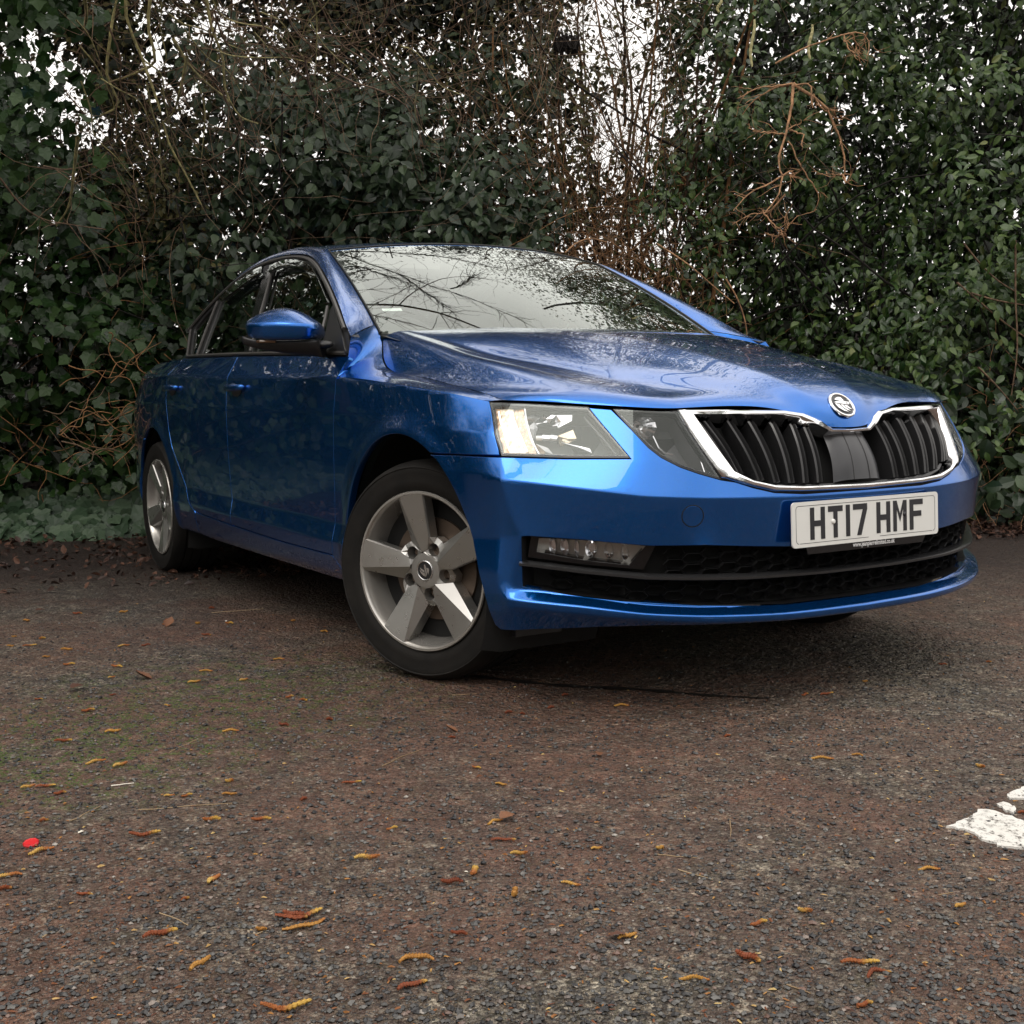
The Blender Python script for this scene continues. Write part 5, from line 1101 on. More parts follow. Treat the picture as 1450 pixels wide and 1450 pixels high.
BIGC = [(405, 1429, 'r', 1, .15, 1.05, "long dark rust catkin at the bottom edge, under the row of catkins on the left"), (227, 1326, 'r', 0, .45, 1., "rust catkin lying aslant left of the cluster of three crossed catkins"),
        (425, 1299, 'r', 1, .35, 1.1, "upper rust catkin of the cluster of three crossed catkins"), (432, 1313, 'g', 1, .5, 1., "yellow catkin of the cluster of three crossed catkins"), (418, 1300, 'r', 2, -.4, 1., "short rust catkin across the cluster of three crossed catkins"),
        (283, 1368, 'g', 2, 1.1, 1., "stubby orange catkin below the cluster of three crossed catkins"), (590, 1361, 'g', 3, .1, .95, "curled golden catkin with black specks in the lower middle of the gravel"), (583, 1398, 'r', 0, .5, .95, "rust catkin just below the curled golden one"),
        (520, 1217, 'g', 2, .1, 1.1, "forked golden brown catkin on the open gravel under the front wheel"), (58, 1207, 'g', 0, .7, .95, "yellow catkin touching the red bottle top"), (12, 1243, 'g', 3, .5, 1., "bent yellow catkin at the left edge of the gravel, nearest the camera"),
        (302, 1247, 'g', 2, 1.2, .9, "short yellow catkin standing upright in the view, right of the red bottle top"), (205, 1184, 'r', 1, .2, .9, "brown catkin with a golden tip above the short yellow one"), (327, 1036, 'g', 0, .02, .8, "fat pale yellow catkin on the gravel below the rear door"),
        (713, 1191, 'r', 0, -.02, .8, "straight rust catkin in the middle of the gravel below the headlight"), (735, 1211, 'g', 2, .0, .85, "golden catkin just below the straight rust one"), (809, 1254, 'g', 2, -.5, .8, "yellow and rust catkin in the middle, right of all others near it"),
        (640, 1252, 'r', 2, .0, 1., "rust catkin left of the upright orange one"), (728, 1268, 'g', 4, 1.4, 1.1, "stubby orange catkin right of the low rust one"), (672, 1237, 'r', 2, 1.3, .9, "rust catkin standing on end above the low rust one"),
        (1163, 1075, 'g', 0, -.12, .9, "golden catkin with a bright tip on the gravel below the number plate"), (1315, 1232, 'g', 0, .02, .75, "orange catkin below the worn white paint"), (1060, 1359, 'r', 2, -.8, 1., "short dark red catkin in the lower right gravel"),
        (1218, 1366, 'r', 0, -.03, .95, "straight rust catkin in the lower right gravel, above its bent neighbour"), (1240, 1380, 'r', 3, .4, .9, "bent rust catkin touching the straight one in the lower right gravel"), (983, 1388, 'g', 0, -.1, .7, "orange catkin at the bottom of the gravel, right of centre"),
        (1388, 1087, 'g', 4, -.8, .9, "small yellow catkin above the worn white paint"), (135, 1080, 'g', 0, .7, .75, "pale yellow catkin in the moss patch"), (90, 1051, 'r', 0, .05, .85, "brown catkin across the moss patch"), (65, 1115, 'r', 0, .2, .8, "rust catkin at the left edge below the moss patch"),
        (125, 1008, 'r', 2, .6, 1., "rust catkin at the upper end of the moss patch"), (160, 1037, 'g', 2, .3, 1., "orange catkin in the middle of the moss patch, right of the pale yellow one"), (370, 1162, 'r', 2, .1, .9, "rust catkin right of the two small golden ones"), (300, 1163, 'r', 2, .1, .9, "rust catkin below the two small golden ones")]
for a in BIGC: catkin(*a[:6], label=a[6], group=GR)
SMALLC = [(38, 880), (240, 805), (60, 905), (20, 902), (42, 915), (95, 921), (66, 931), (235, 885), (280, 884), (325, 884), (175, 915), (207, 915), (292, 900), (98, 942), (15, 916), (166, 945), (292, 951), (395, 934), (345, 964), (158, 960), (55, 991), (160, 985), (237, 1000), (275, 967), (402, 1028), (467, 1020), (430, 993), (410, 988), (800, 985), (740, 1012), (720, 1010), (780, 1003), (640, 1045), (265, 1128), (240, 1128), (325, 1108), (325, 1126), (170, 1085), (85, 1125), (40, 1116), (62, 1163), (430, 1133), (555, 1175), (498, 1110), (675, 1088), (710, 1112), (845, 1203), (650, 1325), (370, 1318), (120, 1268), (8, 1260), (262, 1275), (1215, 1070), (1140, 985), (1170, 984), (1335, 942), (1400, 938), (1225, 966), (1030, 1043), (1360, 1285), (1140, 1292), (1075, 1310), (1225, 1425), (888, 1328), (935, 1203), (1448, 1152), (700, 1165), (880, 880+120), (415, 880), (460, 895), (110, 870), (175, 868), (300, 862)]
LAND = [(600, 930, "the front wheel"), (240, 790, "the rear wheel"), (44, 1190, "the red bottle top"), (173, 1112, "the bleached white twig"), (425, 1300, "the three crossed catkins"), (327, 1036, "the fat pale yellow catkin"), (590, 1361, "the curled golden catkin"), (713, 1191, "the straight rust catkin"), (1390, 1160, "the worn white paint"), (215, 962, "the large curled brown leaf"), (100, 980, "the flat orange brown leaf"), (135, 1080, "the pale yellow catkin in the moss"), (809, 1254, "the yellow and rust catkin"), (1163, 1075, "the golden catkin below the number plate"), (1220, 1366, "the two rust catkins lying together"), (640, 1252, "the low rust catkin"), (30, 860, "the ivy at the left edge"), (850, 1074, "the small red brown leaf"), (1150, 930, "the shadow under the bumper"), (290, 1165, "the rust pair in the left middle")]
used_labels = set()
def place_label(what, px, py):
    """where a small thing lies, told from the landmarks round it"""
    L = sorted(LAND, key=lambda q: math.hypot((q[0]-px), (q[1]-py)*1.6))
    def rel(q):
        dx, dy = px-q[0], (py-q[1])*1.6; return ("left of" if dx < 0 else "right of") if abs(dx) > abs(dy) else ("behind" if dy < 0 else "in front of")
    for q in L[:3]:
        for s in (f"{what} {rel(q)} {q[2]}", f"{what} farther {rel(q)} {q[2]}"):
            if s not in used_labels and len(s.split()) <= 15: used_labels.add(s); return s
    for q in L[3:]:
        s = f"{what} far {rel(q)} {q[2]}"
        if s not in used_labels: used_labels.add(s); return s
for i, (px, py) in enumerate(SMALLC):
    far = py < 960; c = 'g' if rng.random() < (.55 if far else .45) else 'r'
    catkin(px, py, c, int(rng.choice([0, 2, 4, 4, 2])), rng.uniform(-.6, .9), rng.uniform(.55, .85)*(1.15 if far else 1.), place_label("small golden catkin" if c == 'g' else "small rust catkin", px, py), GR)
# dead leaves
def leaf_blade(n=7, w=.36, curl=.25, fold=.25, ser=0.):
    u = np.linspace(0, 1, n); V = [(0, 0, 0)]; 
    for i, x in enumerate(u[1:-1]): ww = w*math.sin(math.pi*x**.8)*(1+ser*(-1)**i); V += [(-ww, x, fold*ww+curl*x*x), (0, x, curl*x*x*.8-.0), (ww, x, fold*ww+curl*x*x)]
    V.append((0, 1, curl)); F = [(0, 2, 1), (0, 3, 2)]
    for i in range(n-3): a = 1+3*i; F += [(a, a+1, a+4), (a, a+4, a+3), (a+1, a+2, a+5), (a+1, a+5, a+4)]
    a = 1+3*(n-3); F += [(a, a+1, len(V)-1), (a+1, a+2, len(V)-1)]; return np.array(V, float), np.array(F)
dl0 = leaf_blade(9, .30, .35, .55, .12); dl1 = leaf_blade(8, .28, -.2, .3, .12)
def dead_leaf(px, py, s, ang, k, label):
    V, F = (dl0, dl1)[k]; V = V*s; V[:, 2] -= V[:, 2].min()-.001; o = mobj("dead_leaf", V, F, M['deadleaf']); o.location = on_ground(px, py); o.rotation_euler = (.1, .15, ang); return tag(o, label, "leaf", "dead leaves on the gravel")
dead_leaf(215, 962, .055, 2.4, 0, "large curled brown leaf on the gravel left of the front wheel"); dead_leaf(100, 980, .055, .6, 1, "flat orange brown leaf among catkins near the left edge"); dead_leaf(235, 888, .06, 1., 0, "dark curled leaf on the gravel behind the rear wheel")
dead_leaf(648, 1037, .035, 2.2, 0, "small dark leaf on the gravel in front of the front wheel"); dead_leaf(848, 1074, .032, 1., 1, "small red brown leaf lying flat below the fog lamp"); dead_leaf(708, 1166, .045, .4, 1, "red leaf above the straight rust catkin"); dead_leaf(886, 1330, .03, 2.6, 1, "tan leaf at the bottom of the gravel, right of centre"); dead_leaf(50, 868, .045, .3, 1, "orange leaf near the ivy on the left")
# crumbs of broken catkin and bud scale
def crumbs(name, n, y0, y1, s0, s1, m, label):
    P = visible_ground(n, y0, y1, .8); s = rng.uniform(s0, s1, n); a = rng.uniform(0, 6.28, n); B = np.array([(-1.3, -.4, .15), (1.2, -.35, .3), (1.4, .4, .2), (-1.1, .45, .4), (.1, 0, .8)]); c_, s_ = np.cos(a)[:, None], np.sin(a)[:, None]
    V = B[None]*(1+rng.normal(0, .25, (n, 5, 1)))*s[:, None, None]; X = np.stack([V[..., 0]*c_-V[..., 1]*s_, V[..., 0]*s_+V[..., 1]*c_, V[..., 2]+.001], -1)+P[:, None]
    F = (np.array([(0, 1, 4), (1, 2, 4), (2, 3, 4), (3, 0, 4)])[None]+(np.arange(n)*5)[:, None, None]).reshape(-1, 3); return tag(mobj(name, X.reshape(-1, 3), F, m, smooth=False), label, None, None, 'stuff')
m = M['crumb'] = mat('catkin crumbs', (.2, .08, .02), .7); t = NT(m); t.l(t.ramp(t.n('NewGeometry').outputs['Random Per Island'], [(0., (.06, .018, .010)), (.45, (.16, .050, .014)), (.8, (.34, .15, .030)), (1., (.50, .36, .14))]), t.b.inputs['Base Color'])
crumbs("catkin_crumbs", 1500, 790, 1460, .0012, .0040, m, "tiny orange crumbs of broken catkins all over the gravel")
# red bottle top, white twig, pale scraps
g = Geo(); n = 28; ci = np.linspace(0, 2*np.pi, n, endpoint=False); wv_ = 1+.05*np.sin(ci*9); rr = .0145
V = np.concatenate([np.stack([rr*q*np.cos(ci)*wv_, rr*q*.92*np.sin(ci)*wv_, np.full(n, h)], -1) for q, h in ((1., 0.), (1.02, .003), (.92, .0050), (.80, .0042), (.3, .0046))]); g.add(V, [(i*n+j, i*n+(j+1) % n, (i+1)*n+(j+1) % n, (i+1)*n+j) for i in range(4) for j in range(n)]+[tuple(4*n+j for j in range(n))])
M['redcap'] = mat('red plastic', (.55, .016, .020), .38); o = g.obj("bottle_top", M['redcap'], None, sharp=30); o.location = on_ground(44, 1196)+np.array([0, 0, .001]); o.rotation_euler = (.12, .1, 0); tag(o, "crumpled red plastic bottle top on the gravel at the left edge", "bottle top")
def twig(px0, py0, px1, py1, r, m, label, name="twig", grp=None):
    a, b = on_ground(px0, py0), on_ground(px1, py1); q = np.linspace(0, 1, 9)[:, None]; P = a*(1-q)+b*q; P[:, 2] = r*1.1; L = np.linalg.norm(b-a); P[:, :2] += np.cumsum(rng.normal(0, .012*L, (9, 2)), 0); g = Geo(); g.tube(P, np.linspace(r, r*.6, 9), 5)
    return tag(g.obj(name, m, None), label, "twig", grp)
M['whitewood'] = mat('bleached wood', (.62, .58, .50), .7)
twig(158, 1114, 190, 1110, .0019, M['whitewood'], "bleached white twig on the gravel below the moss")
TG = "thin dry stalks on the gravel"
for k, q in enumerate([(240, 1066, 280, 1048), (100, 1163, 150, 1140), (197, 1148, 330, 1140), (340, 1334, 372, 1320), (220, 1292, 270, 1315), (930, 1210, 985, 1215), (1035, 1160, 1037, 1185), (960, 1232, 1010, 1247), (1330, 1268, 1350, 1265), (640, 985, 675, 983), (300, 868, 375, 862), (540, 1085, 600, 1062), (1115, 1395, 1148, 1408), (60, 1328, 90, 1312)]):
    twig(*q, .0011, M['twig'], place_label("thin straw coloured stalk", (q[0]+q[2])/2, (q[1]+q[3])/2), "dry_stalk", TG)
for k, (px, py, s, lb) in enumerate([(110, 1180, .012, "white scrap of petal on the gravel beside the yellow catkin and red top"), (320, 880, .012, "pair of white scraps on the gravel left of the front wheel"), (663, 1235, .007, "small white scrap above the upright orange catkin")]):
    V, F = leaf_blade(6, .4, .2, .5, .2); V = V*s; V[:, 2] -= V[:, 2].min(); o = mobj("petal", V, F, M['whitewood']); o.location = on_ground(px, py); o.rotation_euler = (0, 0, k*1.3); tag(o, lb, "petal")
# worn white paint at the right edge
m = M['roadpaint'] = mat('worn white road paint', (.70, .69, .65), .6); t = NT(m); P = t.pos()
t.l(t.mix(t.rng(t.noise(P, 52., 8., .8), .52, .60, 0., 1.), t.mix(t.noise(P, 9., 5.), (.74, .73, .70), (.58, .56, .51)), (.055, .045, .036)), t.b.inputs['Base Color']); t.bump(t.noise(P, 120., 5.), .5, .004)
def patch(name, pts, z, label):
    q = np.array([on_ground(1000+x/2.636, 900+y/2.636)[:2] for x, y in pts]); q = resample(q, .012); q = q+rng.normal(0, .0022, q.shape); c = q.mean(0); n = len(q)
    V = [(x, y, z) for x, y in q]+[(x, y, -.002) for x, y in (q-c)*1.01+c]
    return tag(mobj(name, V, [tuple(range(n)) if area2(q) > 0 else tuple(range(n))[::-1]]+[(i, (i+1) % n, n+(i+1) % n, n+i) for i in range(n)], m, smooth=False), label, None, None, 'structure')
patch("road_marking", [(902, 718), (960, 690), (1005, 673), (1010, 655), (1060, 655), (1120, 676), (1190, 700), (1330, 740), (1500, 800), (1540, 860), (1420, 860), (1290, 825), (1186, 800), (1110, 794), (1040, 768), (980, 733)], .004, "worn white painted line at the right edge of the gravel")
patch("road_marking", [(1118, 603), (1160, 580), (1200, 566), (1330, 600), (1330, 640), (1250, 640), (1190, 612), (1135, 613)], .004, "smaller flake of white paint above the main one")
patch("road_marking", [(1083, 634), (1120, 626), (1160, 652), (1156, 668), (1120, 660)], .004, "smallest flake of white paint, between the other two")
# dark wet seam running out from under the front wheel
q = np.array([on_ground(a, b) for a, b in ((560, 948), (700, 962), (800, 972), (900, 977), (1010, 986), (1090, 990))]); q = curve3(q, 60); w = .010*(1+.5*np.sin(np.arange(60)*.9))*np.sin(np.linspace(.05, 3.0, 60))+.002
e = np.cross(np.gradient(q, axis=0), [0, 0, 1.]); e /= np.linalg.norm(e, axis=1)[:, None]; M['seam'] = mat('wet dark seam', (.018, .016, .015), .35)
tag(mobj("ground_seam", np.concatenate([q+e*w[:, None]+[0, 0, .003], q-e*w[:, None]+[0, 0, .003]]), [(i, i+1, 60+i+1, 60+i) for i in range(59)], M['seam']), "dark damp seam across the gravel from the front wheel", None, None, 'structure')
# ---------------------------------------------------------------- hedge and trees behind the car
HL = np.array([(1.0, -9.4), (-2.6, -7.4), (-5.0, -5.0), (-5.9, -3.0), (-5.45, -1.55), (-4.95, -.75), (-4.75, .3), (-4.35, 1.3), (-3.5, 2.35), (-2.6, 3.15), (-1.75, 3.85), (-.9, 4.8), (.2, 6.4), (1.5, 8.)])
_ht = np.r_[0, np.cumsum(np.hypot(*np.diff(HL, axis=0).T))]
def hedge(t, z, dep):
    """t metres along the hedge foot, z height, dep metres towards the camera side"""
    x = spl(_ht, HL[:, 0], t); y = spl(_ht, HL[:, 1], t); e = .05; tx = spl(_ht, HL[:, 0], t+e)-x; ty = spl(_ht, HL[:, 1], t+e)-y; l = np.hypot(tx, ty)
    return np.stack([x+ty/l*dep, y-tx/l*dep, z+0*x], -1), np.stack([ty/l, -tx/l, 0*x], -1)
def t_of_px(px, z=1.):
    tt = np.linspace(5, _ht[-1], 2000); P, _ = hedge(tt, np.full(2000, z), 0*tt); d = P-CAM_P; u_ = 725+1684.3*(d@CR)/(d@CF); ok = (d@CF) > 0; return float(tt[ok][np.abs(u_[ok]-px).argmin()])
def to_px(P):
    d = P-CAM_P; w = d@CF; return 725+1684.3*(d@CR)/w, 725-1684.3*(d@CU)/w, w
def vnoise(x, y, sd=0):
    def hsh(i, j): return np.modf(np.abs(np.sin(i*127.1+j*311.7+sd*74.7)*43758.5453))[0]
    i, j = np.floor(x), np.floor(y); u, v = x-i, y-j; u = u*u*(3-2*u); v = v*v*(3-2*v)
    return (hsh(i, j)*(1-u)+hsh(i+1, j)*u)*(1-v)+(hsh(i, j+1)*(1-u)+hsh(i+1, j+1)*u)*v
def unit(a): return a/(np.linalg.norm(a, axis=-1, keepdims=True)+1e-12)
def leaf_mats(N, T):
    z = unit(N); y = T-(T*z).sum(-1, keepdims=True)*z; y = unit(y); x = np.cross(y, z); return x, y, z
def leaves_mesh(name, leaf, P, N, T, S, m, parent):
    V, F = leaf; x, y, z = leaf_mats(N, T); n = len(P); k = len(V)
    X = P[:, None]+S[:, None, None]*(V[None, :, 0:1]*x[:, None]+V[None, :, 1:2]*y[:, None]+V[None, :, 2:3]*z[:, None])
    return mobj(name, X.reshape(-1, 3), (F[None]+(np.arange(n)*k)[:, None, None]).reshape(-1, F.shape[1]), m, parent, smooth=False)
def leaf_objects(leaf, P, N, T, S, m, parent, meshes):
    x, y, z = leaf_mats(N, T)
    for i in range(len(P)):
        o = bpy.data.objects.new("leaf", meshes[i % len(meshes)]); s = S[i]
        o.matrix_local = Matrix(((x[i, 0]*s, y[i, 0]*s, z[i, 0]*s, P[i, 0]), (x[i, 1]*s, y[i, 1]*s, z[i, 1]*s, P[i, 1]), (x[i, 2]*s, y[i, 2]*s, z[i, 2]*s, P[i, 2]), (0, 0, 0, 1)))
        link(o, parent)
def tubes(P, Rd, k=4):
    """many polylines at once: P (n,m,3), Rd (n,m)"""
    n, mm, _ = P.shape; T = unit(np.gradient(P, axis=1)); a = np.where(np.abs(T[..., 2:3]) < .9, np.array([0, 0, 1.]), np.array([1., 0, 0])); u = unit(np.cross(T, a)); w = np.cross(T, u); th = np.linspace(0, 2*np.pi, k, endpoint=False)
    V = P[:, :, None]+Rd[:, :, None, None]*(np.cos(th)[:, None]*u[:, :, None]+np.sin(th)[:, None]*w[:, :, None])
    i, j = np.meshgrid(np.arange(mm-1), np.arange(k), indexing='ij'); f = np.stack([i*k+j, i*k+(j+1) % k, (i+1)*k+(j+1) % k, (i+1)*k+j], -1).reshape(-1, 4)
    return V.reshape(-1, 3), (f[None]+(np.arange(n)*mm*k)[:, None, None]).reshape(-1, 4)
# leaf shapes, tip along +y, about one unit long
def ivy_leaf(b):
    o = [(0, .0), (.20, -.12), (.46, -.02), (.46, .20), (.58, .42), (.36, .56), (.20, .78), (0, .98)]; o = o+[(-x, y) for x, y in o[-2:0:-1]]
    V = [(0, .25, -.05)]+[(x, y, b*(x*x)+.10*abs(x)-.18*max(0, y-.3)) for x, y in o]; n = len(o); return np.array(V, float), np.array([(0, 1+i, 1+(i+1) % n) for i in range(n)])
def oval_leaf(w, curl, fold): return leaf_blade(6, w, curl, fold)
IVY = [ivy_leaf(-.25), ivy_leaf(.1)]; OVAL = [oval_leaf(.23, -.18, .28), oval_leaf(.25, -.32, .15)]; BRAM = [leaf_blade(7, .34, -.2, .22, .07), leaf_blade(7, .31, -.1, .3, .07)]; TINY = oval_leaf(.30, -.1, .2)
V4, F4 = np.array([(0, 0, 0), (.30, .45, .06), (0, 1, -.08), (-.30, .45, .06)], float), np.array([(0, 1, 2), (0, 2, 3)])
def leaf_mat(name, c0, c1, c2, rough=.38, young=None):
    m = mat(name, c1, rough); t = NT(m); isl = t.n('NewGeometry').outputs['Random Per Island']; ob = t.n('ObjectInfo').outputs['Random']; rnd = t.math('FRACT', t.math('ADD', isl, ob))
    c = t.ramp(rnd, [(0., c0), (.5, c1), (.93, c2)]+([(.975, c2), (1., young)] if young else [(1., c2)])); t.l(c, t.b.inputs['Base Color']); t.b.inputs['Specular IOR Level'].default_value = .42
    t.l(t.rng(rnd, 0, 1, rough-.08, rough+.14), t.b.inputs['Roughness']); return m
M['ivy'] = leaf_mat('ivy leaf', (.006, .021, .004), (.015, .042, .008), (.036, .076, .017), .33)
M['bramble'] = leaf_mat('bramble leaf', (.008, .021, .007), (.018, .036, .014), (.042, .068, .028), .36)
M['laurel'] = leaf_mat('evergreen leaf', (.009, .026, .005), (.026, .056, .011), (.070, .112, .026), .33, (.10, .11, .02))
M['ivy_pale'] = leaf_mat('pale ivy leaf', (.022, .045, .022), (.042, .076, .040), (.075, .115, .066), .42)
M['olive'] = leaf_mat('small olive leaf', (.024, .024, .005), (.046, .046, .009), (.085, .072, .016), .55)
M['shade'] = leaf_mat('inner leaf darkened for shade', (.004, .008, .003), (.008, .013, .004), (.013, .020, .007), .5)  # hedge-interior shade put into a darker leaf colour
M['bark'] = mat('brown bark', (.06, .034, .018), .85); M['bark2'] = mat('ginger stem bark', (.23, .115, .045), .8); M['lichen'] = mat('lichen green bark', (.30, .26, .11), .85); M['greystem'] = mat('grey brown twig', (.14, .088, .052), .85); M['darkwood'] = mat('dark branch', (.014, .010, .008), .9)
M['drybrown'] = mat('dry brown spray', (.33, .18, .090), .8)
for k_ in ('bark', 'bark2', 'lichen', 'greystem', 'drybrown'):
    t = NT(M[k_]); bc_ = t.b.inputs['Base Color'].default_value[:3]; t.l(t.mix(t.rng(t.noise(t.pos(), 35., 5.), .35, .65, 0, 1), tuple(v*.5 for v in bc_), tuple(min(1, v*1.5) for v in bc_)), t.b.inputs['Base Color'])
rg2 = np.random.default_rng(21)
GAPS = np.array([(70, 130, 60, 62), (36, 62, 36, 30), (118, 178, 46, 34), (615, 180, 24, 13), (858, 40, 62, 55), (885, 190, 48, 66), (1000, 120, 26, 60), (935, 335, 36, 40), (452, 215, 20, 14), (300, 40, 34, 24), (215, 75, 20, 30), (735, 95, 26, 16)], float)
def thin(P, keep=.12):
    """the places where the hedge top is thin enough to let the sky through"""
    u, v, w = to_px(P); m = np.ones(len(P), bool); r = rg2.random(len(P)); wob = .75+.6*vnoise(u/22., v/22., 8)
    for cx, cy, rx, ry in GAPS: m &= ~((((u-cx)/rx)**2+((v-cy)/ry)**2 < wob) & (w > 0) & (r > keep))
    return m
def clumps(n, t0, t1, z0, z1, d0, d1, k, spread, gap=None, seed=0):
    """leaf positions in clumps on the hedge face -> P, N, T"""
    t = rg2.uniform(t0, t1, n); z = z0+(z1-z0)*rg2.random(n)
    if gap is not None: ok = gap(t, z); t, z = t[ok], z[ok]; n = len(t)
    d = rg2.uniform(d0, d1, n)+.95*(vnoise(t*1.5, z*1.7, seed)-.5)+.60*(vnoise(t*3.3, z*3.5, seed+1)-.5)
    C_, O = hedge(t, z, d); kk = rg2.integers(k//2, k+k//2, n); ix = np.repeat(np.arange(n), kk); m = len(ix)
    of = unit(rg2.normal(0, 1, (m, 3)))*(rg2.random((m, 1))**.45)*spread; P = C_[ix]+of*np.array([1, 1, .85])
    N = unit(O[ix]*.8+np.array([0, 0, .55])+of/spread*.55+rg2.normal(0, .38, (m, 3))); T = unit(of/spread*.7+np.array([0, 0, -.55])+rg2.normal(0, .5, (m, 3)))
    ok = P[:, 2] > .02; return P[ok], N[ok], T[ok]
def in_front(P, nmax, x0=0, x1=1450, y0=0, y1=800):
    """the leaves that show largest: nearest the camera, inside the frame and clear of the car's outline"""
    u, v, w = to_px(P); hid = (v > 345+.0*u) & (u > 205) & (u < 1370)&(v > np.interp(u, [205, 270, 330, 430, 830, 1030, 1230, 1370], [560, 460, 395, 350, 360, 470, 505, 640]))
    ok = (u > x0) & (u < x1) & (v > y0) & (v < y1) & ~hid & (w > 1); i = np.where(ok)[0]; return i[np.argsort(w[i])[:nmax]]
def bush(name, label, cat, leaf, m, sets, size, nsingle, win=(0, 1450, 0, 800), group=None):
    P, N, T = [np.concatenate(q) for q in zip(*sets)]; ok = thin(P, .3); P, N, T = P[ok], N[ok], T[ok]; S = rg2.uniform(size[0], size[1], len(P)); root = tag(empty(name, (P[:, 0].mean(), P[:, 1].mean(), 0)), label, cat, group); P = P-np.array(root.location)
    i = in_front(P+np.array(root.location), nsingle, *win); msk = np.zeros(len(P), bool); msk[i] = True
    meshes = [raw_mesh("leaf", lv[0], lv[1], [m], smooth=False) for lv in leaf]
    leaf_objects(leaf, P[i], N[i], T[i], S[i], m, root, meshes)
    r = ~msk; h = rg2.random(len(P)) < .5
    for q, lv in ((h, leaf[0]), (~h, leaf[-1])): tag(leaves_mesh("foliage", lv, P[r & q], N[r & q], T[r & q], S[r & q], m, root), kind='stuff')
    return root
def put_stems(root, P, Rd, m, name="stems", k=4, stuff=True):
    V, F = tubes(P-np.array(root.location), Rd, k); o = mobj(name, V, F, m, root)
    if stuff: tag(o, kind='stuff')
    return o
def wander(A, D, L, n, wob, sag=0.):
    """n-point wandering stems from A along D"""
    m = len(A); st = (L/(n-1))[:, None]; P = [A]; d = unit(D)
    for i in range(n-1): d = unit(d+rg2.normal(0, wob, (m, 3))+np.array([0, 0, -sag])); P.append(P[-1]+d*st)
    return np.stack(P, 1)
tL, t0_, t330, t560, t800, t960, tR = 3.0, t_of_px(0), t_of_px(330), t_of_px(560), t_of_px(800), t_of_px(960), _ht[-1]
# --- hedge inside: leaves with shade painted into their colour, and bare stems
inner = tag(empty("hedge", (-4.8, 1., 0)), "dense dark hedge thicket filling the whole background behind the car", "hedge")
def topgap(t, z): return rg2.random(len(t)) < np.interp(z, [0, 2.1, 2.7, 3.2, 4.0], [1, 1, .92, .75, .55])*np.where((t > t800-.3) & (t < t960+.1), np.interp(z, [0, .9, 1.5, 3.5], [1, .95, .45, .28]), 1.)
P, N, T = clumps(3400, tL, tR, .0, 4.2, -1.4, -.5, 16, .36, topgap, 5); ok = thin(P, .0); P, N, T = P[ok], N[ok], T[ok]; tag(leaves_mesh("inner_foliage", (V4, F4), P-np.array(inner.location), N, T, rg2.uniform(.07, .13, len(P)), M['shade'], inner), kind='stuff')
n = 620; tt = rg2.uniform(tL, tR, n); A, O = hedge(tt, rg2.uniform(0, 1.2, n), rg2.uniform(-1.2, -.1, n)); put_stems(inner, wander(A, O*.25+np.array([0, 0, 1.])+rg2.normal(0, .35, (n, 3)), rg2.uniform(.8, 2.6, n), 9, .16), np.linspace(1, .35, 9)[None]*rg2.uniform(.004, .013, n)[:, None], M['darkwood'])
bank_t = np.linspace(tL, tR, 90); rows_ = []
for dd, zz in ((.25, -.02), (.05, .06), (-.5, .22), (-1.2, .85), (-1.7, 1.35), (-2.1, 1.30), (-2.6, -.05)): Pb, _ = hedge(bank_t, np.full(90, zz), np.full(90, dd)); Pb[:, 2] += .10*(vnoise(bank_t*2, Pb[:, 2]*0+dd*9, 3)-.5)*(zz > 0); rows_.append(Pb)
M['earth'] = mat('dark leaf mould', (.020, .011, .007), .95); t = NT(M['earth']); t.l(t.ramp(t.noise(t.pos(), 26., 6., .7), [(.3, (.006, .004, .003)), (.55, (.022, .012, .008)), (.75, (.060, .028, .018))]), t.b.inputs['Base Color']); t.bump(t.noise(t.pos(), 30., 6.), .8, .04)
tag(mobj("earth_bank", np.concatenate(rows_), grid_faces(7, 90), M['earth']), kind='structure')
n = 46000; tt = rg2.uniform(tL+2, tR-1, n); z = rg2.uniform(1.3, 4.6, n); ok = rg2.random(n) < np.where((tt > t800-.2) & (tt < t960+.1), 0.45, .97); tt, z = tt[ok], z[ok]; n = len(tt); P, O = hedge(tt, z, rg2.uniform(-1.7, -.8, n)); ok = thin(P); P, O = P[ok], O[ok]; n = len(P); M['far_leaf'] = leaf_mat('far small leaf', (.008, .011, .003), (.018, .020, .005), (.034, .030, .008), .55); tag(leaves_mesh("fine_foliage", (V4, F4), P-np.array(inner.location), unit(O+rg2.normal(0, .7, (n, 3))), rg2.normal(0, 1, (n, 3)), rg2.uniform(.034, .070, n), M['far_leaf'], inner), kind='stuff')
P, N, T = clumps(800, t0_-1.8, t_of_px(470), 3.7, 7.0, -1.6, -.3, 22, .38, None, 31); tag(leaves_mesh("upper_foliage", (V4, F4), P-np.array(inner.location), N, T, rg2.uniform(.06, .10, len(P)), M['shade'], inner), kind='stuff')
P, N, T = clumps(420, t_of_px(470), t_of_px(720), 3.6, 5.0, -1.5, -.3, 22, .36, None, 33); tag(leaves_mesh("upper_foliage", (V4, F4), P-np.array(inner.location), N, T, rg2.uniform(.06, .10, len(P)), M['shade'], inner), kind='stuff')
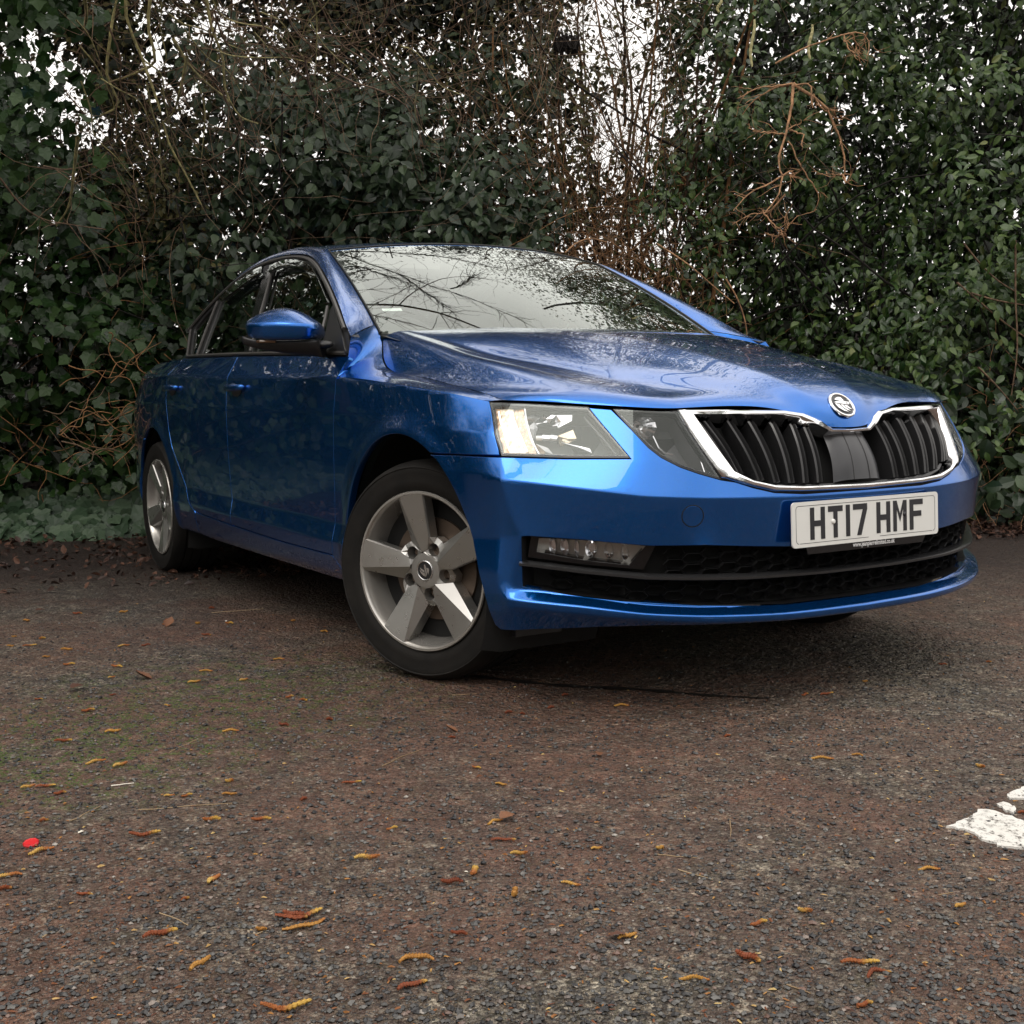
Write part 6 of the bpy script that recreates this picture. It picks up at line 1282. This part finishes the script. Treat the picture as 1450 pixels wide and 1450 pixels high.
# --- ivy on the left
ivy_gap = lambda t, z: rg2.random(len(t)) < np.interp(z, [0, 1.9, 2.3, 2.9], [1, 1, .45, .12])
ivy = bush("ivy_hedge", "wall of dark green ivy with lobed leaves left of the car", "ivy hedge", IVY, M['ivy'], [clumps(820, tL+2., t330+.1, .25, 2.8, -.45, .05, 20, .24, ivy_gap, 1), clumps(1300, tL, t0_-.5, .2, 7.8, -.9, .1, 22, .42, None, 17), clumps(260, t0_-.6, t330-.2, .35, 2.2, -.1, .12, 12, .18, None, 2)], (.055, .090), 300, (0, 330, 180, 760))
n = 90; tt = rg2.uniform(t0_-.4, t330, n); A, O = hedge(tt, rg2.uniform(.1, 1.9, n), rg2.uniform(-.1, .25, n)); put_stems(ivy, wander(A, O*.3+rg2.normal(0, .7, (n, 3)), rg2.uniform(.3, .9, n), 8, .28), np.linspace(1, .4, 8)[None]*rg2.uniform(.002, .0045, n)[:, None], M['bark2'])
# ivy carpet on the ground by the hedge foot
n = 1700; tt = rg2.uniform(t0_-2., t_of_px(215), n); dd = rg2.uniform(-.25, .62, n)*(.75+.5*vnoise(tt*2.2, 0*tt, 4)); P, O = hedge(tt, 0*tt, dd); P[:, 2] = .03+.34*np.clip(.62-dd, 0, 1)*rg2.uniform(.25, 1., n)
tag(leaves_mesh("ivy_ground_cover", IVY[0], P, unit(np.array([0, 0, 1.])+O*1.0+rg2.normal(0, .38, (n, 3))), unit(O+rg2.normal(0, .6, (n, 3))+np.array([0, 0, -.5])), rg2.uniform(.075, .125, n), M['ivy_pale'], None), "carpet of grey green ivy on the ground at the foot of the hedge", None, None, 'stuff')
# --- brambles, middle
bg_ = lambda t, z: rg2.random(len(t)) < np.interp(z, [0, 1.2, 2.2, 2.7, 3.3], [1, 1, .95, .6, .25])
mid_b = bush("bramble_bush", "grey green bramble bush with rounded leaflets behind the car roof", "bramble", BRAM, M['bramble'], [clumps(480, t330-.3, t800-.1, .9, 3.2, -.35, .15, 17, .20, bg_, 6), clumps(120, t_of_px(420), t560+.2, 1.9, 2.85, .0, .35, 14, .16, None, 7), clumps(90, t560, t800, 1.3, 2.1, -.1, .25, 13, .16, None, 8)], (.055, .10), 300, (330, 840, 60, 350))
n = 110; tt = rg2.uniform(t330-.2, t800, n); A, O = hedge(tt, rg2.uniform(.4, 2.4, n), rg2.uniform(-.2, .2, n)); put_stems(mid_b, wander(A, O*.3+np.array([0, 0, .35])+rg2.normal(0, .6, (n, 3)), rg2.uniform(.5, 1.5, n), 9, .2, .06), np.linspace(1, .4, 9)[None]*rg2.uniform(.002, .005, n)[:, None], M['bark'])
# --- many-stemmed bare shrub with ginger stems
sh_t = t_of_px(880); C_, O_ = hedge(np.array([sh_t]), np.array([0.]), np.array([-.35])); shrub = tag(empty("bare_shrub", tuple(C_[0])), "bare many stemmed shrub with ginger brown stems between the bramble and the evergreen", "shrub")
for k in range(26):
    a = rg2.uniform(t800-.05, t960+.1); A, O = hedge(np.array([a]), np.array([0.02]), np.array([rg2.uniform(-.7, -.1)])); D = np.array([[0, 0, 1.]])+rg2.normal(0, .07, (1, 3)); q = wander(A, D, np.array([rg2.uniform(2.6, 4.3)]), 14, .075)
    V, F = tubes(q-np.array(shrub.location), np.linspace(1, .35, 14)[None]*rg2.uniform(.009, .022), 6); mobj("stem", V, F, M['bark'] if k % 3 else M['bark2'], shrub)
n = 420; tt = rg2.uniform(t800-.25, t960+.25, n); A, O = hedge(tt, rg2.uniform(.05, 2.2, n), rg2.uniform(-.7, .1, n)); put_stems(shrub, wander(A, np.array([0, 0, .9])+rg2.normal(0, .5, (n, 3)), rg2.uniform(.5, 1.6, n), 8, .16), np.linspace(1, .35, 8)[None]*rg2.uniform(.0022, .0055, n)[:, None], M['bark2'], "twigs")
n = 620; tt = rg2.uniform(t800-.1, t960+.2, n); A, O = hedge(tt, rg2.uniform(.7, 1.75, n), rg2.uniform(-.3, .3, n)); put_stems(shrub, wander(A, O*.4+rg2.normal(0, .8, (n, 3)), rg2.uniform(.2, .5, n), 7, .3), np.linspace(1, .5, 7)[None]*rg2.uniform(.0018, .003, n)[:, None], M['drybrown'], "dry_sprays")
# --- small-leaved tops of the hedge with sky showing through
top_g = lambda t, z: rg2.random(len(t)) < np.interp(z, [1.6, 2.2, 3.4, 5.0], [.25, .8, .75, .5])
tops = bush("hawthorn_tree", "small leaved thorn tree with thin twigs against the white sky at the top", "tree", [TINY, (V4, F4)], M['olive'], [clumps(2700, t0_-1.0, t960+.3, 1.7, 5.0, -1.2, -.2, 24, .30, top_g, 9), clumps(150, t_of_px(600), t960+.1, 1.5, 3.4, -.8, -.2, 16, .25, None, 10)], (.030, .052), 0)
n = 760; tt = rg2.uniform(t0_-1., t960+.4, n); A, O = hedge(tt, rg2.uniform(1.4, 4.0, n), rg2.uniform(-1.0, .0, n)); put_stems(tops, wander(A, O*.1+np.array([0, 0, .5])+rg2.normal(0, .6, (n, 3)), rg2.uniform(.5, 1.7, n), 9, .17), np.linspace(1, .35, 9)[None]*rg2.uniform(.002, .0055, n)[:, None], M['greystem'], "twigs")
for k in range(9):
    a = rg2.uniform(t0_-.5, t960); A, O = hedge(np.array([a]), np.array([0.]), np.array([rg2.uniform(-1.2, -.7)])); V, F = tubes(wander(A, np.array([[0, 0, 1.]])+rg2.normal(0, .15, (1, 3)), np.array([4.4]), 16, .09)-np.array(tops.location), np.linspace(1, .3, 16)[None]*rg2.uniform(.02, .04), 7); mobj("trunk", V, F, M['darkwood'], tops)
n = 480; tt = np.where(rg2.random(n) < .5, rg2.uniform(t0_-.2, t960+.1, n), rg2.uniform(t560-.3, t960+.1, n)); A, O = hedge(tt, rg2.uniform(1.5, 3.5, n), rg2.uniform(.1, .5, n)); put_stems(tops, wander(A, O*.15+np.array([0, 0, -.35])+rg2.normal(0, .75, (n, 3)), rg2.uniform(.4, 1.4, n), 10, .18, .02), np.linspace(1, .35, 10)[None]*rg2.uniform(.0014, .0034, n)[:, None], M['greystem'], "vines")
# --- big evergreen on the right
lg = lambda t, z: rg2.random(len(t)) < np.interp(z, [0, 2.6, 3.2, 6.5], [1, 1, .9, .6])
ever = bush("evergreen_bush", "tall glossy green evergreen bush right of the bare shrub", "bush", OVAL, M['laurel'], [clumps(1700, t960-.15, t_of_px(1450)+.9, .15, 4.3, -.60, .12, 22, .18, lg, 11), clumps(330, t_of_px(1010), t_of_px(1450)+.2, .5, 3.5, .05, .4, 15, .15, None, 12), clumps(420, t_of_px(1200), tR-1.2, 3.4, 7.2, -1.5, .3, 24, .36, None, 13)], (.045, .075), 300, (950, 1450, 0, 700))
n = 160; tt = rg2.uniform(t960-.2, t_of_px(1450)+1., n); A, O = hedge(tt, rg2.uniform(.1, 3., n), rg2.uniform(-.8, -.1, n)); put_stems(ever, wander(A, O*.2+np.array([0, 0, .9])+rg2.normal(0, .4, (n, 3)), rg2.uniform(.6, 2., n), 9, .15), np.linspace(1, .35, 9)[None]*rg2.uniform(.004, .012, n)[:, None], M['darkwood'])
for k in range(4):
    a = t_of_px(1180)+k*.9; A, O = hedge(np.array([a]), np.array([0.]), np.array([-.9])); V, F = tubes(wander(A, np.array([[0, 0, 1.]])+rg2.normal(0, .08, (1, 3)), np.array([6.3]), 16, .05)-np.array(ever.location), np.linspace(1, .3, 16)[None]*.06, 8); mobj("trunk", V, F, M['darkwood'], ever)
# pale catkins hanging in front of it
def at_px(px, py, dist):
    d = CF+CR*(px-725)/1684.3-CU*(py-725)/1684.3; return CAM_P+d*dist
for px, y0, y1, lb in ((1067, 28, 95, "pale yellow catkin spike hanging at the top, left of its neighbour"), (1149, 35, 84, "pale yellow catkin spike hanging above the dead spray"), (1020, 0, 18, "pale catkin spike cut by the top edge of the picture")):
    a, b = at_px(px, y0, 6.5), at_px(px-3, y1, 6.5); q = np.linspace(0, 1, 16)[:, None]; g = Geo(); g.tube(a*(1-q)+b*q+np.c_[.006*np.sin(q*7), .006*np.cos(q*5), 0*q], .009*(.4+.6*np.sin(np.pi*np.linspace(.06, .97, 16))**.5)*(1+.15*(-1.)**np.arange(16)), 7); M.setdefault('paleck', mat('pale catkin', (.36, .33, .16), .8)); tag(g.obj("hanging_catkin", M['paleck'], None, smooth=False), lb, "catkin", "catkins hanging from the evergreen")
# --- dead spray caught in the evergreen
spray = tag(empty("dead_branch", tuple(at_px(1124, 120, 6.6))), "dead ginger brown spray of twigs hanging in the evergreen bush", "branch")
def px_curve(L, dist, wob=.0): return curve3(np.array([at_px(x, y, dist+w) for (x, y), w in zip(L, np.linspace(0, wob, len(L)))]), 14)
SPR = [[(1123, 118), (1118, 160), (1110, 195), (1104, 225), (1106, 250)], [(1123, 118), (1150, 140), (1175, 165), (1188, 195), (1194, 225), (1194, 248)], [(1122, 118), (1100, 118), (1075, 122), (1049, 135)], [(1122, 118), (1090, 128), (1065, 145), (1052, 162)], [(1126, 120), (1145, 120), (1153, 135), (1156, 148)], [(1115, 200), (1130, 230), (1150, 258), (1163, 275), (1157, 296)], [(1106, 250), (1085, 262), (1060, 275), (1042, 295)], [(1112, 275), (1090, 298), (1062, 305), (1037, 318)], [(1080, 298), (1095, 320), (1112, 333)], [(1112, 333), (1098, 335), (1082, 330)], [(1112, 333), (1116, 322), (1117, 316)], [(1194, 248), (1180, 250), (1165, 246)], [(1194, 248), (1200, 258), (1206, 245)], [(1106, 250), (1118, 248), (1120, 256)], [(1111, 190), (1090, 185), (1068, 184)], [(1113, 185), (1128, 175), (1140, 170)], [(1118, 185), (1133, 195), (1137, 208)], [(1156, 148), (1175, 155), (1195, 168)], [(1098, 90), (1130, 72), (1165, 58), (1200, 45), (1228, 45), (1237, 60), (1232, 78)], [(1200, 47), (1210, 60), (1218, 82)], [(1190, 50), (1205, 70), (1214, 82)], [(1228, 46), (1222, 60), (1217, 72)], [(1108, 250), (1100, 280), (1085, 300)]]
for k, L in enumerate(SPR): q = px_curve(L, 6.3, .08 if k % 2 else -.08)+np.r_[0, np.cumsum(rg2.normal(0, .006, 13))][:, None]*np.array([.5, .5, .6]); V, F = tubes((q-np.array(spray.location))[None], (np.linspace(1, .45, 14)*(.0095 if k < 2 else .0055))[None], 5); mobj("twig", V, F, M['drybrown'], spray)
SQ = np.array([px_curve(L, 6.3) for L in SPR]); ii = rg2.integers(0, len(SQ), 170); jj = rg2.integers(3, 14, 170); A = SQ[ii, jj]; D = unit(SQ[ii, jj]-SQ[ii, jj-1]); put_stems(spray, wander(A, D*.8+rg2.normal(0, .5, (170, 3)), rg2.uniform(.04, .15, 170), 7, .22), np.linspace(1, .4, 7)[None]*rg2.uniform(.0014, .0028, 170)[:, None], M['drybrown'], "fine_twigs")
# --- trailing brambles at the right edge
rb_t = t_of_px(1395); br = bush("bramble_clump", "low bramble clump with broad leaves and dry stems at the right edge", "bramble", BRAM, M['bramble'], [clumps(34, rb_t-.35, rb_t+.9, .25, 1.0, .15, .50, 12, .17, None, 15), clumps(26, rb_t-.3, rb_t+.9, .0, .22, .25, .55, 9, .12, None, 16)], (.07, .12), 150, (1300, 1450, 490, 750))
n = 170; tt = rg2.uniform(rb_t-.45, rb_t+.8, n); A, O = hedge(tt, rg2.uniform(.05, .9, n), rg2.uniform(.0, .4, n)); put_stems(br, wander(A, O*.4+np.array([0, 0, -.3])+rg2.normal(0, .55, (n, 3)), rg2.uniform(.2, .7, n), 7, .2), np.linspace(1, .5, 7)[None]*rg2.uniform(.0015, .0032, n)[:, None], M['drybrown'], "dry_stems")
for L in ([(1365, 345), (1385, 370), (1410, 395), (1450, 420)], [(1355, 400), (1390, 430), (1420, 455), (1455, 480)], [(1438, 340), (1438, 420), (1440, 500), (1432, 560)], [(1375, 415), (1410, 425), (1450, 432)], [(1385, 520), (1410, 545), (1440, 580)]): V, F = tubes((px_curve(L, 6.4, .15)-np.array(br.location))[None], (np.linspace(1, .6, 14)*.006)[None], 5); mobj("cane", V, F, M['greystem'], br)
# --- dry tangle left of the tail of the car
tg_ = tag(empty("twig_tangle", tuple(at_px(160, 560, 6.9))), "tangle of bare brown twigs in the ivy beside the tail of the car", "twigs")
for k in range(34):
    x, y = rg2.uniform(95, 200), rg2.uniform(480, 640); a = rg2.uniform(-1.2, 1.2); L = [(x+math.cos(a)*s*38+rg2.normal(0, 5), y+math.sin(a)*s*38+rg2.normal(0, 5)) for s in (-1, -.5, 0, .5, 1)]; V, F = tubes((px_curve(L, rg2.uniform(6.5, 6.9), .1)-np.array(tg_.location))[None], (np.linspace(1, .6, 14)*rg2.uniform(.002, .0045))[None], 4); mobj("twig", V, F, M['bark2'] if k % 3 else M['greystem'], tg_)
# --- leaning twigs in front of the ginger shrub
for k, (L, lb) in enumerate([([(930, 345), (975, 375), (1010, 405), (1040, 430)], "thin straight twig leaning right across the hedge beside the windscreen"), ([(1028, 395), (1045, 425), (1055, 455), (1058, 478)], "thin pale twig hanging behind the end of the windscreen"), ([(830, 332), (840, 352), (846, 370)], "short orange twig standing behind the corner of the roof"), ([(800, 358), (815, 345), (835, 338), (860, 343)], "arched brown stem behind the right end of the roof")]):
    V, F = tubes(px_curve(L, 6.6, .1)[None], (np.linspace(1, .6, 14)*.0052)[None], 5); tag(mobj("twig", V, F, M['drybrown']), lb, "twig")
# --- overhanging tree on the left: trunk out of the picture, lichened branches hanging into it
tree = tag(empty("overhanging_tree", (-5.9, -3.6, 0)), "tree at the left with thin lichen covered branches hanging into the picture", "tree"); TO = np.array(tree.location)
V, F = tubes(wander(np.array([[-5.9, -3.6, -.1]]), np.array([[.06, .1, 1.]]), np.array([6.5]), 16, .05)-TO, np.linspace(1, .35, 16)[None]*.13, 10); mobj("trunk", V, F, M['bark'], tree)
lim = []
for k in range(44):
    A = np.array([[-5.8+rg2.normal(0, .1), -3.5+rg2.normal(0, .1), rg2.uniform(3.2, 6.3)]]); tgt = np.array([rg2.uniform(-3.2, 1.2), rg2.uniform(-3.6, 1.6), rg2.uniform(4.3, 6.6)]); D = tgt-A; q = wander(A, D, np.array([np.linalg.norm(D)*1.1]), 22, .07, -.004); uu_, vv_, ww_ = to_px(q[0])
    if np.any((ww_ > .5) & (vv_ > -60) & (uu_ > -60) & (uu_ < 1510)): continue
    lim.append(q[0])
    V, F = tubes(q-TO, np.linspace(1, .18, 22)[None]*rg2.uniform(.022, .042), 6); mobj("branch", V, F, M['greystem'], tree)
lim = np.array(lim); ii = rg2.integers(0, len(lim), 900); jj = rg2.integers(5, 22, 900); A = lim[ii, jj]; D0 = unit(lim[ii, np.minimum(jj+1, 21)]-lim[ii, jj-1])
tw = wander(A, D0*.6+rg2.normal(0, .5, (900, 3)), rg2.uniform(.4, 1.5, 900), 10, .16, .01); put_stems(tree, tw, np.linspace(1, .3, 10)[None]*rg2.uniform(.003, .008, 900)[:, None], M['greystem'], "twigs")
A = tw[rg2.integers(0, 900, 1500), rg2.integers(3, 10, 1500)]; put_stems(tree, wander(A, rg2.normal(0, 1, (1500, 3)), rg2.uniform(.12, .45, 1500), 6, .2), np.linspace(1, .5, 6)[None]*np.full(1500, .0021)[:, None], M['greystem'], "twiglets", 3)
HANG = [([(180, -30), (178, 20), (200, 80), (225, 150), (240, 205), (262, 245), (285, 290)], 1), ([(170, -30), (155, 60), (152, 110), (168, 145), (130, 170), (115, 185)], 1), ([(290, -20), (300, 40), (315, 80), (320, 130), (340, 165), (365, 175)], 1), ([(350, -20), (385, 60), (420, 100), (455, 130)], 0), ([(245, 55), (270, 95), (295, 120), (320, 140), (345, 172)], 1), ([(110, 195), (105, 240), (98, 290), (80, 320)], 1), ([(0, 252), (30, 290), (60, 310), (100, 318), (150, 325)], 0), ([(215, -20), (210, 40), (220, 85), (200, 100), (160, 115), (120, 125)], 1), ([(265, 80), (255, 130), (245, 160), (230, 175)], 1), ([(120, -10), (122, 30), (108, 50)], 1), ([(345, 172), (330, 205), (300, 225), (270, 238)], 0), ([(395, -20), (415, 40), (450, 70), (500, 85)], 0), ([(60, 235), (95, 240), (140, 230)], 0), ([(440, -20), (460, 20), (480, 60), (520, 90), (530, 130)], 0), ([(560, -20), (545, 30), (500, 62), (440, 62)], 0)]
for k in range(30):
    x, y = rg2.uniform(90, 600), rg2.uniform(-40, 120); a = rg2.uniform(.5, 1.5); Lx = [(x, y)]
    for s in range(4): a += rg2.normal(0, .28); Lx.append((Lx[-1][0]+math.cos(a)*rg2.uniform(18, 48), Lx[-1][1]+math.sin(a)*rg2.uniform(18, 48)))
    HANG.append((Lx, 2 if k % 3 else 0))
HQ = []
for L, lic in HANG:
    q = px_curve(L, 5.6, .6); HQ.append(q); V, F = tubes((q-TO)[None], (np.linspace(1, .5, 14)*(.0042 if lic == 2 else .0085 if lic else .0052))[None], 6); mobj("hanging_branch", V, F, M['lichen'] if lic else M['greystem'], tree)
HQ = np.array(HQ); A = HQ[rg2.integers(0, len(HQ), 240), rg2.integers(2, 14, 240)]; put_stems(tree, wander(A, np.array([0, 0, -.25])+rg2.normal(0, .7, (240, 3)), rg2.uniform(.12, .5, 240), 7, .2), np.linspace(1, .5, 7)[None]*rg2.uniform(.0015, .0028, 240)[:, None], M['greystem'], "hanging_twigs")
u0 = np.array([at_px(x, y, 6.0) for x, y in zip(rg2.uniform(-120, 110, 55), rg2.uniform(-130, 215, 55)*np.ones(55))]); ok = rg2.random(55) < .8; u0 = u0[ok]; ix = np.repeat(np.arange(len(u0)), 20); P = u0[ix]+rg2.normal(0, .13, (len(ix), 3)); tag(leaves_mesh("foliage", IVY[0], P-TO, unit(-CF+rg2.normal(0, .6, P.shape)), unit(np.array([0, 0, -1.])+rg2.normal(0, .5, P.shape)), rg2.uniform(.05, .08, len(P)), M['ivy'], tree), kind='stuff')
A = np.stack([rg2.uniform(-6.2, -1.6, 640), rg2.uniform(-5.2, .2, 640), rg2.uniform(4.2, 7.0, 640)], -1); u_, v_, w_ = to_px(A); A = A[~((w_ > 0) & (v_ > -120) & (u_ > -200) & (u_ < 1500))]; ix = np.repeat(np.arange(len(A)), 24); P = A[ix]+rg2.normal(0, .20, (len(ix), 3)); tag(leaves_mesh("crown", OVAL[0], P-TO, unit(np.array([0, 0, 1.])+rg2.normal(0, .6, P.shape)), unit(np.array([0, 0, -.6])+rg2.normal(0, .7, P.shape)), rg2.uniform(.06, .10, len(P)), M['laurel'], tree), kind='stuff')
def mirrored(a, b, dist):
    """point of the sky seen by reflection at a place of the windscreen"""
    A_ = np.array([a]); B_ = np.array([b]); p = wsf(A_, B_)[0]; e = .004; nn = np.cross(wsf(A_+e, B_)[0]-p, wsf(A_, B_+e)[0]-p); nn = unit(nn); nn = nn if nn[2] > 0 else -nn; d = unit(p-CAM_P); return p+(d-2*(d@nn)*nn)*dist
BR = [[(-.95, .90), (-.80, .70), (-.62, .50), (-.45, .32), (-.28, .12)], [(-.72, .60), (-.66, .42), (-.62, .20)], [(-.55, .43), (-.44, .52), (-.36, .58)], [(-.95, .80), (-.82, .66), (-.70, .46)], [(-.92, .95), (-.60, .88), (-.25, .74), (-.10, .66)], [(.75, .98), (.45, .90), (.20, .78), (.02, .72)], [(.80, .9), (.62, .62), (.50, .40), (.46, .22)]]
for L in BR:
    q = curve3(np.array([mirrored(a, b, 4.6) for a, b in L]), 22)+np.cumsum(rg2.normal(0, .008, (22, 3)), 0); V, F = tubes((q-TO)[None], (np.linspace(1, .4, 22)*.013)[None], 6); mobj("branch", V, F, M['bark'], tree)
    ii = rg2.integers(3, 22, 46); put_stems(tree, wander(q[ii], unit(np.gradient(q, axis=0))[ii]+rg2.normal(0, .5, (46, 3)), rg2.uniform(.12, .5, 46), 8, .18), np.linspace(1, .4, 8)[None]*np.full(46, .0042)[:, None], M['bark'], "twigs")
# bird's nest in the thin top
g = Geo()
for k in range(60): a = rg2.uniform(0, 6.28); c0 = at_px(803, 62, 7.4); r = rg2.uniform(.03, .085); q = [c0+np.array([r*math.cos(a+s), r*math.sin(a+s), rg2.normal(0, .035)]) for s in np.linspace(0, 1.8, 6)]; g.tube(q, .004, 4)
tag(g.obj("bird_nest", M['darkwood'], None), "dark bird's nest high in the bare twigs above the car", "nest")
# --- leaf litter along the foot of the hedge
n = 15000; tt = rg2.uniform(t0_-1., _ht[-1]-1.5, n); dd = rg2.uniform(.0, 1.0, n)**1.5*np.where(tt < t560, 2.7, 1.0)+.05; P, O = hedge(tt, 0*tt, dd); P[:, 2] = .008+rg2.random(n)*.02
M['litter'] = leaf_mat('brown leaf litter', (.020, .010, .007), (.050, .022, .014), (.10, .045, .026), .6)
tag(leaves_mesh("leaf_litter", dl1, P, unit(np.array([0, 0, 1.])+rg2.normal(0, .4, (n, 3))), rg2.normal(0, 1, (n, 3)), rg2.uniform(.018, .055, n), M['litter'], None), "dark red brown fallen leaves along the foot of the hedge", None, None, 'stuff')
# --- unseen hedge added behind the camera to hold back low sky light
HB_ = np.array([(-1.5, -12.), (3.5, -11.5), (8., -9.), (11., -4.5), (12., 1.), (10.5, 6.5)]); n = 9000; q = rg2.uniform(0, 5, n); P = np.stack([spl(np.arange(6.), HB_[:, 0], q), spl(np.arange(6.), HB_[:, 1], q), 4.2*rg2.random(n)], -1)+rg2.normal(0, .35, (n, 3)); P[:, 2] = np.abs(P[:, 2]); far = tag(empty("hedge", (10., -3., 0)), "unseen dark hedge added behind the viewer to block low sky light", "hedge"); Nn = unit(np.array([0., 0, 1.5])-P)
tag(leaves_mesh("foliage", (V4, F4), P-np.array(far.location), unit(Nn+rg2.normal(0, .4, (n, 3))), rg2.normal(0, 1, (n, 3)), rg2.uniform(.16, .28, n), M['laurel'], far), kind='stuff')
